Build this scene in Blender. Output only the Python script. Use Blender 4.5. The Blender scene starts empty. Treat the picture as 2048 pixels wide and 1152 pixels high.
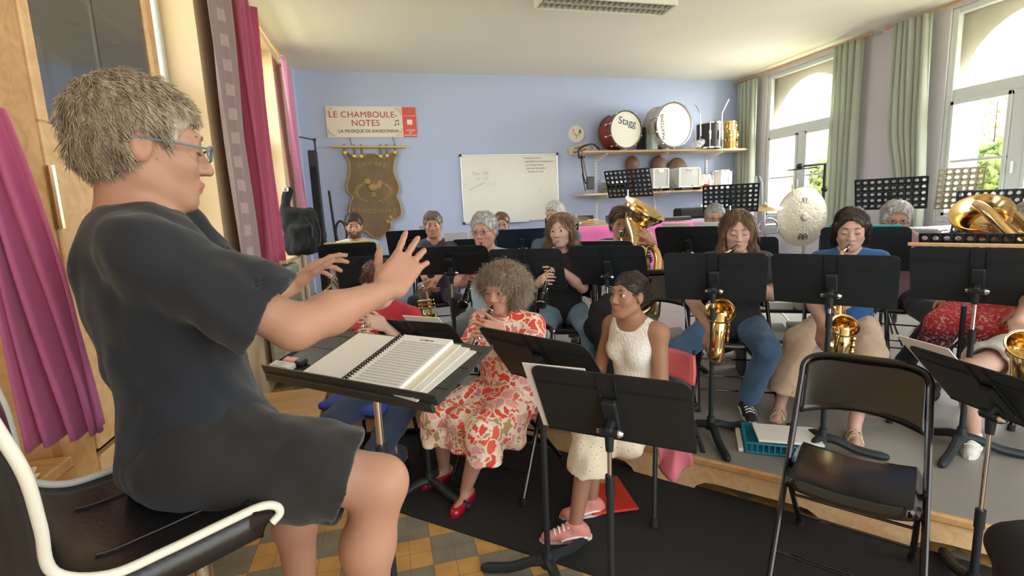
import bpy, math, random
import numpy as np
from mathutils import Vector, Matrix
random.seed(7)
RNG = np.random.default_rng(7)
PI = math.pi
SC = bpy.context.scene
COL = SC.collection
# ---------------- camera, world, light, exposure ----------------
H = 1.5
F_PX = 998.18
RX, RY, RZ = -0.156540188, -0.246021762, 0.043286891
def _M():
    cx, sx, cy, sy, cz, sz = math.cos(RX), math.sin(RX), math.cos(RY), math.sin(RY), math.cos(RZ), math.sin(RZ)
    return (np.array([[cz, -sz, 0], [sz, cz, 0], [0, 0, 1]]) @ np.array([[1, 0, 0], [0, cx, -sx], [0, sx, cx]])
            @ np.array([[cy, 0, sy], [0, 1, 0], [-sy, 0, cy]]))
CM = _M()
def b3(v): return np.array([v[0], v[2], v[1]])
cam_d = bpy.data.cameras.new('camera')
cam = bpy.data.objects.new('camera', cam_d)
COL.objects.link(cam)
r_, u_, f_ = b3(CM[0]), b3(CM[1]), b3(CM[2])
cam.matrix_world = Matrix(((r_[0], u_[0], -f_[0], 0), (r_[1], u_[1], -f_[1], 0), (r_[2], u_[2], -f_[2], H), (0, 0, 0, 1)))
cam_d.sensor_fit = 'HORIZONTAL'
cam_d.sensor_width = 36
cam_d.lens = 36 * F_PX / 2048
cam_d.clip_start = 0.05
cam_d.clip_end = 500
SC.camera = cam
def W(px, py, zc):
    """surveyed point: direction through a pixel at a camera depth in metres -> world"""
    d = CM.T @ np.array([(px - 1024) / F_PX, (576 - py) / F_PX, 1.0])
    return b3(d) * zc + np.array([0, 0, H])
def Wy(px, py, y):
    d = b3(CM.T @ np.array([(px - 1024) / F_PX, (576 - py) / F_PX, 1.0]))
    return d * y / d[1] + np.array([0, 0, H])
def Wz(px, py, z):
    d = b3(CM.T @ np.array([(px - 1024) / F_PX, (576 - py) / F_PX, 1.0]))
    return d * (z - H) / d[2] + np.array([0, 0, H])
def Wx(px, py, x):
    d = b3(CM.T @ np.array([(px - 1024) / F_PX, (576 - py) / F_PX, 1.0]))
    return d * x / d[0] + np.array([0, 0, H])

SC.view_settings.view_transform = 'Standard'
SC.view_settings.look = 'None'
SC.view_settings.gamma = 1.0
SC.view_settings.use_curve_mapping = False
SC.view_settings.exposure = 1.46

world = bpy.data.worlds.new('world')
SC.world = world
world.use_nodes = True
nt = world.node_tree
bg = nt.nodes['Background']
tc = nt.nodes.new('ShaderNodeTexCoord'); sep = nt.nodes.new('ShaderNodeSeparateXYZ')
rampw = nt.nodes.new('ShaderNodeValToRGB')
nt.links.new(tc.outputs['Generated'], sep.inputs[0])
mrw = nt.nodes.new('ShaderNodeMapRange'); mrw.inputs[1].default_value = -0.4; mrw.inputs[2].default_value = 0.6
nt.links.new(sep.outputs[2], mrw.inputs[0]); nt.links.new(mrw.outputs[0], rampw.inputs[0])
rampw.color_ramp.elements[0].color = (0.80, 0.78, 0.70, 1); rampw.color_ramp.elements[0].position = 0.2
rampw.color_ramp.elements[1].color = (0.94, 0.97, 1.0, 1); rampw.color_ramp.elements[1].position = 0.5
nt.links.new(rampw.outputs[0], bg.inputs[0])
bg.inputs[1].default_value = 1.5

def area_light(name, loc, rot, sx, sy, power, col=(1, 1, 1)):
    l = bpy.data.lights.new(name, 'AREA'); l.shape = 'RECTANGLE'; l.size = sx; l.size_y = sy
    l.energy = power; l.color = col
    o = bpy.data.objects.new(name, l); COL.objects.link(o)
    o.location = loc; o.rotation_euler = rot
    return o
# daylight standing outside each window of the two long walls (beyond the outer wall)
area_light('daylight_right_near', (7.6, 3.7, 3.3), (0, math.radians(68), 0), 2.0, 2.2, 280, (1.0, 0.98, 0.94))
area_light('daylight_right_far', (7.6, 6.3, 3.3), (0, math.radians(68), 0), 2.0, 2.2, 280, (1.0, 0.98, 0.94))
area_light('daylight_left_far', (-2.6, 5.7, 3.2), (0, math.radians(-68), 0), 2.0, 1.6, 50, (1.0, 0.97, 0.93))
area_light('daylight_left_near', (-2.6, 3.3, 3.2), (0, math.radians(-68), 0), 2.0, 1.6, 15, (1.0, 0.97, 0.93))
# ---------------- materials ----------------
MATS = {}
def mat(name, col, rough=0.6, metal=0.0, spec=0.5, var=0.0, vscale=6.0, bump=0.0, bscale=60.0, coat=0.0, trans=0.0, emit=0.0, sheen=0.0, alpha=1.0, sss=0.0):
    if name in MATS: return MATS[name]
    m = bpy.data.materials.new(name); m.use_nodes = True
    t = m.node_tree; b = t.nodes['Principled BSDF']
    c = tuple(col) + (1,) if len(col) == 3 else col
    b.inputs['Base Color'].default_value = c
    b.inputs['Roughness'].default_value = rough
    b.inputs['Metallic'].default_value = metal
    b.inputs['Specular IOR Level'].default_value = spec
    if coat: b.inputs['Coat Weight'].default_value = coat; b.inputs['Coat Roughness'].default_value = 0.08
    if sheen: b.inputs['Sheen Weight'].default_value = sheen
    if trans: b.inputs['Transmission Weight'].default_value = trans; b.inputs['IOR'].default_value = 1.05
    if alpha < 1: b.inputs['Alpha'].default_value = alpha
    if sss:
        b.inputs['Subsurface Weight'].default_value = sss; b.inputs['Subsurface Scale'].default_value = 0.02
    if emit:
        b.inputs['Emission Color'].default_value = c; b.inputs['Emission Strength'].default_value = emit
    if var or bump:
        g = t.nodes.new('ShaderNodeTexCoord')
    if var:
        n = t.nodes.new('ShaderNodeTexNoise'); n.inputs['Scale'].default_value = vscale; n.inputs['Detail'].default_value = 5
        t.links.new(g.outputs['Object'], n.inputs['Vector'])
        mx = t.nodes.new('ShaderNodeMix'); mx.data_type = 'RGBA'
        mx.inputs[6].default_value = tuple(max(0, x * (1 - var)) for x in c[:3]) + (1,)
        mx.inputs[7].default_value = tuple(min(1, x * (1 + var)) for x in c[:3]) + (1,)
        t.links.new(n.outputs['Fac'], mx.inputs[0]); t.links.new(mx.outputs[2], b.inputs['Base Color'])
    if bump:
        n2 = t.nodes.new('ShaderNodeTexNoise'); n2.inputs['Scale'].default_value = bscale; n2.inputs['Detail'].default_value = 4
        t.links.new(g.outputs['Object'], n2.inputs['Vector'])
        bp = t.nodes.new('ShaderNodeBump'); bp.inputs['Strength'].default_value = bump; bp.inputs['Distance'].default_value = 0.01
        t.links.new(n2.outputs['Fac'], bp.inputs['Height']); t.links.new(bp.outputs[0], b.inputs['Normal'])
    MATS[name] = m
    return m
def nodes(m): return m.node_tree, m.node_tree.nodes, m.node_tree.links, m.node_tree.nodes['Principled BSDF']
def ramp(N, stops, interp='LINEAR'):
    r = N.new('ShaderNodeValToRGB'); r.color_ramp.interpolation = interp
    e = r.color_ramp.elements
    e[0].position, e[0].color = stops[0][0], tuple(stops[0][1]) + (1,)
    e[1].position, e[1].color = stops[1][0], tuple(stops[1][1]) + (1,)
    for p, c in stops[2:]:
        x = e.new(p); x.color = tuple(c) + (1,)
    return r
def wood(name, c1, c2, scale=(1.2, 14, 14), rough=0.45, knots=True):
    m = mat(name, c1, rough); t, N, L, b = nodes(m)
    g = N.new('ShaderNodeTexCoord'); mp = N.new('ShaderNodeMapping'); mp.inputs['Scale'].default_value = scale
    n = N.new('ShaderNodeTexNoise'); n.inputs['Scale'].default_value = 1.5; n.inputs['Detail'].default_value = 6; n.inputs['Distortion'].default_value = 1.2
    r = ramp(N, [(0.3, c1), (0.7, c2)])
    L.new(g.outputs['Object'], mp.inputs[0]); L.new(mp.outputs[0], n.inputs['Vector']); L.new(n.outputs['Fac'], r.inputs[0])
    if knots:
        v = N.new('ShaderNodeTexVoronoi'); v.inputs['Scale'].default_value = 3.2
        L.new(g.outputs['Object'], v.inputs['Vector'])
        r2 = ramp(N, [(0.05, (0.16, 0.06, 0.02)), (0.11, (1, 1, 1))])
        L.new(v.outputs['Distance'], r2.inputs[0])
        mx = N.new('ShaderNodeMix'); mx.data_type = 'RGBA'; mx.blend_type = 'MULTIPLY'; mx.inputs[0].default_value = 0.6
        L.new(r.outputs[0], mx.inputs[6]); L.new(r2.outputs[0], mx.inputs[7]); L.new(mx.outputs[2], b.inputs['Base Color'])
    else: L.new(r.outputs[0], b.inputs['Base Color'])
    return m
def glassy(name, tint=(0.9, 0.95, 0.95), gloss=0.08, rough=0.02):
    m = bpy.data.materials.new(name); m.use_nodes = True; t = m.node_tree; N = t.nodes; L = t.links
    N.remove(N['Principled BSDF'])
    tr = N.new('ShaderNodeBsdfTransparent'); tr.inputs[0].default_value = tuple(tint) + (1,)
    gl = N.new('ShaderNodeBsdfGlossy'); gl.inputs['Roughness'].default_value = rough
    mx = N.new('ShaderNodeMixShader'); mx.inputs[0].default_value = gloss
    L.new(tr.outputs[0], mx.inputs[1]); L.new(gl.outputs[0], mx.inputs[2]); L.new(mx.outputs[0], N['Material Output'].inputs[0])
    return m

# ---------------- mesh builder ----------------
def nrm(v):
    v = np.asarray(v, float); n = np.linalg.norm(v)
    return v / n if n > 1e-12 else v
def perp(d):
    a = np.array([0, 0, 1.0]) if abs(d[2]) < 0.9 else np.array([1.0, 0, 0])
    x = nrm(np.cross(a, d)); return x, np.cross(d, x)
class MB:
    def __init__(s): s.v = []; s.f = []; s.m = []
    def add(s, vs, fs, mi=0):
        o = len(s.v); s.v.extend([tuple(map(float, q)) for q in vs]); s.f.extend([tuple(i + o for i in f) for f in fs]); s.m.extend([mi] * len(fs)); return s
    def box(s, c, size, R=None, mi=0, bev=0.0):
        c = np.array(c, float); h = np.array(size, float) / 2
        R = np.eye(3) if R is None else np.array(R)
        if bev <= 0:
            vs = [c + R @ (h * np.array(q)) for q in [(-1,-1,-1),(1,-1,-1),(1,1,-1),(-1,1,-1),(-1,-1,1),(1,-1,1),(1,1,1),(-1,1,1)]]
            return s.add(vs, [(0,3,2,1),(4,5,6,7),(0,1,5,4),(1,2,6,5),(2,3,7,6),(3,0,4,7)], mi)
        bev = min(bev, min(h) * 0.95)
        vs = []
        idx = {}
        for sx in (-1, 1):
            for sy in (-1, 1):
                for sz in (-1, 1):
                    for ax in range(3):
                        k = h - bev; q = np.array([sx, sy, sz]) * k; q[ax] = (sx, sy, sz)[ax] * h[ax]
                        idx[(sx, sy, sz, ax)] = len(vs); vs.append(c + R @ q)
        fs = []
        def quad(l, n):
            P = [np.array(vs[i]) for i in l]
            nn = np.cross(P[1] - P[0], P[2] - P[0])
            fs.append(tuple(l) if nn @ n > 0 else tuple(reversed(l)))
        for ax in range(3):
            o = [a for a in range(3) if a != ax]
            for sg in (-1, 1):
                l = []
                for a, bb in ((-1, -1), (1, -1), (1, 1), (-1, 1)):
                    q = [0, 0, 0]; q[ax] = sg; q[o[0]] = a; q[o[1]] = bb; l.append(idx[(*q, ax)])
                n = np.zeros(3); n[ax] = sg; quad(l, R @ n)
        for ax in range(3):
            o = [a for a in range(3) if a != ax]
            for a in (-1, 1):
                for bb in (-1, 1):
                    q1 = [0, 0, 0]; q1[o[0]] = a; q1[o[1]] = bb; q1[ax] = -1; q2 = list(q1); q2[ax] = 1
                    l = [idx[(*q1, o[0])], idx[(*q2, o[0])], idx[(*q2, o[1])], idx[(*q1, o[1])]]
                    n = np.zeros(3); n[o[0]] = a; n[o[1]] = bb; quad(l, R @ n)
        for sx in (-1, 1):
            for sy in (-1, 1):
                for sz in (-1, 1):
                    quad([idx[(sx, sy, sz, 0)], idx[(sx, sy, sz, 1)], idx[(sx, sy, sz, 2)]], R @ np.array([sx, sy, sz]))
        return s.add(vs, fs, mi)
    def tube(s, pts, rad, n=10, mi=0, cap=True, closed=False, flat=None):
        pts = [np.array(p, float) for p in pts]; k = len(pts)
        rad = [rad] * k if np.isscalar(rad) else list(rad)
        vs = []; x = None
        for i in range(k):
            if closed: d = nrm(pts[(i + 1) % k] - pts[i - 1])
            else: d = nrm(pts[min(i + 1, k - 1)] - pts[max(i - 1, 0)])
            if x is None: x, y = perp(d)
            else:
                x = nrm(x - d * (x @ d)); y = np.cross(d, x)
            for j in range(n):
                a = 2 * PI * j / n
                vs.append(pts[i] + rad[i] * (math.cos(a) * x + math.sin(a) * y * (flat or 1)))
        fs = []
        for i in range(k if closed else k - 1):
            i2 = (i + 1) % k
            for j in range(n):
                fs.append((i * n + j, i * n + (j + 1) % n, i2 * n + (j + 1) % n, i2 * n + j))
        if cap and not closed:
            fs.append(tuple(reversed(range(n)))); fs.append(tuple(range((k - 1) * n, k * n)))
        return s.add(vs, fs, mi)
    def cyl(s, a, b, r, r2=None, n=14, mi=0): return s.tube([a, b], [r, r if r2 is None else r2], n, mi)
    def lathe(s, prof, c, axis=(0, 0, 1), n=28, mi=0, xd=None):
        ax = nrm(axis); x, y = perp(ax)
        if xd is not None: x = nrm(np.array(xd) - ax * (np.array(xd) @ ax)); y = np.cross(ax, x)
        c = np.array(c, float); vs = []
        for r, z in prof:
            for j in range(n):
                a = 2 * PI * j / n; vs.append(c + ax * z + r * (math.cos(a) * x + math.sin(a) * y))
        fs = []
        for i in range(len(prof) - 1):
            for j in range(n):
                fs.append((i * n + j, i * n + (j + 1) % n, (i + 1) * n + (j + 1) % n, (i + 1) * n + j))
        return s.add(vs, fs, mi)
    def prism(s, poly, th, O=(0, 0, 0), X=(1, 0, 0), Y=(0, 0, 1), mi=0):
        O, X, Y = np.array(O, float), np.array(X, float), np.array(Y, float); Z = nrm(np.cross(X, Y)) * th
        n = len(poly); P = [O + X * a + Y * b for a, b in poly]
        vs = P + [p - Z for p in P]
        ar = sum(poly[i][0] * poly[(i + 1) % n][1] - poly[(i + 1) % n][0] * poly[i][1] for i in range(n))
        fs = [tuple(range(n)), tuple(reversed(range(n, 2 * n)))] + [(i, n + i, n + (i + 1) % n, (i + 1) % n) for i in range(n)]
        if ar < 0: fs = [tuple(reversed(f)) for f in fs]
        return s.add(vs, fs, mi)
    def grid(s, fn, nu, nv, mi=0, closeu=False):
        vs = [fn(i / (nu if closeu else nu - 1), j / (nv - 1)) for i in range(nu) for j in range(nv)]
        fs = []
        for i in range(nu if closeu else nu - 1):
            i2 = (i + 1) % nu
            for j in range(nv - 1): fs.append((i * nv + j, i2 * nv + j, i2 * nv + j + 1, i * nv + j + 1))
        return s.add(vs, fs, mi)
    def ball(s, c, r, R=None, n=12, mi=0):
        r = np.array([r] * 3 if np.isscalar(r) else r, float); R = np.eye(3) if R is None else R; c = np.array(c, float)
        def fn(u, v):
            a = 2 * PI * u; t = PI * v
            return c + R @ (r * np.array([math.cos(a) * math.sin(t), math.sin(a) * math.sin(t), math.cos(t)]))
        return s.grid(fn, n, n // 2 + 2, mi, True)
def newmesh(name, vs, fs, mi=None, mats=(), ang=35, solid=False):
    me = bpy.data.meshes.new(name)
    me.from_pydata([tuple(v) for v in vs] if not isinstance(vs, np.ndarray) else vs.tolist(), [], fs if not isinstance(fs, np.ndarray) else fs.tolist())
    for m in mats: me.materials.append(m)
    if mi is not None and len(mats) > 1: me.polygons.foreach_set('material_index', np.array(mi, dtype=np.int32))
    me.polygons.foreach_set('use_smooth', [True] * len(me.polygons))
    me.validate(clean_customdata=False)
    if ang: me.set_sharp_from_angle(angle=math.radians(ang))
    me.update()
    return me
SPLIT = {'finial', 'clamp', 'cord', 'rosette', 'earring', 'hanging_wire', 'gold_button', 'hanging_loop', 'corner_cap', 'key', 'lace', 'stick', 'foot', 'ornament', 'holder_arm', 'shoulder_loop', 'key_rod', 'strap', 'side_stripe', 'crease', 'seam'}
def loose(mb):
    par = list(range(len(mb.v)))
    def fd(a):
        while par[a] != a: par[a] = par[par[a]]; a = par[a]
        return a
    for f in mb.f:
        r = fd(f[0])
        for i in f[1:]: par[fd(i)] = r
    G = {}
    for k, f in enumerate(mb.f): G.setdefault(fd(f[0]), []).append(k)
    for ks in G.values():
        m = MB(); idx = {}
        for k in ks:
            for i in mb.f[k]:
                if i not in idx: idx[i] = len(m.v); m.v.append(mb.v[i])
            m.f.append(tuple(idx[i] for i in mb.f[k])); m.m.append(mb.m[k])
        yield m
def part(name, mb, mats, parent=None, label=None, ang=35, kind=None, local=False):
    """link a mesh; vertices are in world space unless local=True"""
    if name in SPLIT:
        out = None
        for q in loose(mb): out = _part(name, q, mats, parent, label, ang, kind, local)
        return out
    return _part(name, mb, mats, parent, label, ang, kind, local)
def _part(name, mb, mats, parent=None, label=None, ang=35, kind=None, local=False):
    if not isinstance(mats, (list, tuple)): mats = [mats]
    me = newmesh(name, mb.v, mb.f, mb.m, mats, ang)
    o = bpy.data.objects.new(name, me); COL.objects.link(o)
    if parent is not None:
        o.parent = parent
        if not local: o.matrix_parent_inverse = root_inv(parent)
    if label: o['label'] = label
    if kind: o['kind'] = kind
    return o
def wm(o):
    m = Matrix.Translation(o.location) @ o.rotation_euler.to_matrix().to_4x4()
    if o.parent is not None: m = wm(o.parent) @ o.matrix_parent_inverse @ m
    return m
def root_inv(o): return wm(o).inverted()
def thing(name, label, cat, loc=(0, 0, 0), rotz=0.0, group=None):
    o = bpy.data.objects.new(name, None); COL.objects.link(o); o.empty_display_size = 0.1
    o.location = Vector([float(x) for x in loc]); o.rotation_euler = (0, 0, rotz)
    o['label'] = label; o['category'] = cat
    if group: o['group'] = group
    return o
def single(name, mb, mats, label, cat, group=None, ang=35, kind=None):
    o = part(name, mb, mats, None, label, ang, kind)
    o['category'] = cat
    if group: o['group'] = group
    # move the origin to the centre of the base
    me = o.data; n = len(me.vertices); a = np.empty(n * 3); me.vertices.foreach_get('co', a); a = a.reshape(-1, 3)
    c = np.array([(a[:, 0].min() + a[:, 0].max()) / 2, (a[:, 1].min() + a[:, 1].max()) / 2, a[:, 2].min()])
    me.vertices.foreach_set('co', (a - c).ravel()); o.location = c; me.update()
    return o
def struct(name, mb, mats, parent=None, ang=35):
    o = part(name, mb, mats, parent, None, ang)
    if parent is None: o['kind'] = 'structure'
    return o
def dup(root, loc, rotz, label, group=None):
    r = root.copy(); COL.objects.link(r); r.location = Vector([float(x) for x in loc]); r.rotation_euler = (0, 0, rotz); r['label'] = label
    if group: r['group'] = group
    for ch in list(root.children):
        c = ch.copy(); COL.objects.link(c); c.parent = r
        for g in ch.children:
            d = g.copy(); COL.objects.link(d); d.parent = c
    return r
def rz(a): c, s = math.cos(a), math.sin(a); return np.array([[c, -s, 0], [s, c, 0], [0, 0, 1]])
def rx(a): c, s = math.cos(a), math.sin(a); return np.array([[1, 0, 0], [0, c, -s], [0, s, c]])
def ry(a): c, s = math.cos(a), math.sin(a); return np.array([[c, 0, s], [0, 1, 0], [-s, 0, c]])
def spline(pts, n=8):
    P = [np.array(p, float) for p in pts]; out = []
    for i in range(len(P) - 1):
        p0 = P[max(i - 1, 0)]; p1 = P[i]; p2 = P[i + 1]; p3 = P[min(i + 2, len(P) - 1)]
        for j in range(n):
            t = j / n
            out.append(0.5 * ((2 * p1) + (-p0 + p2) * t + (2 * p0 - 5 * p1 + 4 * p2 - p3) * t * t + (-p0 + 3 * p1 - 3 * p2 + p3) * t ** 3))
    out.append(P[-1]); return out
def text_obj(name, s, size, loc, X, Y, m, parent=None, depth=0.002, align='CENTER', spacing=1.0, shear=0.0):
    cu = bpy.data.curves.new(name, 'FONT'); cu.body = s; cu.size = size; cu.align_x = align; cu.align_y = 'CENTER'
    cu.extrude = depth / 2; cu.space_character = spacing; cu.shear = shear
    o = bpy.data.objects.new(name, cu); COL.objects.link(o)
    X = nrm(X); Y = nrm(Y); Z = np.cross(X, Y)
    Mx = Matrix(((X[0], Y[0], Z[0], loc[0]), (X[1], Y[1], Z[1], loc[1]), (X[2], Y[2], Z[2], loc[2]), (0, 0, 0, 1)))
    dg = bpy.context.evaluated_depsgraph_get()
    dg.update()
    me = bpy.data.meshes.new_from_object(o.evaluated_get(dg))
    me.transform(Mx); me.materials.clear(); me.materials.append(m)
    bpy.data.objects.remove(o); bpy.data.curves.remove(cu)
    ob = bpy.data.objects.new(name, me); COL.objects.link(ob)
    if parent is not None: ob.parent = parent; ob.matrix_parent_inverse = root_inv(parent)
    return ob
# ---------------- implicit surfaces -> one continuous mesh ----------------
class SDF:
    def __init__(s): s.p = []
    def cone(s, a, b, r1, r2, k=0.02): s.p.append(('c', np.array(a, np.float32), np.array(b, np.float32), r1, r2, k)); return s
    def flat(s, a, b, r1, r2, k=0.02, both=False): s.p.append(('f', np.array(a, np.float32), np.array(b, np.float32), r1, r2, k, both)); return s
    def hole(s, a, b, r1, r2, k=0.004): s.p.append(('h', np.array(a, np.float32), np.array(b, np.float32), r1, r2, k)); return s
    def ell(s, c, r, R=None, k=0.02, sub=False):
        s.p.append(('s' if sub else 'e', np.array(c, np.float32), np.array(r, np.float32), (np.eye(3) if R is None else np.array(R)).astype(np.float32), None, k)); return s
    def rbox(s, c, h, rad, R=None, k=0.01): s.p.append(('b', np.array(c, np.float32), np.array(h, np.float32) - rad, (np.eye(3) if R is None else np.array(R)).astype(np.float32), rad, k)); return s
    def cut(s, o, n, k=0.0): s.p.append(('x', np.array(o, np.float32), nrm(n).astype(np.float32), 0, 0, k)); return s
    def noise(s, amp, freq, seed=0): s.p.append(('n', amp, freq, seed, 0, 0)); return s
    @staticmethod
    def _d(q, P):
        t = q[0]
        if t in 'cfh':
            ba = q[2] - q[1]; pa = P - q[1]
            h = np.clip((pa @ ba) / max(float(ba @ ba), 1e-9), 0, 1)
            d = np.sqrt(((pa - h[:, None] * ba) ** 2).sum(1)) - (q[3] + (q[4] - q[3]) * h)
            if t == 'f':
                bn = ba / max(float(np.sqrt(ba @ ba)), 1e-9); d = np.maximum(d, (P - q[2]) @ bn)
                if q[6]: d = np.maximum(d, (q[1] - P) @ bn)
            return d
        if t in 'es':
            L = (P - q[1]) @ q[3]
            k0 = np.sqrt(((L / q[2]) ** 2).sum(1)); k1 = np.sqrt(((L / q[2] ** 2) ** 2).sum(1))
            return np.where(k1 > 1e-6, k0 * (k0 - 1) / np.maximum(k1, 1e-6), -q[2].min())
        if t == 'b':
            L = np.abs((P - q[1]) @ q[3]) - q[2]
            return np.sqrt((np.maximum(L, 0) ** 2).sum(1)) + np.minimum(L.max(1), 0) - q[4]
        if t == 'x': return (P - q[1]) @ q[2]
    def ev(s, P, blk=None, rho=0.0, B3=1):
        d = None
        for q in s.p:
            t = q[0]
            if t == 'n':
                a, fr, sd = q[1], q[2], q[3]
                X = P * fr
                w = (np.sin(X[:, 0] + 1.7 * np.sin(X[:, 1] * 0.7 + sd)) * np.sin(X[:, 2] * 1.3 + 1.3 * np.sin(X[:, 0] * 0.8 + sd * 2)) + 0.6 * np.sin(X[:, 1] * 1.9 + X[:, 2] * 1.1 + sd + 1.5 * np.sin(X[:, 0] * 1.7)))
                d = d + a * w; continue
            if blk is not None and t in 'cfeb' and d is not None:
                sel = s._d(q, blk) < 2 * rho + 2 * q[5] + 0.03
                if not sel.any(): continue
                m = np.repeat(sel, B3)
                dd = s._d(q, P[m]); cur = d[m]; k = q[5]
                h = np.maximum(k - np.abs(cur - dd), 0) / max(k, 1e-6)
                d[m] = np.minimum(cur, dd) - h * h * k * 0.25
                continue
            dd = s._d(q, P)
            if d is None: d = dd.astype(np.float32); continue
            k = q[5]
            if t in 'cfeb':
                h = np.maximum(k - np.abs(d - dd), 0) / max(k, 1e-6); d = np.minimum(d, dd) - h * h * k * 0.25
            elif t in 'sh':
                dd = -dd; h = np.maximum(k - np.abs(d - dd), 0) / max(k, 1e-6); d = np.maximum(d, dd) + h * h * k * 0.25
            else: d = np.maximum(d, dd)
        return d
    def bounds(s):
        lo, hi = [], []
        for q in s.p:
            if q[0] in 'cf': r = max(q[3], q[4]); lo += [np.minimum(q[1], q[2]) - r]; hi += [np.maximum(q[1], q[2]) + r]
            elif q[0] == 'e': r = q[2].max(); lo += [q[1] - r]; hi += [q[1] + r]
            elif q[0] == 'b': r = np.linalg.norm(q[2]) + q[4]; lo += [q[1] - r]; hi += [q[1] + r]
        return np.min(lo, 0), np.max(hi, 0)
    def mesh(s, h):
        B = 8
        lo, hi = s.bounds(); lo = lo - 2.5 * h - 0.012; hi = hi + 2.5 * h + 0.012
        nb = np.ceil((hi - lo) / (h * B)).astype(int) + 1
        bi = np.stack(np.meshgrid(*[np.arange(k) for k in nb], indexing='ij'), -1).reshape(-1, 3)
        cen = (lo + (bi + 0.5 - 0.5 / B) * h * B).astype(np.float32)
        dc = s.ev(cen); rho = h * B * 0.87
        act = np.abs(dc) < rho * 1.35 + 0.012
        N = nb * B
        G = np.where(dc < 0, -1, 1).astype(np.float32).reshape(nb)
        G = np.repeat(np.repeat(np.repeat(G, B, 0), B, 1), B, 2)
        ab = bi[act]
        off = np.stack(np.meshgrid(*[np.arange(B)] * 3, indexing='ij'), -1).reshape(-1, 3)
        for c0 in range(0, len(ab), 1500):
            ac = ab[c0:c0 + 1500]
            idx = (ac[:, None, :] * B + off[None]).reshape(-1, 3)
            P = (lo + idx * h).astype(np.float32)
            G[idx[:, 0], idx[:, 1], idx[:, 2]] = s.ev(P, cen[act][c0:c0 + 1500], rho, B ** 3)
        ins = G < 0
        S = ins[:-1, :-1, :-1].astype(np.int8)
        S = S.copy(); S[:] = 0
        for dx in (0, 1):
            for dy in (0, 1):
                for dz in (0, 1): S += ins[dx:N[0] - 1 + dx, dy:N[1] - 1 + dy, dz:N[2] - 1 + dz]
        cells = np.argwhere((S > 0) & (S < 8))
        vid = np.full(S.shape, -1, np.int32); vid[cells[:, 0], cells[:, 1], cells[:, 2]] = np.arange(len(cells))
        cor = [(dx, dy, dz) for dx in (0, 1) for dy in (0, 1) for dz in (0, 1)]
        val = np.stack([G[cells[:, 0] + c[0], cells[:, 1] + c[1], cells[:, 2] + c[2]] for c in cor], 1)
        acc = np.zeros((len(cells), 3)); cnt = np.zeros(len(cells))
        for i in range(8):
            for j in range(i + 1, 8):
                ci, cj = np.array(cor[i]), np.array(cor[j])
                if np.abs(ci - cj).sum() != 1: continue
                m = (val[:, i] < 0) != (val[:, j] < 0)
                t = np.where(m, val[:, i] / np.where(val[:, i] == val[:, j], 1, val[:, i] - val[:, j]), 0)
                acc += np.where(m[:, None], ci + t[:, None] * (cj - ci), 0); cnt += m
        V = lo + (cells + acc / cnt[:, None]) * h
        Fs = []
        for ax in range(3):
            a = [slice(None)] * 3; b = [slice(None)] * 3; a[ax] = slice(0, -1); b[ax] = slice(1, None)
            ch = ins[tuple(a)] != ins[tuple(b)]
            e = np.argwhere(ch); o1, o2 = [(1, 2), (2, 0), (0, 1)][ax]
            e = e[(e[:, o1] > 0) & (e[:, o2] > 0) & (e[:, o1] < S.shape[o1]) & (e[:, o2] < S.shape[o2])]
            def vv(d1, d2):
                q = e.copy(); q[:, o1] -= d1; q[:, o2] -= d2; return vid[q[:, 0], q[:, 1], q[:, 2]]
            Q = np.stack([vv(1, 1), vv(0, 1), vv(0, 0), vv(1, 0)], 1)
            fl = ins[e[:, 0], e[:, 1], e[:, 2]]
            Q[~fl] = Q[~fl][:, ::-1]
            Q = Q[(Q >= 0).all(1)]
            Fs.append(Q)
        return V, np.concatenate(Fs)
def sdf_part(name, sdf, h, mats, parent, matfn=None, ang=0, label=None, extra=None):
    V, Fq = sdf.mesh(h)
    if not isinstance(mats, (list, tuple)): mats = [mats]
    mi = None
    if matfn is not None and len(mats) > 1:
        cen = V[Fq].mean(1); mi = matfn(cen)
    if extra is not None and len(extra.v):
        n0 = len(V); V = np.concatenate([V, np.array(extra.v)])
        fl = Fq.tolist() + [tuple(i + n0 for i in f) for f in extra.f]
        mi = (list(mi) if mi is not None else [0] * len(Fq)) + list(extra.m)
        me = newmesh(name, V, fl, mi, mats, ang)
    else: me = newmesh(name, V, Fq, mi, mats, ang)
    o = bpy.data.objects.new(name, me); COL.objects.link(o)
    if parent is not None: o.parent = parent; o.matrix_parent_inverse = root_inv(parent)
    if label: o['label'] = label
    o_last[0] = (V, Fq)
    return o
o_last = [None]
# ---------------- shared materials ----------------
PINE = wood('pine', (0.66, 0.40, 0.19), (0.80, 0.55, 0.30))
PINE2 = wood('pine_warm', (0.50, 0.27, 0.10), (0.66, 0.39, 0.17))
SHELFW = wood('shelf_wood', (0.62, 0.43, 0.25), (0.74, 0.55, 0.35), knots=False)
BLACKM = mat('black_powder_metal', (0.018, 0.023, 0.028), 0.5, 0.0, 0.35, var=0.3, vscale=3)
BLACKG = mat('black_gloss', (0.006, 0.006, 0.008), 0.16, 0.0, 0.5, coat=0.4)
BLACKP = mat('black_plastic', (0.014, 0.014, 0.015), 0.45)
BLACKF = mat('black_fabric', (0.012, 0.013, 0.016), 0.95, bump=0.3, bscale=200)
CHROME = mat('chrome', (0.75, 0.75, 0.76), 0.16, 1.0)
STEEL = mat('brushed_steel', (0.55, 0.56, 0.57), 0.35, 1.0)
BRASS = mat('lacquered_brass', (0.80, 0.58, 0.28), 0.16, 1.0)
BRASSD = mat('worn_brass', (0.62, 0.46, 0.24), 0.25, 1.0, var=0.3, vscale=8)
PAPER = mat('paper', (0.86, 0.86, 0.85), 0.8)
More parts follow.
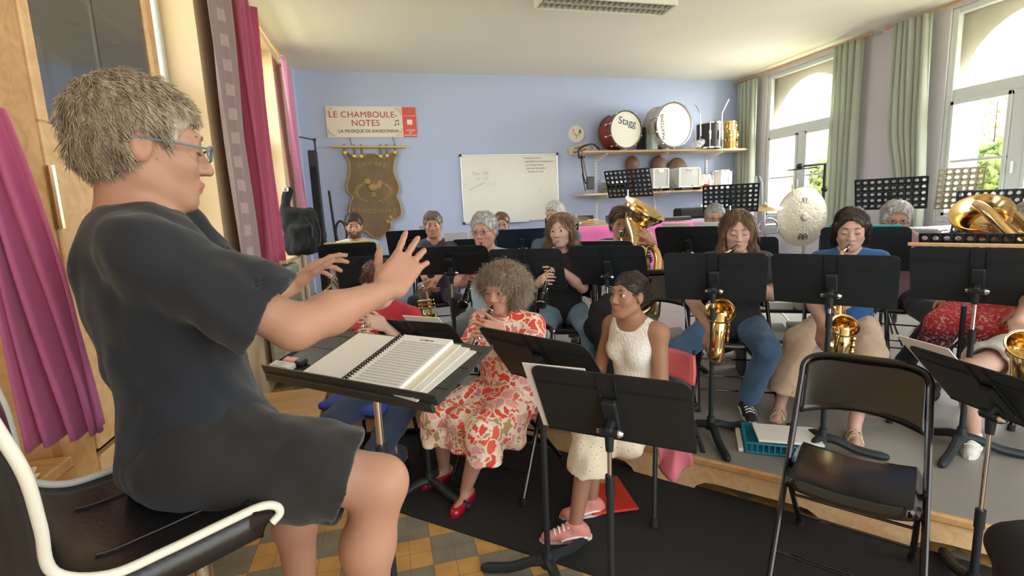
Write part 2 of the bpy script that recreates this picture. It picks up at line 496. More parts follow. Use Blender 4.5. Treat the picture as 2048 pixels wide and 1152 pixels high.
WHITE = mat('white_paint', (0.80, 0.82, 0.82), 0.45)
RUBBER = mat('rubber', (0.012, 0.012, 0.012), 0.8)

# ---------------- floor ----------------
TILE = mat('cement_tiles', (0.5, 0.4, 0.2), 0.55); t, N, L, b = nodes(TILE)
g = N.new('ShaderNodeTexCoord'); mp = N.new('ShaderNodeMapping'); BS = 0.195
mp.inputs['Location'].default_value = (-0.097 / BS, -1.98 / BS, 0.0); mp.inputs['Scale'].default_value = (1 / BS, 1 / BS, 0)
mp.vector_type = 'POINT'
L.new(g.outputs['Object'], mp.inputs[0])
ck = N.new('ShaderNodeTexChecker'); ck.inputs['Scale'].default_value = 1.0
ad = N.new('ShaderNodeVectorMath'); ad.operation = 'ADD'; ad.inputs[1].default_value = (0, 0, 0.5)
L.new(mp.outputs[0], ad.inputs[0]); L.new(ad.outputs[0], ck.inputs['Vector'])
ck.inputs['Color1'].default_value = (0.60, 0.34, 0.10, 1); ck.inputs['Color2'].default_value = (0.235, 0.22, 0.165, 1)
n = N.new('ShaderNodeTexNoise'); n.inputs['Scale'].default_value = 9; n.inputs['Detail'].default_value = 8
L.new(g.outputs['Object'], n.inputs['Vector'])
rr = ramp(N, [(0.3, (0.78, 0.78, 0.78)), (0.7, (1.12, 1.12, 1.12))]); L.new(n.outputs['Fac'], rr.inputs[0])
m1 = N.new('ShaderNodeMix'); m1.data_type = 'RGBA'; m1.blend_type = 'MULTIPLY'; m1.inputs[0].default_value = 1
L.new(ck.outputs['Color'], m1.inputs[6]); L.new(rr.outputs[0], m1.inputs[7])
sx = N.new('ShaderNodeSeparateXYZ'); L.new(mp.outputs[0], sx.inputs[0])
mins = []
for ax in (0, 1):
    a1 = N.new('ShaderNodeMath'); a1.operation = 'MULTIPLY'; a1.inputs[1].default_value = 2; L.new(sx.outputs[ax], a1.inputs[0])
    a2 = N.new('ShaderNodeMath'); a2.operation = 'PINGPONG'; a2.inputs[1].default_value = 0.5; L.new(a1.outputs[0], a2.inputs[0])
    mins.append(a2)
mn = N.new('ShaderNodeMath'); mn.operation = 'MINIMUM'; L.new(mins[0].outputs[0], mn.inputs[0]); L.new(mins[1].outputs[0], mn.inputs[1])
lt = N.new('ShaderNodeMath'); lt.operation = 'LESS_THAN'; lt.inputs[1].default_value = 0.012; L.new(mn.outputs[0], lt.inputs[0])
m2 = N.new('ShaderNodeMix'); m2.data_type = 'RGBA'; L.new(lt.outputs[0], m2.inputs[0]); L.new(m1.outputs[2], m2.inputs[6]); m2.inputs[7].default_value = (0.17, 0.13, 0.07, 1)
L.new(m2.outputs[2], b.inputs['Base Color'])
XL, XR, YB, CZ, Y0 = -1.07, 6.1, 7.7, 3.5, -1.6
mb = MB().box(((XL + XR) / 2, (Y0 + YB) / 2, -0.05), (XR - XL + 0.6, YB - Y0 + 0.4, 0.1))
struct('floor', mb, TILE)
CEILM = mat('ceiling_paint', (0.90, 0.87, 0.79), 0.85, var=0.03, vscale=2, bump=0.05, bscale=30)
mb = MB().box(((XL + XR) / 2, (Y0 + YB) / 2, CZ + 0.05), (XR - XL + 0.6, YB - Y0 + 0.4, 0.1)); struct('ceiling', mb, CEILM)
BLUE = mat('blue_wall_paint', (0.48, 0.56, 0.80), 0.75, var=0.04, vscale=1.5, bump=0.08, bscale=25)
mb = MB().box(((XL + XR) / 2, YB + 0.06, CZ / 2), (XR - XL + 0.8, 0.12, CZ)); struct('wall_back', mb, BLUE)
YEL = mat('yellow_wall_paint', (0.68, 0.51, 0.33), 0.8, var=0.04, vscale=2, bump=0.06)
GREYW = mat('lilac_grey_paint', (0.62, 0.59, 0.65), 0.8, var=0.04, vscale=2)

def wall_x(name, x0, x1, y0, y1, holes, m):
    """a wall slab between x0..x1 with rectangular holes (ya, yb, za, zb)"""
    mb = MB(); ys = sorted({y0, y1, *[h[0] for h in holes], *[h[1] for h in holes]})
    for a, c in zip(ys[:-1], ys[1:]):
        hs = [h for h in holes if h[0] <= a and h[1] >= c]
        zs = [(0, CZ)]
        if hs: zs = [(0, hs[0][2]), (hs[0][3], CZ)]
        for za, zb in zs:
            if zb - za > 1e-4: mb.box(((x0 + x1) / 2, (a + c) / 2, (za + zb) / 2), (abs(x1 - x0), c - a, zb - za))
    return struct(name, mb, m)
mb = MB().box((-0.55, Y0 - 0.06, CZ / 2), (1.4, 0.12, CZ)); struct('wall_light_blocker', mb, YEL)  # unseen wall piece added behind the camera to hold back light on the conductor
# left wall: two tall windows in deep yellow reveals
LW = [(2.74, 3.86, 1.12, 3.42), (5.10, 6.49, 1.12, 3.38)]
wall_x('wall_left', XL, XL - 0.26, Y0, YB, LW, YEL)
RW = [(2.98, 4.38, 1.15, 3.42), (5.62, 7.06, 1.15, 3.42)]
wall_x('wall_right', XR, XR + 0.12, Y0, YB, RW, GREYW)
mb = MB().box((XL - 0.0, 7.60, CZ / 2), (0.12, 0.2, CZ)); struct('trim_1', mb, BLUE)
# ---------------- windows ----------------
UPVC = mat('white_window_frame', (0.66, 0.70, 0.70), 0.4)
PANE = glassy('window_glass', (0.97, 0.98, 0.98), 0.05)
def window(name, x, s, y0, y1, z0, z1, zt, bar, mull=True):
    """s: +1 outside is +x"""
    f = MB(); w = 0.07; d = 0.07
    def bx(ya, yb, za, zb, dd=d): f.box((x + s * 0.03, (ya + yb) / 2, (za + zb) / 2), (dd, yb - ya, zb - za), bev=0.008)
    bx(y0 + w, y1 - w, z0, z0 + w, 0.066); bx(y0 + w, y1 - w, z1 - w, z1, 0.066); bx(y0, y0 + w, z0, z1); bx(y1 - w, y1, z0, z1)
    bx(y0 + w, y1 - w, zt, zt + 0.13, 0.064)
    ym = (y0 + y1) / 2
    if mull: bx(ym - 0.07, ym + 0.07, z0 + w, zt - 0.002, 0.075)
    o = struct(name, f, UPVC)
    g2 = MB().box((x + s * 0.035, (y0 + y1) / 2, (z0 + z1) / 2), (0.006, y1 - y0 - 0.1, z1 - z0 - 0.1)); part('window_glass', g2, PANE, o)
    sb = MB()
    for (ya, yb) in ((y0 + w, ym - 0.07), (ym + 0.07, y1 - w)):
        for a, c in ((ya, ya + 0.035), (yb - 0.035, yb)): sb.box((x - s * 0.01, (a + c) / 2, (z0 + w + zt) / 2), (0.03, c - a, zt - z0 - w), bev=0.004)
        for a, c in ((z0 + w, z0 + w + 0.04), (zt - 0.04, zt)): sb.box((x - s * 0.01, (ya + yb) / 2, (a + c) / 2), (0.03, yb - ya, c - a), bev=0.004)
        sb.box((x - s * 0.0, (ya + yb) / 2, bar), (0.02, yb - ya, 0.028))
    part('sash', sb, UPVC, o)
    hb = MB().box((x - s * 0.045, ym, z0 + 0.55), (0.03, 0.02, 0.12), bev=0.006); part('window_handle', hb, WHITE, o)
    return o
window('window_1', XR + 0.03, 1, RW[1][0], RW[1][1], 1.15, 3.42, 2.45, 1.81)
window('window_2', XR + 0.03, 1, RW[0][0], RW[0][1], 1.15, 3.42, 2.45, 1.81)
window('window_3', XL - 0.20, -1, LW[0][0], LW[0][1], 1.12, 3.42, 2.30, 1.75)
window('window_4', XL - 0.20, -1, LW[1][0], LW[1][1], 1.12, 3.38, 2.30, 1.75)
# sills of the left windows
for i, (a, c) in enumerate(((2.70, 3.93), (5.02, 6.56))):
    mb = MB().box((XL + 0.0, (a + c) / 2, 1.10), (0.36, c - a, 0.035), bev=0.008); struct('window_%d_sill' % (i + 3), mb, PINE)
# outer stone wall of the right side, with arched openings beyond each window
STONE = mat('pale_limestone', (0.72, 0.66, 0.52), 0.9, var=0.12, vscale=3, bump=0.2, bscale=20)
def arch_wall(name, x0, x1, ya, yb, yc, r, zs, z0):
    """outer leaf ya..yb with an arched opening centred yc, half width r, springing at zs, sill z0"""
    n = 24; arc = [(yc + r * math.cos(a), zs + r * math.sin(a)) for a in [PI * i / n for i in range(n + 1)]]
    poly = [(ya, 0), (ya, 4.6), (yb, 4.6), (yb, 0), (yc + r, 0), (yc + r, z0)] 
    mb = MB()
    def quadpr(p): mb.prism(p, x1 - x0, (x1, 0, 0), (0, 1, 0), (0, 0, 1))
    quadpr([(ya, 0), (yc - r, 0), (yc - r, zs), (ya, zs)]); quadpr([(yc + r, 0), (yb, 0), (yb, zs), (yc + r, zs)])
    quadpr([(yc - r, 0), (yc + r, 0), (yc + r, z0), (yc - r, z0)])
    for i in range(n):
        (a1, b1), (a2, b2) = arc[i], arc[i + 1]
        quadpr([(a1, b1), (a1, 4.6), (a2, 4.6), (a2, b2)])
    quadpr([(ya, zs), (yc - r, zs), (yc - r, 4.6), (ya, 4.6)]); quadpr([(yc + r, zs), (yb, zs), (yb, 4.6), (yc + r, 4.6)])
    o = struct(name, mb, STONE, ang=30)
    return o
arch_wall('wall_outer_near', XR + 0.16, XR + 0.50, 1.6, 5.0, 3.66, 0.66, 2.60, 1.05)
arch_wall('wall_outer_far', XR + 0.16, XR + 0.50, 5.0, 8.2, 6.34, 0.66, 2.60, 1.05)
# curtain fabrics
def curtain_mat(name, c, c2=None, transl=0.35):
    m = mat(name, c, 0.85, sheen=0.3, bump=0.15, bscale=300); t, N, L, b = nodes(m)
    tr = N.new('ShaderNodeBsdfTranslucent'); tr.inputs[0].default_value = tuple(c2 or c) + (1,)
    mx = N.new('ShaderNodeMixShader'); mx.inputs[0].default_value = transl
    L.new(b.outputs[0], mx.inputs[1]); L.new(tr.outputs[0], mx.inputs[2]); L.new(mx.outputs[0], N['Material Output'].inputs[0])
    return m
SAGE = curtain_mat('sage_curtain', (0.55, 0.59, 0.52), (0.55, 0.60, 0.42))
MAGENTA = curtain_mat('magenta_curtain', (0.52, 0.12, 0.22), (0.75, 0.10, 0.30))
PINKC = curtain_mat('light_pink_curtain', (0.84, 0.46, 0.68), (0.9, 0.55, 0.78), 0.5)
PURPLEPINK = curtain_mat('orchid_curtain', (0.74, 0.22, 0.46), (0.8, 0.25, 0.55), 0.4)
BROWNC = mat('mauve_striped_curtain', (0.27, 0.18, 0.19), 0.7, sheen=0.3); t, N, L, b = nodes(BROWNC)
g = N.new('ShaderNodeTexCoord'); s1 = N.new('ShaderNodeSeparateXYZ'); L.new(g.outputs['UV'], s1.inputs[0])
w1 = N.new('ShaderNodeMath'); w1.operation = 'MULTIPLY'; w1.inputs[1].default_value = 15.0; L.new(s1.outputs[1], w1.inputs[0])
w2 = N.new('ShaderNodeMath'); w2.operation = 'FRACT'; L.new(w1.outputs[0], w2.inputs[0])
w3 = N.new('ShaderNodeMath'); w3.operation = 'GREATER_THAN'; w3.inputs[1].default_value = 0.52; L.new(w2.outputs[0], w3.inputs[0])
w4 = N.new('ShaderNodeMath'); w4.operation = 'COMPARE'; w4.inputs[1].default_value = 0.5; w4.inputs[2].default_value = 0.17; L.new(s1.outputs[0], w4.inputs[0])
w5 = N.new('ShaderNodeMath'); w5.operation = 'MULTIPLY'; L.new(w3.outputs[0], w5.inputs[0]); L.new(w4.outputs[0], w5.inputs[1])
m3 = N.new('ShaderNodeMix'); m3.data_type = 'RGBA'; L.new(w5.outputs[0], m3.inputs[0]); m3.inputs[6].default_value = (0.245, 0.165, 0.175, 1); m3.inputs[7].default_value = (0.38, 0.27, 0.28, 1)
L.new(m3.outputs[2], b.inputs['Base Color'])
def curtain(label, m, x, ya, yb, z0, z1, folds=5, amp=0.04, group=None, pull=None, top=None, sx=1):
    """hanging cloth along a wall running in y; pull(v)->(ya,yb) edges at height fraction v (0 bottom)"""
    nu, nv = folds * 10, 26; mb = MB()
    def fn(u, v):
        a, c = pull(v) if pull else (ya, yb)
        y = a + (c - a) * u; ph = 2 * PI * folds * u + 0.7 * math.sin(3 * v + u * 5)
        am = amp * (0.75 + 0.25 * math.sin(u * 17.0))
        return (x + sx * am * math.sin(ph) + 0.012 * math.sin(6 * v + 9 * u), y + 0.012 * math.cos(ph * 1.0), z0 + (z1 - z0) * v)
    mb.grid(fn, nu, nv)
    o = single('curtain', mb, m, label, 'curtain', group, ang=0)
    uv = o.data.uv_layers.new(name='UV')
    for lp in o.data.loops:
        i, j = divmod(lp.vertex_index, nv); uv.data[lp.index].uv = (i / (nu - 1), j / (nv - 1))
    md = o.modifiers.new('thick', 'SOLIDIFY'); md.thickness = 0.004
    return o
curtain('sage green curtain gathered in the far right corner beside the wall shelves', SAGE, 5.96, 7.12, 7.56, 0.15, 3.40, 5, 0.045, 'sage curtains on the window wall')
curtain('sage green curtain between the two arched windows, beside the far one', SAGE, 5.96, 5.28, 5.70, 0.15, 3.42, 5, 0.045, 'sage curtains on the window wall')
def pl(v): return (4.40 + 0.10 * max(0, v - 0.3), 4.84 - 0.12 * math.exp(-((v - 0.45) / 0.12) ** 2) + 0.05 * v)
curtain('sage green and cream curtain at the left edge of the near arched window', SAGE, 5.95, 4.4, 4.85, 0.15, 3.42, 6, 0.05, 'sage curtains on the window wall', pl)
# curtain rods
ROD = wood('rod_wood', (0.45, 0.24, 0.10), (0.55, 0.32, 0.15), knots=False)
def rod(x, ya, yb, z, label, m=ROD, r=0.014, brk=0.11):
    t = thing('curtain_rod', label, 'curtain rod', (x, (ya + yb) / 2, z))
    part('rod', MB().cyl((x, ya, z), (x, yb, z), r), m, t)
    mb = MB(); mb.ball((x, ya, z), r * 2); mb.ball((x, yb, z), r * 2); part('finial', mb, m, t)
    for y in (ya + 0.15, yb - 0.12): part('bracket', MB().box((x + (brk / 2 if x > 2 else -brk / 2), y, z), (brk, 0.03, 0.03), bev=0.005), m, t)
    return t
rod(5.96, 2.6, 4.98, 3.43, 'brown curtain rod over the near arched window')
rod(5.96, 5.18, 7.62, 3.43, 'brown curtain rod over the far arched window')
rod(-0.98, 4.3, 6.95, 3.33, 'light wooden curtain rod with rings above the pink curtains', PINE, 0.016)
# left curtains
curtain('mauve brown curtain with a column of pale squares beside the yellow reveal', BROWNC, -0.97, 3.80, 4.34, 0.98, 3.42, 3, 0.03)
curtain('dark magenta curtain hanging beside the mauve striped curtain', MAGENTA, -0.96, 4.46, 5.15, 1.10, 3.32, 5, 0.05, 'pink window curtains on the left wall')
def pk(v): return (6.42 + 0.50 * (1 - v), 6.98 + 0.03 * (1 - v))
curtain('light pink curtain narrowing towards its foot at the far end of the left wall', PINKC, -0.97, 6.45, 6.95, 1.15, 3.32, 3, 0.045, 'pink window curtains on the left wall', pk)
for y, lb in ((6.55, 'white eyelet ring on the far pink curtain'), (4.56, 'white eyelet ring on the dark magenta curtain')):
    mb = MB(); mb.tube([(-0.98 + 0.0 + 0.032 * math.cos(a), y - 0.0, 3.33 + 0.032 * math.sin(a)) for a in np.linspace(0, 2 * PI, 17)[:-1]], 0.008, 8, closed=True)
    single('curtain_ring', mb, WHITE, lb, 'ring', 'curtain rings on the wooden rod')
# near orchid curtain at the left edge of the picture
def near_curtain():
    mb = MB(); nu, nv = 90, 30
    top = [Wy(-150, 120, 1.22), Wy(20, 220, 1.22)]; bot = [Wy(78, 892, 1.17), Wy(216, 852, 1.25)]
    def fn(u, v):
        a = top[0] * (1 - u) + top[1] * u; c = bot[0] * (1 - u) + bot[1] * u
        vv = v ** 1.15
        p = a * (1 - vv) + c * vv; ph = 2 * PI * 4.2 * u + 1.2 * v
        am = 0.008 + 0.026 * v
        return p + np.array([0.25, -1, 0]) * am * math.sin(ph) + np.array([0.012 * math.sin(4 * v + 6 * u), 0, 0])
    mb.grid(fn, nu, nv)
    o = single('curtain', mb, PURPLEPINK, 'orchid pink curtain hanging behind the conductor at the left edge', 'curtain', ang=0)
    md = o.modifiers.new('thick', 'SOLIDIFY'); md.thickness = 0.003
near_curtain()

# ---------------- stage ----------------
LINO = mat('grey_lino', (0.27, 0.26, 0.24), 0.42, var=0.10, vscale=7, bump=0.03)
SZ = 0.2
front = [(2.55, 0.90), (1.36, 2.25), (1.02, 2.66), (0.55, 3.20), (-0.46, 3.36)]
poly = [(XR - 0.02, 0.90)] + front + [(-0.46, YB - 0.02), (XR - 0.02, YB - 0.02)]
mb = MB().prism(poly, 0.02, (0, 0, SZ), (1, 0, 0), (0, 1, 0))
struct('trim_2', mb, LINO)  # lino top of the platform
mb = MB()
for (a, c) in zip(front[:-1], front[1:]):
    a, c = np.array([*a, 0.]), np.array([*c, 0.]); d = nrm(c - a); nn = np.array([d[1], -d[0], 0]) * -1
    R = np.stack([d, np.cross([0, 0, 1], d), [0, 0, 1]], 1); ln = np.linalg.norm(c - a)
    mb.box((a + c) / 2 + np.array([0, 0, SZ - 0.022]) , (ln + 0.02, 0.035, 0.04), R, bev=0.008)
struct('trim_3', mb, PINE2)
mb = MB()
segs = []
for (a, c) in zip(front[:-1], front[1:]):
    a, c = np.array([*a, 0.]), np.array([*c, 0.]); d = nrm(c - a); ins = np.cross([0, 0, 1], d) * -1
    a2, c2 = a + ins * 0.04, c + ins * 0.04
    ln = np.linalg.norm(c - a); k = 0
    nseg = max(1, round(ln / 0.9)); L1 = ln / nseg
    for i in range(nseg):
        o = a2 + d * i * L1; f = 0.16
        h = SZ - 0.04
        P = [(0, 0), (f, 0), (f + 0.02, 0.03), (f + 0.06, 0.055), (f + 0.11, 0.06), (L1 - f - 0.11, 0.06), (L1 - f - 0.06, 0.055), (L1 - f - 0.02, 0.03), (L1 - f, 0), (L1, 0), (L1, h), (0, h)]
        mb.prism(P, 0.03, o, d, (0, 0, 1))
struct('trim_4', mb, PINE)
# light wooden end block of the platform on the left
mb = MB().box((-0.76, 3.66, SZ - 0.02), (0.50, 0.66, 0.04), rz(-0.0), bev=0.006)
mb.box((-0.76, 3.66, 0.09), (0.48, 0.64, 0.16), rz(-0.0))
single('platform_block', mb, PINE, 'pale wooden platform block on the floor left of the blue chair', 'platform')
# dark carpet on the tiles
CARP = mat('black_carpet', (0.017, 0.017, 0.018), 0.97, var=0.25, vscale=40, bump=0.6, bscale=400)
P = [(-1.05, 3.36), (0.72, 1.712), (2.3, 0.23), (2.3, -0.6), (5.9, -0.6), (5.9, 0.86), (2.57, 0.88), (1.5, 2.15), (0.6, 3.3), (-0.42, 3.42), (-1.05, 4.2)]
single('carpet', MB().prism(P, 0.008, (0, 0, 0.009), (1, 0, 0), (0, 1, 0)), CARP, 'flat black carpet laid over the tiles in front of the platform', 'carpet')

# ---------------- outside ----------------
GRASS = mat('meadow', (0.60, 0.58, 0.16), 0.95, var=0.25, vscale=0.3)
mb = MB().box((60, 10, -0.55), (106, 160, 0.1)); struct('ground', mb, GRASS)
mb = MB().box((-30, 10, -0.55), (57, 160, 0.1)); struct('ground_2', mb, GRASS)
LEAF = mat('tree_leaves', (0.42, 0.52, 0.20), 0.9, var=0.4, vscale=2)
BARK = mat('bark', (0.12, 0.09, 0.06), 0.9)
def tree(x, y, h, w, label, sparse=False):
    t = thing('tree', label, 'tree', (x, y, -0.5), 0, 'trees beyond the meadow')
    part('trunk', MB().tube([(x, y, -0.5), (x + .1, y, h * 0.35), (x, y, h * 0.9)], [w * 0.05 + .06, w * 0.035 + .05, 0.04], 8), BARK, t)
    mb = MB(); rg = np.random.default_rng(int(x * 7 + y * 13) % 1000)
    n = 420 if not sparse else 110
    for i in range(n):
        d = nrm(rg.normal(size=3)); rr_ = rg.uniform(0.5, 1) ; c = np.array([x, y, h * 0.62 if not sparse else h * 0.6]) + d * rr_ * np.array([w, w, h * 0.42])
        s_ = rg.uniform(0.3, 0.7) * (0.9 if not sparse else 0.45); q = nrm(rg.normal(size=3)); x1, y1 = perp(q)
        mb.add([c + x1 * s_, c + (x1 * -0.5 + y1 * 0.87) * s_, c + q * s_ * 0.5, c + (x1 * -0.5 - y1 * 0.87) * s_], [(0, 1, 2), (1, 3, 2), (3, 0, 2), (0, 3, 1)])
    part('foliage', mb, LEAF, t, ang=0)
rg = np.random.default_rng(3)
for px, zc, h, w, sp, lb in ((1556, 36, 3.0, 2.2, 0, 'bushy tree at the left of the lower far window'), (1592, 46, 3.8, 2.6, 0, 'bushy tree behind the mullion of the far window'), (1640, 38, 3.8, 2.4, 0, 'bushy tree right of the mullion in the far window'), (1908, 36, 3.9, 2.4, 0, 'bushy tree at the left of the near window'), (1960, 50, 5.6, 3.6, 0, 'broad bushy tree behind the others in the near window'), (2008, 37, 4.9, 2.6, 0, 'bushy tree nearest the mullion of the near window'), (2095, 40, 5.2, 3.0, 0, 'bushy tree at the right edge of the picture'), (1972, 66, 14.0, 1.7, 1, 'tall sparse tree standing above the others in the near window')):
    p = W(px, 430, zc); tree(p[0], p[1], h, w, lb, sp)
# ---------------- ceiling lamp ----------------
LAMPW = mat('lamp_housing', (0.78, 0.76, 0.68), 0.5)
LAMPG = mat('lamp_louvre', (0.62, 0.62, 0.56), 0.35)
t = thing('ceiling_light', 'white louvred strip light on the ceiling', 'ceiling light', (2.28, 4.84, 3.40))
a_, c_ = np.array([1.60, 4.93, 0]), np.array([2.93, 4.93, 0]); wd = 0.28
mb = MB()
mb.box((2.27, 4.93 - wd / 2, 3.475), (1.36, wd, 0.05), bev=0.01)
for y in (4.93, 4.93 - wd): mb.box((2.27, y, 3.43), (1.36, 0.02, 0.075), bev=0.006)
for x in (1.59, 2.95): mb.box((x, 4.93 - wd / 2, 3.43), (0.025, wd, 0.08), bev=0.006)
part('housing', mb, LAMPW, t)
mb = MB()
for i in range(22): mb.box((1.63 + i * 0.0605, 4.93 - wd / 2, 3.42), (0.006, wd - 0.03, 0.045), ry(0.25))
mb.box((2.27, 4.93 - wd / 2, 3.425), (1.32, 0.012, 0.05))
part('louvre', mb, LAMPG, t)
for k in (-0.07, 0.07): part('tube', MB().cyl((1.62, 4.93 - wd / 2 + k, 3.45), (2.92, 4.93 - wd / 2 + k, 3.45), 0.012), mat('tube_glass', (0.85, 0.86, 0.84), 0.3), t)
# ---------------- sign board ----------------
YW = YB
SIGNW = mat('sign_cream', (0.84, 0.78, 0.68), 0.6, var=0.04, vscale=6)
SIGNR = mat('sign_red', (0.74, 0.10, 0.07), 0.5)
INKR = mat('sign_dark_red', (0.42, 0.05, 0.05), 0.6); INKB = mat('ink_black', (0.03, 0.03, 0.04), 0.6)
t = thing('sign_board', 'long cream and red sign reading LE CHAMBOULE-NOTES on the blue wall', 'sign', (-0.02, YW, 2.6))
x0, x1, z0, z1 = -0.65, 0.595, 2.605, 3.03
part('board', MB().box(((x0 + 0.4) / 2, YW - 0.012, (z0 + z1) / 2), (0.4 - x0, 0.016, z1 - z0), bev=0.002), SIGNW, t)
part('red_panel', MB().box(((0.4 + x1) / 2, YW - 0.012, (z0 + z1) / 2), (x1 - 0.4, 0.016, z1 - z0 - 0.01), bev=0.002), SIGNR, t)
X_, Z_ = (1, 0, 0), (0, 0, 1); yy = YW - 0.0225
text_obj('lettering', 'LE CHAMBOULE-', 0.118, (-0.14, yy, 2.915), X_, Z_, INKR, t, spacing=1.08)
text_obj('lettering', 'NOTES', 0.118, (-0.12, yy, 2.80), X_, Z_, INKR, t, spacing=1.08)
text_obj('lettering', 'LA MUSIQUE DE RANDONNAI', 0.062, (-0.08, yy, 2.69), X_, Z_, INKB, t)
text_obj('lettering', 'Les Chamboule', 0.026, (0.50, yy, 2.905), X_, Z_, PAPER, t)
for s_, z in (('SOIREES', 2.70), ('EN', 2.665), ('HARMONY', 2.63)): text_obj('lettering', s_, 0.038, (0.505, yy, z), X_, Z_, PAPER, t)
part('white_panel', MB().box((0.50, yy, 2.815), (0.075, 0.003, 0.07)), PAPER, t)
mb = MB(); mb.box((0.505, yy, 2.965), (0.008, 0.003, 0.06)); mb.tube([(0.49, yy, 2.94), (0.48, yy, 2.97), (0.50, yy, 3.0), (0.525, yy, 2.98), (0.505, yy, 2.95)], 0.003, 6)
part('emblem', mb, mat('gold_ink', (0.45, 0.38, 0.15), 0.6), t)
mb = MB()
for dx in (0, 0.045): mb.ball((0.29 + dx, yy, 2.775 + dx * 0.25), (0.012, 0.003, 0.009)); mb.box((0.30 + dx, yy, 2.805 + dx * 0.25), (0.004, 0.003, 0.06))
mb.prism([(0.298, 2.825), (0.347, 2.838), (0.347, 2.85), (0.298, 2.837)], 0.003, (0, yy, 0)); part('music_note', mb, INKB, t)
mb = MB()
for sx_, sz_ in ((0, 0), (1, 0), (0, 1), (1, 1)):
    cx_ = -0.63 if not sx_ else 0.38; cz_ = 2.63 if not sz_ else 3.005; dx = 1 if not sx_ else -1; dz = 1 if not sz_ else -1
    mb.tube([(cx_, yy, cz_ + dz * 0.09), (cx_, yy, cz_), (cx_ + dx * 0.09, yy, cz_)], 0.003, 5)
    mb.tube([(cx_ + dx * 0.01, yy, cz_ + dz * 0.06), (cx_ + dx * 0.03, yy, cz_ + dz * 0.03), (cx_ + dx * 0.06, yy, cz_ + dz * 0.01)], 0.0035, 5)
part('ornament', mb, mat('faded_red_ink', (0.60, 0.30, 0.22), 0.7), t)
# ---------------- banner ----------------
BANW = mat('aged_brown_velvet', (0.215, 0.145, 0.085), 0.8, var=0.25, vscale=5, bump=0.4, bscale=30)
BANG = mat('old_gold_trim', (0.40, 0.27, 0.10), 0.55, 0.2, var=0.25, vscale=20)
GOLDP = mat('gold_paint', (0.80, 0.60, 0.20), 0.35, 0.6)
t = thing('banner', 'brown and gold society banner hanging from a gilt pole on the blue wall', 'banner', (-0.1, YW, 1.05))
yb_ = YW - 0.05
part('pole', MB().cyl((-0.60, yb_ - 0.01, 2.475), (0.42, yb_ - 0.01, 2.46), 0.018, n=12), GOLDP, t)
mb = MB(); mb.cyl((-0.36, YW - 0.01, 2.60), (-0.33, yb_, 2.49), 0.004, n=6); mb.cyl((0.24, YW - 0.01, 2.60), (0.27, yb_, 2.48), 0.004, n=6); part('hanging_wire', mb, BLACKM, t)
def BP(cx, cy):  # crop pixel of the measured banner -> wall plane
    p = Wy(660 + cx / 5.486, 280 + cy / 5.486, yb_); return (p[0], p[2])
outl = [(130, 130), (200, 135), (265, 180), (345, 190), (385, 155), (450, 145), (510, 155), (560, 185), (625, 180), (680, 135), (745, 130), (715, 210), (700, 330), (735, 430), (765, 520), (745, 600), (735, 620), (770, 690), (790, 780), (770, 850), (700, 880), (665, 900), (675, 960), (650, 1000), (600, 1050), (540, 1090), (470, 1075), (430, 1050), (400, 1020), (345, 1000), (310, 950), (250, 880), (205, 800), (215, 700), (240, 625), (190, 570), (175, 500), (195, 420), (210, 330), (205, 250), (170, 180)]
P2 = [BP(*q) for q in outl]; sp = spline([np.array([*q, 0]) for q in P2 + [P2[0]]], 4); P3 = [(q[0], q[1]) for q in sp[:-1]]
part('cloth', MB().prism(P3, 0.02, (0, yb_, 0)), BANW, t)
mb = MB(); cen = np.mean(P3, 0)
mb.tube([(cen[0] + (q[0] - cen[0]) * 0.975, yb_ - 0.003, cen[1] + (q[1] - cen[1]) * 0.98) for q in P3], 0.013, 6, closed=True); part('gold_border', mb, BANG, t)
mb = MB(); mb2 = MB()
for cx, cy, tx in ((165, 140, 150), (268, 178, 265), (345, 178, 345), (555, 178, 555), (625, 172, 622), (712, 135, 712)):
    p = BP(cx, cy); q = BP(tx, 75); mb.box(((p[0] + q[0]) / 2, yb_ - 0.006, (p[1] + q[1]) / 2), (0.03, 0.012, abs(q[1] - p[1]) + 0.06)); mb2.lathe([(0.0001, 0.012), (0.02, 0.008), (0.026, 0)], (p[0], yb_ - 0.012, p[1]), (0, -1, 0), 14)
part('hanging_loop', mb, BANW, t); part('gold_button', mb2, GOLDP, t)
for i, ch in enumerate('FANFARE'):
    cx = 320 + i * 46; p = BP(cx, 285 - 30 * math.sin(PI * i / 6)); a = (3 - i) * 0.09
    text_obj('letter', ch, 0.085, (p[0], yb_ - 0.004, p[1]), (math.cos(a), 0, math.sin(a)), (-math.sin(a), 0, math.cos(a)), BANG, t)
for i, ch in enumerate('RANDONNAI'):
    p = BP(262 + i * 56, 765 + 15 * math.sin(PI * i / 8)); text_obj('letter', ch, 0.085, (p[0], yb_ - 0.004, p[1]), X_, Z_, BANG, t)
mb = MB()
def blob(cx, cy, w, h, rot=0.0, th=0.008):
    p = BP(cx, cy); mb.ball((p[0], yb_ - 0.002, p[1]), (w, th, h), ry(rot), 10)
blob(470, 520, 0.075, 0.06, 0, 0.02); blob(475, 590, 0.03, 0.025); blob(475, 615, 0.055, 0.012)
blob(410, 455, 0.06, 0.045, 0.5, 0.014); blob(535, 490, 0.045, 0.065, 0.4, 0.014)
for sg in (-1, 1):
    for k in range(11):
        a = PI * (0.05 + 0.9 * k / 10); cx = 475 + sg * (60 + 130 * math.sin(a)) ; cy = 670 - 210 * (k / 10); 
        blob(cx, cy, 0.010, 0.032, sg * (0.7 + 0.9 * math.cos(a)), 0.006); blob(cx + sg * 22, cy + 12, 0.009, 0.026, sg * (1.6), 0.006)
part('embroidery', mb, BANG, t, ang=0)
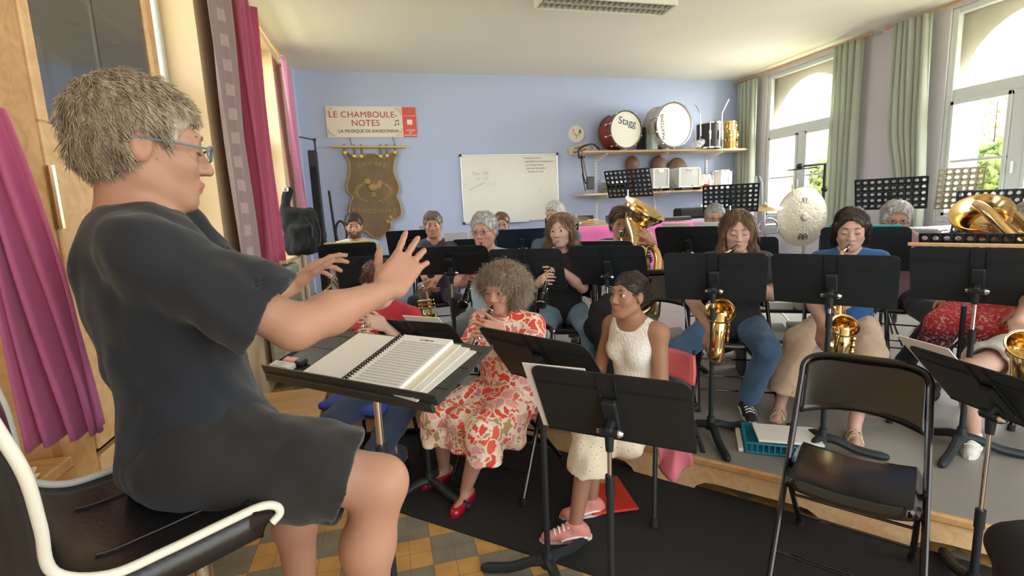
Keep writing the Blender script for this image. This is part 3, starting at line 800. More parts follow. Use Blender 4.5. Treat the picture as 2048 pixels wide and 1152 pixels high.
mb = MB(); mb.tube([(BP(400, 400)[0], yb_ - 0.01, BP(0, 400)[1]), (BP(560, 640)[0], yb_ - 0.01, BP(0, 560)[1])], 0.006, 6); mb.tube([(BP(520, 400)[0], yb_ - 0.01, BP(0, 395)[1]), (BP(440, 560)[0], yb_ - 0.01, BP(0, 560)[1])], 0.006, 6)
for cx, cy in ((660, 850), (630, 895)):
    p = BP(cx, cy); mb.ball((p[0], yb_ - 0.005, p[1]), (0.035, 0.018, 0.035))
part('rosette', mb, BANG, t)
# ---------------- whiteboard ----------------
t = thing('whiteboard', 'whiteboard with faint notes and marker writing in its top right corner', 'whiteboard', (1.985, YW, 1.32))
wx0, wx1, wz0, wz1 = 1.215, 2.76, 1.315, 2.33
part('panel', MB().box(((wx0 + wx1) / 2, YW - 0.015, (wz0 + wz1) / 2), (wx1 - wx0, 0.012, wz1 - wz0)), mat('whiteboard_enamel', (0.80, 0.80, 0.73), 0.3, var=0.03), t)
mb = MB()
for z in (wz0, wz1): mb.box(((wx0 + wx1) / 2, YW - 0.014, z), (wx1 - wx0 + .02, 0.022, 0.02), bev=0.004)
for x in (wx0, wx1): mb.box((x, YW - 0.014, (wz0 + wz1) / 2), (0.02, 0.022, wz1 - wz0), bev=0.004)
mb.box(((wx0 + wx1) / 2, YW - 0.04, wz0 - 0.012), (0.5, 0.06, 0.012)); part('frame', mb, STEEL, t)
mb = MB()
for x in (wx0, wx1):
    for z in (wz0, wz1): mb.box((x, YW - 0.015, z), (0.04, 0.028, 0.04), bev=0.006)
part('corner_cap', mb, BLACKP, t)
FAINT = mat('faint_marker', (0.52, 0.53, 0.50), 0.7); yy = YW - 0.0225
for i, s_ in enumerate(('Prochaines seances', 'rassembler les accompagnateurs', 'pour chaque seance', 'voir avec les anciens !', 'reunion le 17 mai')):
    text_obj('marker_writing', s_, 0.036, (2.20 + 0.015 * i, yy, 2.275 - i * 0.052), X_, Z_, mat('marker_ink', (0.16, 0.16, 0.17), 0.6), t, align='LEFT', shear=0.3, depth=0.001)
text_obj('marker_writing', 'Tpo 100', 0.075, (1.50, yy, 2.06), X_, Z_, FAINT, t, depth=0.001, shear=0.2); text_obj('marker_writing', 'm. 135', 0.07, (1.53, yy, 1.98), X_, Z_, FAINT, t, depth=0.001, shear=0.2)
mb = MB()
for i in range(9): mb.ball((1.33 + i * 0.028, yy, 1.815 + i * 0.0125), (0.006, 0.001, 0.005)); mb.box((1.336 + i * 0.028, yy, 1.825 + i * 0.0125), (0.0015, 0.001, 0.022))
part('drawn_notes', mb, INKB, t)
mb = MB()
for i in range(4): mb.box((1.64, yy, 1.865 + i * 0.018), (0.18, 0.001, 0.0018))
for x in (1.74, 1.79): mb.box((x, yy, 1.90), (0.0018, 0.001, 0.09))
for x, z in ((1.27, 1.87), (1.27, 1.93)): mb.tube([(x + 0.03 * math.cos(a), yy, z + 0.035 * math.sin(a)) for a in np.linspace(0, 2 * PI, 13)[:-1]], 0.0012, 5, closed=True)
mb.tube([(2.22, yy, 2.03), (2.22, yy, 2.09), (2.29, yy, 2.10), (2.29, yy, 2.05)], 0.0015, 5)
mb.tube([(2.33, yy, 1.92), (2.42, yy, 1.82)], 0.0012, 5); mb.tube([(2.43, yy, 1.80), (2.45, yy, 1.75), (2.49, yy, 1.83)], 0.0014, 5)
part('faint_drawing', mb, FAINT, t)
# ---------------- rooster plaque and wooden plate ----------------
t = thing('round_plaque', 'round cream plaque with a painted rooster on the wall left of the drum', 'plaque', (3.09, YW, 2.5))
c = Wy(1153, 268, YW - 0.02)
part('disc', MB().lathe([(0.0001, 0.018), (0.128, 0.018), (0.135, 0.012), (0.135, 0)], c + [0, 0.018, 0], (0, -1, 0), 40), SIGNW, t)
YOL = mat('rooster_gold', (0.50, 0.38, 0.08), 0.6); yy = c[1] - 0.002
mb = MB(); mb.tube(spline([(c[0] - 0.05, yy, c[2] + 0.045), (c[0] - 0.035, yy, c[2] + 0.0), (c[0], yy, c[2] - 0.025), (c[0] + 0.03, yy, c[2] - 0.005), (c[0] + 0.05, yy, c[2] + 0.04)], 5), [0.006 + 0.012 * math.sin(PI * i / 20) for i in range(21)], 8, flat=0.3)
part('rooster_body', mb, YOL, t)
mb = MB()
for a in (-0.3, 0.1, 0.5): mb.tube(spline([(c[0] + 0.035, yy, c[2] + 0.0), (c[0] + 0.05, yy, c[2] + 0.05 - a * .03), (c[0] + 0.075, yy, c[2] + 0.03 - a * .05)], 4), 0.005, 6)
mb.tube([(c[0] + 0.0, yy, c[2] - 0.03), (c[0] + 0.005, yy, c[2] - 0.06), (c[0] - 0.015, yy, c[2] - 0.062)], 0.003, 6); part('rooster_tail', mb, mat('rooster_dark', (0.12, 0.10, 0.03), 0.6), t)
part('rooster_comb', MB().ball((c[0] - 0.052, yy, c[2] + 0.058), (0.010, 0.004, 0.012)), SIGNR, t)
for i, ch in enumerate('LE COQ'):
    a = PI * (0.75 - 0.1 * i); text_obj('letter', ch, 0.03, (c[0] + 0.105 * math.cos(a), yy, c[2] + 0.105 * math.sin(a)), (math.sin(a), 0, -math.cos(a)), (math.cos(a), 0, math.sin(a)), mat('pale_brown_ink', (0.4, 0.33, 0.25), 0.7), t, depth=0.001)
t = thing('wooden_plate', 'slanted pale wooden name plate under the rooster plaque', 'plaque', (3.15, YW, 2.35))
c = Wy(1158, 298, YW - 0.02); a = 0.24; R = ry(-a)
part('plate', MB().box(c, (0.36, 0.016, 0.13), R, bev=0.003), mat('pale_plywood', (0.68, 0.60, 0.46), 0.6), t)
for s_, dz in (('Fanfare', 0.025), ('Randonnai', -0.03)): text_obj('lettering', s_, 0.055, c + R @ np.array([0, -0.010, dz]), R @ np.array([1, 0, 0]), R @ np.array([0, 0, 1]), INKB, t)
# ---------------- wall shelves ----------------
SH1, SH2 = 2.325, 1.685
def shelf(zt, xa, xb, label):
    t = thing('wall_shelf', label, 'shelf', ((xa + xb) / 2, YW, zt - 0.03))
    part('board', MB().box(((xa + xb) / 2, YW - 0.26, zt - 0.015), (xb - xa, 0.44, 0.03), bev=0.003), SHELFW, t)
    for x in (3.42, 4.48, 5.47):
        if xa < x < xb:
            mb = MB(); mb.prism([(0, 0), (0.36, 0), (0.36, -0.02), (0.03, -0.10), (0, -0.10)], 0.02, (x + 0.01, YW - 0.035, zt - 0.031), (0, -1, 0), (0, 0, 1)); part('bracket', mb, WHITE, t)
shelf(SH1, 3.02, 6.02, 'long wooden wall shelf carrying the bass drums'); shelf(SH2, 3.02, 6.00, 'long wooden wall shelf carrying plastic boxes below the drums')
for x, lb in ((3.42, 'white slotted shelf upright, leftmost of the three'), (4.48, 'white slotted shelf upright, middle one of the three'), (5.47, 'white slotted shelf upright, nearest the windows')):
    mb = MB().box((x, YW - 0.012, 1.8), (0.035, 0.02, 1.25))
    for k in range(24): mb.box((x, YW - 0.0225, 1.25 + k * 0.05), (0.007, 0.002, 0.02), mi=1)
    single('shelf_upright', mb, [WHITE, INKB], lb, 'shelf upright', 'slotted shelf uprights')
# drums
HEADM = mat('drum_head', (0.80, 0.79, 0.71), 0.4); CREAMD = mat('cream_drum_wrap', (0.55, 0.50, 0.42), 0.4, var=0.1); REDV = mat('dark_red_drum', (0.24, 0.02, 0.03), 0.5, var=0.15)
def bass_drum(label, c, r, dep, shellm, hoopm, lettering, ang_txt, txt_off, size, yaw=0.0, group='bass drums on the top shelf'):
    c = np.array(c, float); ax = rz(yaw) @ np.array([0, -1.0, 0]); xr = rz(yaw) @ np.array([1.0, 0, 0])
    t = thing('bass_drum', label, 'drum', (c[0], c[1], c[2] - r), 0, group)
    part('shell', MB().lathe([(0.0001, -dep), (r * 0.95, -dep), (r * 0.95, -0.01)], c, ax, 44), shellm, t)
    part('drum_head', MB().lathe([(0.0001, 0.003), (r * 0.93, 0.002), (r * 0.95, -0.01)], c, ax, 44), HEADM, t)
    for z in (0.0, -dep): part('hoop', MB().lathe([(r * 0.94, z - 0.03), (r, z - 0.03), (r * 1.01, z - 0.012), (r, z + 0.012), (r * 0.94, z + 0.012), (r * 0.94, z - 0.03)], c, ax, 44), hoopm, t)
    for k in range(10):
        a = 2 * PI * (k + 0.5) / 10; d = xr * math.cos(a) + np.array([0, 0, 1]) * math.sin(a); mb = MB()
        mb.cyl(c + d * r * 1.0 - ax * 0.02, c + d * r * 1.0 - ax * 0.13, 0.007, n=8); mb.box(c + d * r * 0.99 - ax * 0.14, (0.03, 0.04, 0.03), bev=0.006); mb.box(c + d * r * 1.01, (0.02, 0.03, 0.02), bev=0.004)
        part('tension_lug', mb, CHROME, t)
    up = np.array([0, 0, 1.0]); ca, sa = math.cos(ang_txt), math.sin(ang_txt)
    X = xr * ca + up * sa; Y = -xr * sa + up * ca
    text_obj('lettering', lettering, size, c + ax * 0.004 + xr * txt_off[0] + up * txt_off[1], X, Y, INKB, t)
    return t
p = Wy(1252, 257, 7.12); bass_drum('bass drum with a white head, dark red shell, Stagg lettering', (p[0], 7.12, SH1 + 0.285), 0.28, 0.34, REDV, mat('dark_hoop', (0.10, 0.08, 0.06), 0.4), 'Stagg', -0.18, (0.02, 0.11), 0.15, 0.10)
p = Wy(1348, 251, 7.08); bass_drum('largest bass drum, cream shell, MAXTONE lettering running up its head', (p[0], 7.08, SH1 + 0.345), 0.34, 0.34, CREAMD, CHROME, 'MAXTONE', PI / 2 + 0.12, (-0.205, -0.03), 0.078, 0.10)
# black snare drum with chrome rods, holders
def small_drum(label, c, r, h, m, nl=8, chrome=CHROME, name='snare_drum', cat='drum', group=None):
    t = thing(name, label, cat, c, 0, group); c = np.array(c, float)
    part('shell', MB().lathe([(r * 0.96, 0.01), (r * 0.96, h - 0.01)], c, n=32), m, t)
    part('drum_head', MB().lathe([(0.0001, h), (r * 0.97, h), (r * 0.97, h - 0.01)], c, n=32), HEADM, t)
    for z in (0, h - 0.02): part('hoop', MB().lathe([(r * 0.96, z), (r * 1.02, z), (r * 1.02, z + 0.022), (r * 0.96, z + 0.022), (r * 0.96, z)], c, n=32), chrome, t)
    for k in range(nl):
        a = 2 * PI * (k + 0.3) / nl; d = np.array([math.cos(a), math.sin(a), 0]); mb = MB()
        mb.cyl(c + d * r * 1.03 + [0, 0, 0.01], c + d * r * 1.03 + [0, 0, h - 0.01], 0.005, n=8)
        mb.box(c + d * r * 1.0 + [0, 0, h * 0.5], (0.025, 0.025, h * 0.35), rz(a), bev=0.006); part('tension_lug', mb, chrome, t)
    return t
p = Wy(1418, 268, 7.28); t = small_drum('tall black drum with chrome rods at the right end of the top shelf', (p[0], 7.28, SH1), 0.20, 0.40, BLACKP)
for sg, px, tx in ((-1, 1402, 1390), (1, 1443, 1457)):
    a = Wy(px, 262, 7.16); m_ = Wy(px + (-2 if sg < 0 else 1), 226, 7.16); e = Wy(tx, 208 if sg < 0 else 199, 7.12)
    mb = MB(); mb.tube([a - [0, 0, 0.08], a, m_, e], 0.009, 8); mb.ball(e, 0.016); part('holder_arm', mb, CHROME, t)
GOLDT = mat('amber_drum', (0.55, 0.33, 0.06), 0.25, 0.4, coat=0.5)
for i, (px, pz) in enumerate(((1461, 0.0), (1461, 0.15), (1458, 0.30))):
    p = Wy(px, 265, 7.42); small_drum(['amber practice drum at the bottom of the small stack', 'amber practice drum in the middle of the small stack', 'amber practice drum on top of the small stack'][i], (p[0] - 0.02, 7.40, SH1 + pz), 0.115, 0.145, GOLDT, 5, BRASS, 'hand_drum', 'drum', 'stacked amber drums')
p = Wy(1441, 352, 7.4); small_drum('white snare drum with chrome fittings on the lower shelf', (p[0], 7.40, SH2), 0.17, 0.30, WHITE)
p = Wy(1410, 360, 7.45); small_drum('pale snare drum behind a cloth bag on the lower shelf', (p[0] - 0.06, 7.44, SH2), 0.15, 0.24, mat('pearl_wrap', (0.62, 0.64, 0.6), 0.3))
# folder between drums
p = Wy(1300, 275, 7.3); single('folder', MB().box((p[0], 7.3, SH1 + 0.19), (0.10, 0.25, 0.38), rz(0.2), bev=0.005), mat('pale_blue_card', (0.55, 0.66, 0.74), 0.6), 'pale blue folder standing between the two bass drums', 'folder')
p = Wy(1292, 275, 7.4); single('drum_case', MB().box((p[0] - 0.04, 7.44, SH1 + 0.18), (0.10, 0.25, 0.36), bev=0.02), BLACKP, 'dark case standing behind the pale blue folder', 'case')
p = Wy(1389, 290, 7.2); SD = SDF().ell((p[0] + 0.0, 7.13, SH1 + 0.06), (0.09, 0.08, 0.06)).ell((p[0] + 0.07, 7.10, SH1 + 0.09), (0.04, 0.04, 0.05)).ell((p[0] - 0.06, 7.10, SH1 + 0.04), (0.05, 0.06, 0.04)).noise(0.008, 60).cut((0, 0, SH1 + 0.002), (0, 0, -1))
CLR = mat('clear_plastic_film', (0.7, 0.72, 0.72), 0.15, alpha=0.55)
o = sdf_part('plastic_bag', SD, 0.01, CLR, None, label='crumpled clear plastic bag at the foot of the largest drum'); o['category'] = 'bag'
# lower shelf boxes
CLRB = mat('frosted_plastic', (0.75, 0.77, 0.77), 0.3, alpha=0.5)
def bin_box(px, w, label, lab=None):
    p = Wy(px, 357, 7.32); x = p[0]; t = thing('storage_box', label, 'box', (x, 7.32, SH2), 0, 'clear plastic boxes'); h = 0.30; z = SH2 + 0.04
    mb = MB()
    for dx in (-1, 1): mb.box((x + dx * w / 2, 7.32, z + h / 2), (0.006, 0.3, h))
    for dy in (-1, 1): mb.box((x, 7.32 + dy * 0.15, z + h / 2), (w, 0.006, h))
    mb.box((x, 7.32, z), (w, 0.3, 0.008)); part('tub', mb, CLRB, t)
    mb = MB()
    for dx in (-1, 1): mb.box((x + dx * w / 2, 7.17, z + h / 2), (0.018, 0.018, h))
    for q in (z + h, z + 0.01): mb.box((x, 7.17, q), (w, 0.02, 0.02), bev=0.004)
    for dx in (-1, 1): mb.box((x + dx * w / 2, 7.32, z + h), (0.02, 0.3, 0.02))
    part('rim', mb, WHITE, t)
    part('front_panel_label', MB().box((x, 7.163, z + h - 0.035), (0.09, 0.004, 0.05)), SIGNW, t)
    if lab: text_obj('lettering', lab, 0.05, (x, 7.158, z + h - 0.035), X_, Z_, INKR, t)
    mb = MB(); rg = np.random.default_rng(int(px))
    for k in range(14): a = rg.uniform(-1, 1, 3); c = np.array([x, 7.3, z + 0.06]) + a * [w * 0.35, 0.10, 0.04]; mb.cyl(c, c + nrm(rg.normal(size=3)) * [1, 1, 0.5] * 0.13, 0.010, n=6, mi=k % 3)
    part('stick', mb, [PINE, STEEL, WHITE], t)
    mb = MB()
    for dx in (-0.9, 0.9): mb.box((x + dx * w / 2, 7.2, SH2 + 0.019), (0.03, 0.2, 0.036))
    part('foot', mb, BLACKP, t)
bin_box(1312, 0.26, 'clear storage box of sticks and paper on the lower shelf, left of the case'); bin_box(1368, 0.36, 'clear storage box with a red lettered label on the lower shelf', 'FAG')
CASEB = mat('brown_case', (0.20, 0.11, 0.08), 0.6, var=0.2)
for px, py, r, lb in ((1265, 322, 0.11, 'dark oval cushion leaning behind the perforated stand'), (1318, 325, 0.13, 'brown oval instrument case above the left storage box'), (1355, 338, 0.19, 'broad brown rounded case behind the labelled storage box')):
    p = Wy(px, py, 7.55); s_ = SDF().ell((p[0], 7.56, p[2] - 0.05), (r, 0.10, r * 1.25)).cut((0, 0, SH2 + 0.001), (0, 0, -1)); s_.cone((p[0], 7.56, p[2] - 0.05), (p[0], 7.56, SH2 + 0.06), r * 0.6, 0.05, 0.05).cut((0, 0, SH2 + 0.001), (0, 0, -1))
    o = sdf_part('instrument_case', s_, 0.015, CASEB, None, label=lb); o['category'] = 'case'
p = Wy(1392, 365, 7.3); single('wooden_block', MB().box((p[0], 7.25, SH2 + 0.145), (0.06, 0.14, 0.28), ry(-0.12), bev=0.004), PINE, 'slim wooden box leaning beside the labelled storage box', 'box')
p = Wy(1402, 372, 7.25); single('red_tin', MB().lathe([(0.0001, 0), (0.05, 0), (0.05, 0.08), (0.0001, 0.08)], (p[0] + .02, 7.12, SH2), n=20), SIGNR, 'small red tin at the edge of the lower shelf', 'tin')
# piles of books lower shelf left
for i, (dx, z, hh, w, m_) in enumerate(((0, 0, 0.03, 0.34, 'green_cover'), (0.02, 0.031, 0.035, 0.33, 'tan_cover'), (-0.01, 0.067, 0.05, 0.32, 'grey_cover'), (0.02, 0.118, 0.045, 0.30, 'grey_cover'), (0.0, 0.164, 0.05, 0.26, 'white_cover'))):
    col = {'green_cover': (0.05, 0.20, 0.12), 'tan_cover': (0.45, 0.28, 0.14), 'grey_cover': (0.28, 0.29, 0.27), 'white_cover': (0.72, 0.72, 0.68)}[m_]
    lb = ['green binder lying at the bottom of the pile', 'tan book second from the bottom of the pile', 'dark grey binder in the middle of the pile', 'dark grey binder second from the top of the pile', 'white box file on top of the pile'][i] + ' on the lower shelf'
    mb = MB(); x = 3.56 + dx; mb.box((x, 7.36, SH2 + z + hh / 2), (w, 0.28, hh), rz(0.1 * (i - 2)), bev=0.003); mb.box((x + 0.005, 7.355, SH2 + z + hh / 2), (w - 0.0, 0.27, hh - 0.01), rz(0.1 * (i - 2)), mi=1)
    single('binder', mb, [mat(m_, col, 0.6), PAPER], lb, 'binder', 'binders piled on the lower shelf')
# marching harness hanging from the shelf
t = thing('drum_harness', 'black marching drum harness hooked over the left end of the shelves', 'harness', Wy(1175, 378, 7.1))
def hp(cx, cy, y=7.12): return Wy(1120 + cx / 5.235, 200 + cy / 5.235, y)
mb = MB()
for off in (0, 0.10): mb.tube(spline([hp(200, 610), hp(195, 530), hp(235, 490, 7.1 + off), hp(290, 470, 7.0 + off), hp(350, 465, 7.15 + off), hp(410, 515, 7.3 + off)], 6), 0.014, 8)
part('shoulder_loop', mb, BLACKM, t)
mb = MB(); mb.tube([hp(205, 600), hp(255, 600)], 0.02, 8); mb.tube([hp(222, 610), hp(245, 800), hp(270, 880)], 0.011, 8); mb.tube([hp(232, 770), hp(265, 955)], 0.007, 8); part('frame', mb, BLACKM, t)
part('padded_strap', MB().tube([hp(228, 540), hp(245, 620), hp(262, 720), hp(282, 810)], 0.022, 8, flat=0.4), mat('tan_strap', (0.36, 0.22, 0.16), 0.7), t)
part('belly_plate', MB().box(hp(318, 870), (0.14, 0.03, 0.19), rz(0.2), bev=0.012), BLACKP, t)
mb = MB(); mb.cyl(hp(170, 692), hp(215, 690), 0.008, n=8); mb.ball(hp(172, 692), 0.016); part('thumb_screw', mb, STEEL, t)
# ---------------- pink covered table with instruments ----------------
PINKT = mat('pink_tablecloth', (0.78, 0.17, 0.46), 0.85, sheen=0.4, var=0.08, vscale=4, bump=0.3, bscale=12)
PTZ = 1.225
t = thing('table', 'long table hidden under a bright pink cloth at the back', 'table', (3.5, 6.7, SZ))
part('tabletop', MB().box((3.5, 6.75, PTZ - 0.03), (2.3, 0.86, 0.03)), SHELFW, t)
for x in (2.42, 4.58):
    for y in (6.36, 7.14): part('leg', MB().box((x, y, (SZ + PTZ - 0.04) / 2), (0.05, 0.05, PTZ - 0.045 - SZ)), BLACKM, t)
mb = MB()
def fn(u, v):
    x = 2.33 + 2.34 * u
    y = 6.30 - 0.02 * (1 - v) + 0.02 * math.sin(u * 46) * (1 - v)
    return (x, y, 0.55 + (PTZ - 0.55) * v)
mb.grid(fn, 90, 8); mb.grid(lambda u, v: (2.33 + 2.34 * u, 6.30 + 0.10 * v, PTZ - 0.002), 20, 3)
o = single('tablecloth', mb, PINKT, 'bright pink cloth hanging over the front of the back table', 'tablecloth', ang=0); o.modifiers.new('t', 'SOLIDIFY').thickness = 0.005
def on_table(px, y, z=0): p = Wy(px, 430, y); return np.array([p[0], y, PTZ + z])
c = on_table(1182, 6.85)
for k, lb in enumerate(('lowest', 'second lowest', 'second highest', 'topmost')): a = 0.4 * k - 0.7; d = np.array([math.cos(a), math.sin(a), 0]); mb = MB(); q = c + np.array([0.0, 0.03 * k - 0.05, 0.012 + 0.019 * k]); mb.cyl(q - d * 0.19, q + d * 0.19, 0.009, 0.006, n=8); mb.ball(q + d * 0.2, 0.011); single('drumstick', mb, PINE, lb + ' wooden drumstick of the small heap on the back table', 'drumstick', 'drumsticks heaped on the back table')
s_ = SDF().ell(c + [-0.24, 0, 0.075], (0.06, 0.06, 0.07)).ell(c + [-0.19, 0.02, 0.05], (0.05, 0.05, 0.045)).noise(0.006, 70); o = sdf_part('cloth_ball', s_, 0.012, mat('cream_wool', (0.72, 0.66, 0.55), 0.95), None, label='cream ball of cloth beside the drumsticks on the back table'); o['category'] = 'cloth'
c = on_table(1220, 7.0); single('tablet', MB().box(c + [0, 0, 0.06], (0.14, 0.02, 0.12), bev=0.004), mat('dark_blue_plastic', (0.03, 0.06, 0.16), 0.3), 'small dark blue screen standing on the back table', 'screen')
c = on_table(1340, 6.8); t = thing('glockenspiel', 'silver barred glockenspiel on the pink covered table', 'glockenspiel', c)
part('frame', MB().box(c + [0, 0, 0.02], (0.62, 0.20, 0.04), bev=0.006), BLACKP, t)
for k in range(16): part('bar', MB().box(c + [-0.29 + k * 0.038, -0.02 + 0.0 * k, 0.052], (0.028, 0.19 - k * 0.005, 0.012), bev=0.003), STEEL, t)
c = on_table(1380, 7.08); t = thing('keyboard_case', 'black padded case at the right end of the back table', 'case', c); part('body', MB().box(c + [0, 0, 0.09], (0.50, 0.22, 0.17), bev=0.03), BLACKF, t); part('buckle', MB().box(c + [0.2, -0.115, 0.11], (0.03, 0.01, 0.04), bev=0.003), CHROME, t)
c = on_table(1432, 7.08); single('white_board', MB().box(c + [-0.1, 0.0, 0.2], (0.5, 0.2, 0.03), bev=0.004), WHITE, 'white flat panel lying on the black padded case', 'panel')
c = on_table(1165, 7.0); single('laptop', MB().box(c + [0.0, 0.0, 0.07], (0.3, 0.15, 0.13), bev=0.01), BLACKP, 'black equipment box on the back table behind the white-haired man', 'box')
# ---------------- left side: radiator cover, bag, stands ----------------
PALEG = mat('pale_green_paint', (0.42, 0.46, 0.38), 0.55, var=0.05)
t = thing('radiator', 'pale green radiator below the far left window', 'radiator', (XL + 0.10, 5.0, 0.1))
for k in range(9): part('column', MB().box((XL + 0.12, 4.62 + k * 0.115, 0.58), (0.15, 0.10, 0.95), bev=0.03), PALEG, t)
part('pipe', MB().cyl((XL + 0.1, 4.5, 0.18), (XL + 0.1, 5.72, 0.18), 0.02), PALEG, t)
s_ = SDF().rbox((-0.86, 5.85, 1.36), (0.16, 0.22, 0.24), 0.06).rbox((-0.83, 5.66, 1.28), (0.12, 0.07, 0.15), 0.05, k=0.03).cone((-0.98, 5.7, 1.55), (-0.93, 5.72, 1.78), 0.055, 0.045, 0.03).noise(0.012, 22)
t = thing('backpack', 'black backpack standing on the sill of the far left window', 'bag', (-0.9, 5.85, 1.12)); sdf_part('bag_body', s_, 0.016, BLACKF, t)
mb = MB(); mb.tube(spline([(-0.78, 5.64, 1.52), (-0.72, 5.62, 1.4), (-0.74, 5.60, 1.22)], 6), 0.012, 6); mb.tube(spline([(-0.70, 5.76, 1.5), (-0.66, 5.75, 1.36), (-0.68, 5.72, 1.18)], 6), 0.012, 6); part('strap', mb, BLACKP, t)
part('buckle', MB().box((-0.94, 5.68, 1.80), (0.05, 0.05, 0.05), bev=0.01), STEEL, t)
# camera-like black box on the near sill
t = thing('black_device', 'small black device on the window sill behind the conductor', 'device', (-0.95, 3.80, 1.12)); part('body', MB().box((-0.98, 3.74, 1.155), (0.12, 0.16, 0.07), bev=0.015), mat('grey_plastic', (0.10, 0.11, 0.12), 0.4), t); part('lens', MB().cyl((-0.92, 3.72, 1.155), (-0.90, 3.71, 1.155), 0.022), BLACKG, t)
def boom_stand(label, x, y, z0, h, boom, tilt=(0.03, 0)):
    t = thing('microphone_stand', label, 'stand', (x, y, z0)); top = np.array([x + tilt[0], y + tilt[1], z0 + h]); b0 = np.array([x, y, z0 + 0.08])
    part('pole', MB().tube([b0, (b0 + top) / 2, top], [0.018, 0.016, 0.012], 10), BLACKM, t); part('boom_arm', MB().cyl(top, top + np.array(boom), 0.008, n=8), BLACKM, t)
    part('clutch', MB().cyl(b0 + (top - b0) * 0.5 - [0, 0, .03], b0 + (top - b0) * 0.5 + [0, 0, .03], 0.024, n=10), BLACKP, t); part('boom_joint', MB().ball(top, 0.022), BLACKP, t)
    for k in range(3): a = 2.1 * k + 0.4; part('leg', MB().tube([b0 + [0, 0, .05], b0 + [0.26 * math.cos(a), 0.26 * math.sin(a), -0.07]], 0.010, 8), BLACKM, t)
    return t
q = Wy(618, 470, 6.9); boom_stand('tall black boom stand in the left corner by the pink curtain', -0.72, 6.85, SZ if False else 0.0, 2.46, (-0.17, -0.05, 0.03), (-0.02, 0))
t = thing('speaker_column', 'slim black column standing behind the boom stand', 'column', (-0.80, 7.1, 0)); part('body', MB().box((-0.80, 7.05, 1.2), (0.10, 0.16, 2.3), bev=0.01), BLACKP, t); part('grille', MB().box((-0.80, 6.965, 1.35), (0.07, 0.01, 1.6), bev=0.003), BLACKF, t)
t = thing('folded_stand', 'folded black stand with a looped cable against the blue wall', 'stand', (-0.62, 7.2, 0)); part('pole', MB().tube([(-0.58, 7.2, 0.01), (-0.66, 7.2, 1.85)], 0.016, 8), BLACKM, t)
mb = MB(); mb.tube([(-0.55 + 0.07 * math.cos(a), 7.15, 1.28 + 0.16 * math.sin(a)) for a in np.linspace(0, 2 * PI, 20)[:-1]], 0.016, 8, closed=True); part('cable_loop', mb, BLACKP, t)
# ---------------- tall glazed cabinet at the left ----------------
t = thing('cabinet', 'tall pine cabinet with a glazed door at the left edge behind the conductor', 'cabinet', (-1.0, 2.0, 0))
cx0, cx1, cy0, cy1 = -1.06, -0.84, 1.42, 2.40
mb = MB(); mb.box((-0.95, cy0 + 0.015, 1.4), (0.22, 0.03, 2.8)); mb.box((-0.95, cy1 - 0.015, 1.4), (0.22, 0.03, 2.8)); mb.box((-0.95, 1.91, 2.79), (0.22, 0.98, 0.03)); mb.box((-1.05, 1.91, 1.4), (0.012, 0.96, 2.78))
for z in (0.05, 0.52, 0.98, 1.72, 2.2): mb.box((-0.955, 1.91, z), (0.20, 0.94, 0.02))
part('body', mb, PINE, t)
mb = MB(); mb.box((-0.83, 1.485, 1.4), (0.03, 0.13, 2.8), bev=0.006); mb.box((-0.83, 2.37, 1.4), (0.03, 0.06, 2.8), bev=0.006); part('post', mb, PINE2, t)
d = MB(); d.box((-0.825, 1.945, 1.33), (0.028, 0.78, 0.88), bev=0.004)
d.box((-0.825, 1.575, 2.25), (0.028, 0.04, 0.96), bev=0.004); d.box((-0.825, 2.32, 2.25), (0.028, 0.03, 0.96), bev=0.004); d.box((-0.825, 1.945, 2.74), (0.028, 0.78, 0.08), bev=0.004)
o = part('door', d, PINE, t); gm = glassy('cabinet_glass', (0.62, 0.62, 0.60), 0.30, 0.04); part('door_glass', MB().box((-0.822, 1.76, 2.23), (0.005, 0.335, 0.94)), gm, o); part('door_glass', MB().box((-0.822, 2.12, 2.23), (0.005, 0.37, 0.94)), gm, o)
part('hinge', MB().cyl((-0.805, 1.552, 1.50), (-0.805, 1.552, 1.66), 0.009, n=8), BRASSD, o)
d = MB()
for ya, yb2 in ((1.555, 1.74), (1.75, 2.335)): d.box((-0.825, (ya + yb2) / 2, 0.62), (0.026, yb2 - ya, 0.5), bev=0.004)
part('lower_door', d, PINE, t)
mb = MB(); mb.box((-0.90, 1.68, 1.89), (0.01, 0.21, 0.297)); mb.box((-0.895, 1.86, 1.87), (0.01, 0.10, 0.27))
single('sheet_music', mb, PAPER, 'sheets of printed music standing behind the cabinet glass', 'sheet music')
# low shelf with books at the left, behind the seat
t = thing('low_shelf', 'low pine shelf unit beside the cabinet, partly behind the seat', 'shelf', (-0.95, 1.1, 0))
mb = MB(); mb.box((-0.93, 0.98, 0.93), (0.28, 0.84, 0.03), bev=0.004); mb.box((-0.93, 0.98, 0.45), (0.28, 0.84, 0.03)); mb.box((-0.93, 1.385, 0.465), (0.28, 0.03, 0.90)); mb.box((-0.93, 0.575, 0.465), (0.28, 0.03, 0.90)); mb.box((-1.06, 0.98, 0.46), (0.012, 0.8, 0.9))
part('frame', mb, PINE2, t)
for k, (y, c3, lb) in enumerate(((1.33, (0.40, 0.03, 0.04), 'red songbook leaning on the low pine shelf, nearest its end'), (1.27, (0.75, 0.72, 0.68), 'white songbook leaning between two red ones on the low shelf'), (1.21, (0.42, 0.04, 0.05), 'red songbook leaning against the white one on the low shelf'))):
    single('songbook', MB().box((-0.89, y, 0.60), (0.17, 0.018, 0.24), rx(0.22), bev=0.002), mat('cover_%d' % (k % 2), c3, 0.6), lb, 'book', 'songbooks on the low shelf')
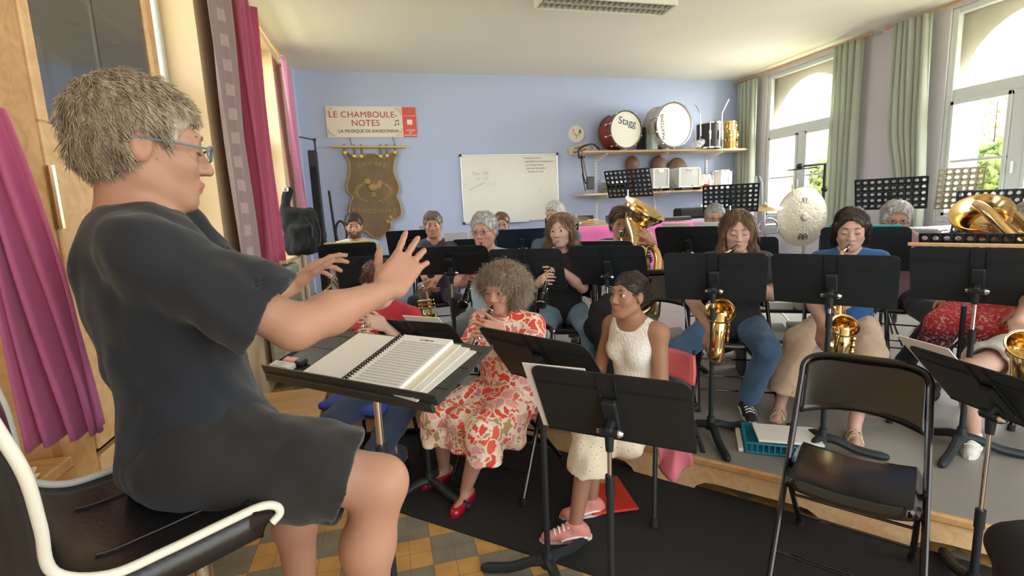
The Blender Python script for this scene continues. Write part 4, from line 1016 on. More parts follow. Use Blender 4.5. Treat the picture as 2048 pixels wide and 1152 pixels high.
for k in range(3):
    single('loose_sheets', MB().box((-0.88 + 0.01 * k, 1.12 + 0.02 * k, 0.949 + 0.004 * k), (0.20, 0.28, 0.003), rz(0.2 * k)), PAPER, ['lowest loose sheet on top of the low pine shelf', 'middle loose sheet on top of the low pine shelf', 'topmost loose sheet on the low pine shelf'][k], 'paper', 'loose sheets on the low shelf')
# ---------------- percussion at the right ----------------
GONGM = mat('gong_bronze', (0.50, 0.45, 0.37), 0.38, 0.75, var=0.2, vscale=3, bump=0.5, bscale=35)
t = thing('gong', 'large hammered bronze gong hanging in front of the far window', 'gong', W(1606, 500, 5.6)); gc = W(1606, 434, 5.6); ga = nrm(np.array([-0.05, -1.0, 0.0])); gx = nrm(np.cross([0, 0, 1], ga)) ; gx = gx if gx[0] > 0 else -gx; R_ = 0.33
part('disc', MB().lathe([(0.0001, 0.035), (0.03, 0.034), (0.05, 0.018), (R_ * 0.6, 0.013), (R_ * 0.95, 0.0), (R_, -0.012), (R_, -0.016), (R_ * 0.93, -0.004), (0.0001, 0.0)], gc, ga, 56), GONGM, t)
# maker's marks: inked monogram at the top, double arch near the rim
up = np.array([0, 0, 1.0])
def gp(a, c3, o=0.013): return gc + gx * a + up * c3 + ga * o
mb = MB(); mb.tube([gp(-0.04, 0.15), gp(-0.02, 0.21), gp(-0.005, 0.15)], 0.004, 5); mb.tube([gp(0.0, 0.21), gp(0.03, 0.20), gp(0.02, 0.15), gp(0.05, 0.15)], 0.004, 5); part('monogram', mb, INKB, t)
mb = MB()
for dx in (-0.028, 0.028): mb.tube([gp(dx - 0.022, -0.25, .016), gp(dx - 0.022, -0.205, .016), gp(dx, -0.185, .016), gp(dx + 0.022, -0.205, .016), gp(dx + 0.022, -0.25, .016)], 0.006, 5)
mb.tube([gp(-0.05, -0.222, .016), gp(0.05, -0.222, .016)], 0.005, 5); part('maker_mark', mb, INKB, t)
t = thing('gong_stand', 'black frame stand with a crossbar holding the gong', 'stand', W(1655, 560, 5.75)); tb = up
c = gc - ga * 0.05
mb = MB(); mb.tube([c + gx * -0.03 + up * 0.56, c + gx * 0.30 + up * 0.58, c + gx * 0.30 + up * 0.25, c + gx * 0.29 - up * 1.0], 0.016, 8); mb.tube([c + gx * -0.18 + up * 0.52, c + gx * 0.20 + up * 0.545], 0.008, 8); part('frame', mb, BLACKM, t)
mb = MB(); mb.ball(c - gx * 0.03 + up * 0.56, 0.035); mb.ball(c + gx * 0.31 + up * 0.30, 0.035); part('clamp', mb, BLACKP, t)
mb = MB()
for dx in (-0.13, 0.13): mb.cyl(c + gx * dx + up * 0.53, gp(dx * 1.1, 0.24), 0.003, n=5)
part('cord', mb, PAPER, t)
for k in range(3): a = 2.1 * k; b0 = c + gx * 0.29; b0 = np.array([b0[0], b0[1], SZ + 0.015]); part('leg', MB().tube([b0 + [0, 0, 0.2], b0 + [0.3 * math.cos(a), 0.3 * math.sin(a), 0]], 0.012, 8), BLACKM, t)
# cymbal
def cymbal(px, py, zc, r, label):
    c = W(px, py, zc); t = thing('cymbal_stand', label, 'cymbal', (c[0], c[1], SZ)); part('cymbal', MB().lathe([(0.0001, 0.03), (0.03, 0.025), (0.04, 0.012), (r, -0.012), (r, -0.014), (0.04, 0.008), (0.0001, 0.02)], c, nrm((-0.1, -0.15, 1)), 40), BRASSD, t)
    part('pole', MB().cyl((c[0], c[1], SZ + 0.1), c + [0, 0, 0.05], 0.011, n=8), CHROME, t)
    for k in range(3): a = 2.1 * k + 1; part('leg', MB().tube([(c[0], c[1], SZ + 0.3), (c[0] + 0.28 * math.cos(a), c[1] + 0.28 * math.sin(a), SZ + 0.01)], 0.009, 8), CHROME, t)
cymbal(1530, 414, 5.3, 0.17, 'brass cymbal on a chrome stand left of the gong'); cymbal(1150, 437, 6.2, 0.18, 'dark cymbal on a stand behind the long-haired clarinettist')
# vibraphone beside the gong
GREYP = mat('grey_metal_paint', (0.33, 0.35, 0.36), 0.4, 0.4)
t = thing('vibraphone', 'grey framed vibraphone standing before the far window', 'vibraphone', (4.15, 4.7, SZ)); o0 = W(1510, 450, 6.1); e0 = W(1620, 450, 6.3); dv = nrm((e0 - o0) * [1, 1, 0]); nv_ = np.cross(up, dv); zt = 1.12
o0 = np.array([o0[0], o0[1], zt]); Rv = np.stack([dv, nv_, up], 1)
mb = MB()
for k in (-0.16, 0.16): mb.box(o0 + dv * 0.45 + nv_ * k, (0.95, 0.04, 0.09), Rv, bev=0.01)
mb.box(o0 + nv_ * 0, (0.04, 0.36, 0.12), Rv, bev=0.01); mb.box(o0 + dv * 0.92, (0.04, 0.30, 0.12), Rv, bev=0.01); part('frame', mb, GREYP, t)
for k in range(14): part('bar', MB().box(o0 + dv * (0.06 + 0.062 * k) + up * 0.055, (0.045, 0.34 - k * 0.009, 0.012), Rv, bev=0.003), STEEL, t)
for s_ in (0.03, 0.88):
    for w_ in (-0.15, 0.15): b0 = o0 + dv * s_ + nv_ * w_; part('leg', MB().cyl(b0 - up * 0.04, (b0[0], b0[1], SZ + 0.01), 0.018, n=10), GREYP, t)
mb = MB(); a0 = W(1535, 470, 5.5); mb.tube([a0 + np.array([0.13 * math.cos(a) * dv[0], 0.13 * math.cos(a) * dv[1], 0.09 * math.sin(a)]) + up * 0.09 for a in np.linspace(-0.6, PI + 0.6, 16)], 0.012, 8); part('handle_loop', mb, GREYP, t)
t = thing('tube_frame', 'tall grey hooped metal frame in front of the far window', 'frame', W(1520, 500, 5.9)); mb = MB(); a0 = W(1512, 470, 5.9); a1 = W(1512, 352, 5.9); e1 = W(1523, 365, 5.9); e2 = W(1524, 470, 5.9)
mb.tube([np.array([a0[0], a0[1], SZ + .01]), a0, a1, (a1 + e1) / 2 + up * 0.03, e1, e2, np.array([e2[0], e2[1], SZ + .01])], 0.016, 8); part('hoop', mb, GREYP, t)
# marimba along the right wall
t = thing('marimba', 'long silver topped marimba below the near arched window', 'marimba', (5.1, 3.5, SZ)); o0 = W(1832, 466, 4.7); e0 = W(2000, 462, 4.9); dv = nrm((e0 - o0) * [1, 1, 0]); nv_ = np.cross(up, dv); L_ = 1.15; o0 = np.array([o0[0], o0[1], 1.10]); Rv = np.stack([dv, nv_, up], 1)
mb = MB()
for k in (-0.2, 0.2): mb.box(o0 + dv * L_ / 2 + nv_ * k, (L_, 0.03, 0.07), Rv, bev=0.008)
for k in (0, L_): mb.box(o0 + dv * k, (0.05, 0.44, 0.12), Rv, bev=0.01)
part('frame', mb, STEEL, t)
for k in range(20): part('bar', MB().box(o0 + dv * (0.05 + 0.055 * k) + up * 0.05, (0.045, 0.42 - k * 0.008, 0.014), Rv, bev=0.004), mat('silver_bars', (0.62, 0.66, 0.68), 0.35, 0.5), t)
part('side_panel', MB().box(o0 + dv * L_ / 2 - nv_ * 0.19 - up * 0.20, (L_ - 0.06, 0.02, 0.32), Rv), mat('brown_panel', (0.20, 0.10, 0.07), 0.5), t)
for k in (0.04, L_ - 0.04):
    for w_ in (-0.18, 0.18): b0 = o0 + dv * k + nv_ * w_; part('leg', MB().cyl(b0, (b0[0], b0[1], SZ + 0.01), 0.02, n=8), BLACKM, t)
# ---------------- music stands ----------------
def stand_frame(c, yaw, tilt):
    yaw, tilt = math.radians(yaw), math.radians(tilt)
    u = np.array([math.cos(yaw), math.sin(yaw), 0]); n = np.array([-math.sin(yaw), math.cos(yaw), 0])
    v = np.array([0, 0, 1.0]) * math.cos(tilt) - n * math.sin(tilt)
    return np.array(c, float), u, v, np.cross(u, v), n
CAMP = np.array([0, 0, H])
def SCL(c): return CAMP + (np.array(c, float) - CAMP) * 0.94
def music_stand(label, c, yaw, tilt, zf=SZ, w=0.54, h=0.33, chrome=0.25, paper=None, base=True, group='black music stands with solid desks', m=BLACKM, leg0=0.5, off=0.0):
    """solid desk; nb is the side turned to the conductor"""
    c = CAMP + (np.array(c, float) - CAMP) * 0.94; w *= 0.94; h *= 0.94
    c, u, v, nb, n = stand_frame(c, yaw, tilt)
    K = c - v * 0.05 + nb * 0.055
    t = thing('music_stand', label, 'music stand', (K[0], K[1], zf), 0, group)
    r = 0.035; P = [(-w / 2, -h / 2), (w / 2, -h / 2), (w / 2, h / 2 - r)]
    for i in range(5): a = PI / 2 * i / 4; P.append((w / 2 - r + r * math.cos(a), h / 2 - r + r * math.sin(a)))
    for i in range(5): a = PI / 2 + PI / 2 * i / 4; P.append((-w / 2 + r + r * math.cos(a), h / 2 - r + r * math.sin(a)))
    mb = MB().prism(P, 0.004, c, u, v)
    R = np.stack([u, v, nb], 1)
    for s in (-1, 1): mb.box(c + v * h * 0.26 + u * s * (w * 0.25 + 0.005) + nb * 0.002, (w * 0.44, 0.006, 0.006), R)
    for s in (-1, 1): mb.box(c + u * s * 0.028 + nb * 0.003 + v * 0.0, (0.004, h * 0.92, 0.006), R)
    part('desk', mb, m, t)
    L = MB().box(c - v * h / 2 - nb * 0.028, (w, 0.004, 0.060), R); L.box(c - v * (h / 2 - 0.010) - nb * 0.057, (w, 0.024, 0.004), R); part('lip', L, m, t)
    B = MB().box(c + nb * 0.014 - v * 0.02, (0.052, 0.14, 0.024), R, bev=0.006); B.box(K - v * 0.0 - nb * 0.01, (0.030, 0.05, 0.05), R, bev=0.008); part('bracket', B, m, t)
    kb = MB().cyl(K - u * 0.030, K + u * 0.030, 0.017, n=14, mi=0); part('pivot', kb, BLACKP, t)
    part('knob', MB().lathe([(0.0001, 0.018), (0.008, 0.017), (0.016, 0.006), (0.016, 0), (0.0001, 0)], K + u * 0.030, u, 14), CHROME, t); part('knob', MB().lathe([(0.0001, 0.014), (0.009, 0.010), (0.010, 0)], K - u * 0.030, -u, 12), CHROME, t)
    P0 = K - [0, 0, 0.01]; zb = zf + 0.085; L1 = min(chrome, P0[2] - zb - 0.3); lx = n * off
    pm = P0 - [0, 0, max(L1, 0.02) + 0.05]
    col = MB().tube([P0, P0 - [0, 0, 0.055]], [0.016, 0.0125], 12); part('neck', col, m, t)
    if L1 > 0.02: part('inner_tube', MB().cyl(P0 - [0, 0, 0.05], pm - [0, 0, 0.05], 0.0075, n=12), CHROME, t)
    o = MB().cyl(pm, (pm[0], pm[1], zb), 0.0125, n=12); o.tube([pm + [0, 0, 0.01], pm - [0, 0, 0.06]], [0.0155, 0.0155], 12); part('outer_tube', o, m, t)
    hub = np.array([pm[0], pm[1], zb]); part('hub', MB().tube([hub + [0, 0, 0.04], hub + [0, 0, -0.03]], [0.018, 0.030], 12), m, t)
    if base:
        for k in range(3):
            a = leg0 + 2 * PI * k / 3; d = np.array([math.cos(a), math.sin(a), 0])
            e = (zf + 0.022)
            pts = [hub + d * 0.0 + [0, 0, -0.01], hub + d * 0.06 + [0, 0, -0.015], np.array([hub[0], hub[1], e + 0.012]) + d * 0.15, np.array([hub[0], hub[1], e - 0.002]) + d * 0.25, np.array([hub[0], hub[1], zf + 0.016]) + d * 0.285]
            part('leg', MB().tube(spline(pts, 5), [0.022] * 6 + [0.021] * 10 + [0.019, 0.018, 0.016, 0.013, 0.008], 10, flat=0.75 if False else None), m, t)
    if paper:
        for i, (pu, pw, ph, lift, lb) in enumerate(paper):
            q = c + u * pu - v * (h / 2 - ph / 2 - 0.004) - nb * (0.006 + 0.003 * i) 
            pm_ = MB().box(q, (pw, ph, 0.003), R @ rz(lift)); pm_.box(q + nb * -0.0018, (pw * 0.8, ph * 0.85, 0.0004), R @ rz(lift), mi=1)
            single('sheet_music', pm_, [PAPER, mat('print_grey', (0.6, 0.6, 0.6), 0.8)], lb, 'sheet music')
    return t
def perf_stand(label, c, yaw, tilt, w=0.46, h=0.28, zf=SZ, m=BLACKM, nx=9, nz=5, base=True):
    c, u, v, nb, n = stand_frame(c, yaw, tilt); K = c - v * 0.05 + nb * 0.04
    t = thing('music_stand', label, 'music stand', (K[0], K[1], zf), 0, 'perforated music stands')
    mb = MB(); cw, chh = w / nx, h / nz; r = min(cw, chh) * 0.30
    for i in range(nx):
        for j in range(nz):
            o = c + u * (-w / 2 + cw * (i + 0.5)) + v * (-h / 2 + chh * (j + 0.5))
            ring = []; outer = []
            for k in range(8):
                a = PI / 4 * k + PI / 8; ring.append(o + u * r * math.cos(a) + v * r * math.sin(a))
            sq = [(1, 0.4), (0.4, 1), (-0.4, 1), (-1, 0.4), (-1, -0.4), (-0.4, -1), (0.4, -1), (1, -0.4)]
            outer = [o + u * cw / 2 * a + v * chh / 2 * b for a, b in sq]; cor = [o + u * cw / 2 * a + v * chh / 2 * b for a, b in ((1, 1), (-1, 1), (-1, -1), (1, -1))]
            vs = ring + outer + cor; fs = []
            for k in range(8): fs.append((k, 8 + k, 8 + (k + 1) % 8, (k + 1) % 8))
            for q, (a, b) in enumerate(((0, 1), (2, 3), (4, 5), (6, 7))): fs.append((8 + a, 16 + q, 8 + b))
            mb.add(vs, fs)
    R = np.stack([u, v, nb], 1)
    d = part('desk', mb, m, t, ang=30); d.modifiers.new('t', 'SOLIDIFY').thickness = 0.003
    e = MB().box(c + v * h / 2, (w, 0.008, 0.006), R); e.box(c - v * h / 2 - nb * 0.02, (w, 0.006, 0.045), R)
    for s in (-1, 1): e.box(c + u * s * w / 2, (0.006, h, 0.006), R)
    part('rim', e, m, t); part('bracket', MB().box(K + v * 0.02 - nb * 0.015, (0.04, 0.12, 0.02), R, bev=0.004), m, t)
    part('pole', MB().cyl(K, (K[0], K[1], zf + 0.25), 0.010, n=10), CHROME, t); part('lower_tube', MB().cyl((K[0], K[1], zf + 0.62), (K[0], K[1], zf + 0.12), 0.0135, n=10), m, t)
    for k in range(3 if base else 0):
        a = 0.3 + 2 * PI * k / 3; part('leg', MB().tube([(K[0], K[1], zf + 0.42), (K[0] + 0.26 * math.cos(a), K[1] + 0.26 * math.sin(a), zf + 0.01)], 0.008, 8), m, t)
    return t
music_stand('black music stand turned edge-on behind the conductor stand, sheet on its top', (0.15, 2.70, 0.82), -40, 41, 0.009, chrome=0.05, leg0=-0.9, paper=[(0.10, 0.21, 0.345, 0.0, 'white sheet sticking up over the stand of the woman in red')])
music_stand('low black music stand in front of the woman in the floral dress', (0.59, 1.88, 0.88), -57, 37, 0.0, w=0.56, chrome=0.06, leg0=2.7)
music_stand('large black music stand in front of the girl in the white top', (0.71, 1.50, 0.81), -42, 27, 0.0, w=0.54, chrome=0.10, leg0=0.6, paper=[(-0.17, 0.22, 0.31, 0.02, 'white sheet at the left edge of the large stand before the girl in white')])
music_stand('black music stand in front of the saxophonist in black and jeans', (1.79, 2.43, 1.07), -39, 29, chrome=0.04, leg0=0.2)
music_stand('black music stand in front of the saxophonist in the blue shirt', (2.25, 2.09, 1.06), -52, 30, w=0.56, chrome=0.04, leg0=-0.7)
music_stand('black music stand at the right edge with a light wooden strip along its top', (2.93, 1.86, 1.06), -62, 25, w=0.56, chrome=0.14, leg0=1.4)
q = stand_frame(SCL((2.93, 1.86, 1.06)), -62, 25); single('wooden_board', MB().box(q[0] + q[2] * 0.163 - q[3] * 0.012, (0.54, 0.014, 0.010), np.stack([q[1], q[2], q[3]], 1)), PINE, 'thin light wooden board lying along the top of the right edge stand', 'board')
music_stand('steeply slanted black music stand in the lower right corner', (2.10, 1.24, 0.76), -100, 42, 0.009, chrome=0.30, leg0=0.9, paper=[(-0.16, 0.22, 0.352, 0.03, 'white sheets poking over the slanted stand in the lower right corner')])
music_stand('black music stand in front of the grey-haired clarinettist in pale blue', tuple(W(900, 522, 3.2)), -24, 52, chrome=0.10, leg0=0.3)
music_stand('black music stand partly behind the curly hair of the woman in the floral dress', (0.98, 3.43, 1.07), -33, 24, chrome=0.10)
music_stand('black music stand in front of the young woman with long brown hair', (1.50, 3.19, 1.08), -44, 27, chrome=0.08)
music_stand('black music stand peeping out behind the long-haired clarinettist stand', (1.60, 3.55, 1.09), -40, 30, chrome=0.05)
music_stand('black music stand with a sheet along its top before the tuba player in stripes', (2.47, 3.69, 1.15), -50, 28, chrome=0.04, paper=[(-0.08, 0.22, 0.335, 0.0, 'white sheet showing above the stand of the tuba player'), (0.16, 0.21, 0.338, 0.0, 'cream sheet beside the white one above the tuba player stand')])
music_stand('black music stand mostly hidden between the two saxophonists', (3.05, 3.70, 1.03), -50, 25, w=0.5, chrome=0.05)
music_stand('black music stand with turquoise edge in front of the woman in mauve', (3.36, 2.87, 1.11), -56, 18, chrome=0.05)
q = stand_frame(SCL((3.36, 2.87, 1.11)), -56, 18); single('folder', MB().box(q[0] - q[3] * 0.012 + q[2] * 0.010, (0.40, 0.31, 0.010), np.stack([q[1], q[2], q[3]], 1)), mat('turquoise_card', (0.05, 0.50, 0.52), 0.5), 'turquoise folder showing above the stand of the woman in mauve', 'folder')
music_stand('black music stand in front of the bearded man, yellow folder on it', (-0.36, 5.35, 1.10), 1, 38, w=0.56, chrome=0.05)
q = stand_frame(SCL((-0.36, 5.35, 1.10)), 1, 38); single('folder', MB().box(q[0] - q[3] * 0.012 + q[2] * 0.010, (0.41, 0.31, 0.010), np.stack([q[1], q[2], q[3]], 1)), mat('yellow_card', (0.65, 0.62, 0.15), 0.5), 'yellow folder showing above the stand of the bearded man', 'folder')
music_stand('black music stand below and right of the bearded man', (-0.18, 4.55, 1.01), -8, 30, w=0.5, chrome=0.04)
music_stand('black music stand between the bearded man and the man beside him', (0.30, 5.85, 1.17), -10, 30, chrome=0.05, paper=[(0.22, 0.21, 0.36, 0.05, 'white sheet standing at the right end of the stand beside the bearded man')])
music_stand('dark blue backed music stand below the young person with glasses', (1.39, 5.0, 1.17), -20, 40, chrome=0.04, m=mat('navy_metal', (0.012, 0.03, 0.065), 0.5))
music_stand('small black music stand with large white sheets behind the grey-haired clarinettist', (0.86, 5.2, 1.10), -10, 30, w=0.34, h=0.26, chrome=0.05, paper=[(-0.12, 0.22, 0.32, 0.0, 'large white sheet left of the grey-haired clarinettist'), (0.12, 0.22, 0.34, 0.0, 'large white sheet just behind the head of the grey-haired clarinettist')])
perf_stand('perforated black stand high in front of the wall shelves', (2.50, 4.81, 1.71), -48, 25, 0.48, 0.30, nx=10, nz=6)
perf_stand('perforated black stand behind the woman with grey hair and glasses', (3.18, 4.10, 1.51), -38, 33, 0.48, 0.30, nx=10, nz=6)
perf_stand('wide perforated black stand above the woman in mauve', (4.25, 3.42, 1.49), -55, 30, 0.50, 0.30, nx=10, nz=5)
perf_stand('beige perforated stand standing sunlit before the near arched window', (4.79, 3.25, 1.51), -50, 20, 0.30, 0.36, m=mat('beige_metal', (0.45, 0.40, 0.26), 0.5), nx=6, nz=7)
perf_stand('perforated black stand cut by the right edge behind the second tuba', (4.70, 2.95, 1.32), -35, 10, 0.46, 0.34, nx=9, nz=6)
perf_stand('perforated black stand far back beside the white-haired man', (2.21, 6.05, 1.27), -17, 33, 0.42, 0.24, nx=8, nz=4)
perf_stand('perforated black stand showing only its top behind the right edge stand', (3.3, 2.15, 1.12), -62, 25, 0.46, 0.28, nx=9, nz=5)
# conductor stand
def conductor_stand():
    c, u, v, nb, n = stand_frame((-0.055, 1.51, 1.07), -43.3, -75); w, h = 0.67, 0.28
    t = thing('conductor_stand', 'wide flat black conductor stand holding the open score', 'music stand', (-0.03, 1.50, 0.0)); R = np.stack([u, v, nb], 1)
    top = -nb if nb[2] < 0 else nb
    GR = mat('grey_black_desk', (0.035, 0.038, 0.037), 0.42)
    part('desk', MB().box(c, (w, h, 0.004), R), GR, t)
    L = MB().box(c - v * h / 2 + top * 0.012, (w, 0.004, 0.03), R); L.box(c - v * (h / 2 + 0.004) - top * 0.012, (w - .02, 0.012, 0.028), R, bev=0.004)
    for s in (-1, 1): L.box(c + u * s * w / 2 + top * 0.004 , (0.004, h, 0.012), R)
    part('lip', L, GR, t)
    gr = MB()
    for s in (-0.08, 0.02, 0.10): gr.box(c + v * s + top * 0.0025, (w * 0.99, 0.0025, 0.001), R)
    part('seam', gr, BLACKP, t)
    K = c - top * 0.05 - u * 0.02; part('bracket', MB().box(K, (0.30, 0.05, 0.05), R, bev=0.01), BLACKM, t)
    part('pivot', MB().cyl(K - u * 0.07, K + u * 0.07, 0.02, n=14), BLACKP, t); part('knob', MB().lathe([(0.0001, 0.02), (0.014, 0.016), (0.024, 0.004), (0.024, 0)], K - u * 0.075, -u, 18), CHROME, t)
    part('inner_tube', MB().cyl(K, (K[0], K[1], 0.70), 0.0115, n=14), CHROME, t); o = MB().cyl((K[0], K[1], 0.75), (K[0], K[1], 0.08), 0.016, n=14); o.tube([(K[0], K[1], 0.79), (K[0], K[1], 0.70)], 0.019, 14); part('outer_tube', o, BLACKM, t)
    for k in range(3): a = 0.2 + 2 * PI * k / 3; d = np.array([math.cos(a), math.sin(a), 0]); b0 = np.array([K[0], K[1], 0]); part('leg', MB().tube(spline([b0 + [0, 0, .09], b0 + d * 0.08 + [0, 0, .06], b0 + d * 0.2 + [0, 0, .024], b0 + d * 0.29 + [0, 0, .018]], 5), [0.024] * 11 + [0.02, 0.018, 0.016, 0.012, 0.01], 10), BLACKM, t)
    # open score, spiral bound
    def q(a, b, hh=0.0): return c + u * a + v * b + top * (0.003 + hh)
    t2 = thing('score_book', 'open spiral bound conductor score on the conductor stand', 'score', q(0, -0.02))
    Rs = R; lines = MB(); PL = MB(); PR = MB(); CR = MB()
    ox, oy = 0.015, -0.008; pw, ph = 0.188, 0.262
    def leaf(mb, x0_, x1_, bulge, base, nn=12):
        def fn(i, j): x = x0_ + (x1_ - x0_) * i; return q(ox + x, oy - ph / 2 + ph * j, base + bulge * math.sin(PI * min(1, i * 1.0)) )
        mb.grid(fn, nn, 3)
    PL.box(q(ox - pw / 2 - 0.006, oy, 0.004), (pw, ph, 0.006), R); PR.box(q(ox + pw / 2 + 0.006, oy, 0.010), (pw, ph, 0.018), R)
    part('left_page', PL, PAPER, t2); part('right_page', PR, PAPER, t2)
    for k in range(17):
        yv = oy + ph / 2 - 0.036 - k * 0.0129
        lines.box(q(ox + pw / 2 + 0.014, yv, 0.0193), (pw * 0.83, 0.0035, 0.0004), R); lines.box(q(ox + pw / 2 + 0.014 , yv - 0.0055, 0.0193), (pw * 0.80, 0.0008, 0.0004), R)
    part('printed_staves', lines, mat('print_light', (0.48, 0.48, 0.50), 0.8), t2)
    text_obj('title', 'La Marche', 0.012, q(ox + pw * 0.6, oy + ph / 2 - 0.02, 0.0195), u, v, INKB, t2, depth=0.0005)
    for k in range(24):
        yv = oy - ph / 2 + 0.010 + k * 0.0106; CR.tube([q(ox + 0.014 * math.cos(a), yv, 0.012 + 0.011 * math.sin(a)) for a in np.linspace(0, 2 * PI, 11)[:-1]], 0.0022, 5, closed=True)
    part('spiral_binding', CR, BLACKP, t2)
    for k, (dx, m_, hh) in enumerate(((0.205, 'cream_card', 0.012), (0.222, 'white_sheets', 0.008), (0.232, 'white_sheets', 0.004))):
        single('sheet_music', MB().box(q(ox + dx - 0.03 + 0.012 * k, oy - 0.006 * k, hh / 2 + 0.0), (0.10, ph - 0.01, 0.0035), R @ rz(-0.05 * k)), mat(m_, (0.80, 0.76, 0.60) if 'cream' in m_ else (0.82, 0.82, 0.80), 0.8), ['cream sheets tucked under the right page of the score', 'white sheets under the cream ones right of the score', 'lowest white sheet right of the score on the conductor stand'][k], 'sheet music')
    # small things at the left end
    t3 = thing('metronome', 'small white electronic tuner lying left on the conductor stand', 'tuner', q(-0.29, -0.115)); part('body', MB().box(q(-0.275, -0.115, 0.010), (0.09, 0.035, 0.018), R, bev=0.004), mat('offwhite_plastic', (0.62, 0.62, 0.58), 0.4), t3); part('display', MB().box(q(-0.285, -0.115, 0.0195), (0.04, 0.02, 0.001), R), mat('display_grey', (0.25, 0.27, 0.25), 0.3), t3)
    t3 = thing('eraser', 'pink highlighter with a black cap on the conductor stand', 'marker', q(-0.24, -0.08)); part('body', MB().box(q(-0.275, -0.080, 0.009), (0.06, 0.028, 0.016), R, bev=0.005), mat('salmon_plastic', (0.80, 0.36, 0.32), 0.5), t3); part('cap', MB().box(q(-0.23, -0.080, 0.009), (0.035, 0.030, 0.018), R, bev=0.005), BLACKP, t3)
conductor_stand()
# ---------------- folding chairs ----------------
def folding_chair(label, loc, ang, group='black folding chairs', m=BLACKG):
    t = thing('folding_chair', label, 'chair', (0, 0, 0), 0, group)
    for s in (-1, 1):
        part('front_leg', MB().tube([(s * 0.215, 0.235, 0.012), (s * 0.205, 0.0, 0.43), (s * 0.20, -0.105, 0.62)], 0.0115, 10), m, t)
        part('rear_leg', MB().tube([(s * 0.185, 0.12, 0.405), (s * 0.190, -0.235, 0.012)], 0.0105, 10), m, t)
        for (x, y) in ((0.215, 0.235), (0.190, -0.235)): part('rubber_foot', MB().cyl((s * x, y, 0), (s * x, y - (0.006 if y > 0 else -.006), 0.03), 0.0155, n=10), RUBBER, t)
    pts = [(-0.20, -0.105, 0.62), (-0.197, -0.155, 0.71)]
    for i in range(1, 24): a = PI - PI * i / 24; pts.append((0.197 * math.copysign(abs(math.cos(a)) ** 0.5, math.cos(a)), -0.16 - 0.035 * math.sin(a), 0.712 + 0.088 * math.sin(a) ** 0.55))
    pts += [(0.197, -0.155, 0.71), (0.20, -0.105, 0.62)]
    part('back_frame', MB().tube(pts, 0.0115, 10), m, t)
    def fb(u, v):
        x = -0.188 + 0.376 * u; xx = x / 0.197; top = 0.715 + 0.083 * max(0.0, 1 - abs(xx) ** 4) ** 0.4; bot = 0.575 + 0.03 * (1 - xx * xx)
        z = bot + (top - bot) * v; return (x, -0.105 - 0.55 * (z - 0.62) - 0.035 * (1 - xx * xx) + 0.004, z)
    b = MB().grid(fb, 33, 9); o = part('backrest', b, m, t, ang=0); o.modifiers.new('t', 'SOLIDIFY').thickness = 0.005
    def fs(u, v):
        a = -0.195 + 0.39 * u; b_ = -0.17 + 0.37 * v; wd_ = 1.0 - 0.06 * (v - 0.5)
        e = max(abs(u - .5) * 2, abs(v - .5) * 2); z = 0.435 - 0.018 * (1 - ((u - .5) * 2) ** 2) - (0.03 * max(0, e - 0.92) / 0.08)
        rr_ = 1 - 0.06 * ((abs(u - .5) * 2) ** 6) * ((abs(v - .5) * 2) ** 6)
        return (a * wd_ * rr_, b_ * rr_ + 0.01, z)
    o = part('seat', MB().grid(fs, 21, 21), m, t, ang=60); o.modifiers.new('t', 'SOLIDIFY').thickness = 0.022
    for a, b_, r in (((-0.207, 0.175, 0.12), (0.207, 0.175, 0.12), 0.006), ((-0.189, -0.17, 0.09), (0.189, -0.17, 0.09), 0.006), ((-0.187, -0.03, 0.25), (0.187, -0.03, 0.25), 0.006)): part('crossbar', MB().cyl(a, b_, r, n=8), m, t)
    t.location = Vector([float(x) for x in loc]); t.rotation_euler = (0, 0, ang)
    return t
# ---------------- people ----------------
U3 = np.array([0, 0, 1.0])
def skin(name, c, lip=None):
    return (mat('skin_' + name, c, 0.5, spec=0.35, var=0.06, vscale=9, bump=0.04, bscale=90, sss=0.06), mat('lips_' + name, lip or (c[0] * 0.88, c[1] * 0.62, c[2] * 0.62), 0.45))
def cloth(name, c, var=0.12, rough=0.9, bump=0.25, bs=160): return mat(name, c, rough, sheen=0.15, var=var, vscale=5, bump=bump, bscale=bs)
EYEW = mat('eye_white', (0.72, 0.70, 0.67), 0.3); IRIS = mat('iris_dark', (0.035, 0.02, 0.012), 0.2)
def ik(a, c, l1, l2, hint):
    a, c = np.array(a, float), np.array(c, float); d = c - a; L = np.linalg.norm(d); d = d / max(L, 1e-9)
    if L > (l1 + l2) * 0.999: k = L / ((l1 + l2) * 0.999); l1 *= k; l2 *= k
    x = (l1 * l1 - l2 * l2 + L * L) / (2 * L); h = math.sqrt(max(l1 * l1 - x * x, 0))
    p = nrm(np.array(hint, float) - d * (np.array(hint, float) @ d))
    return a + d * x + p * h
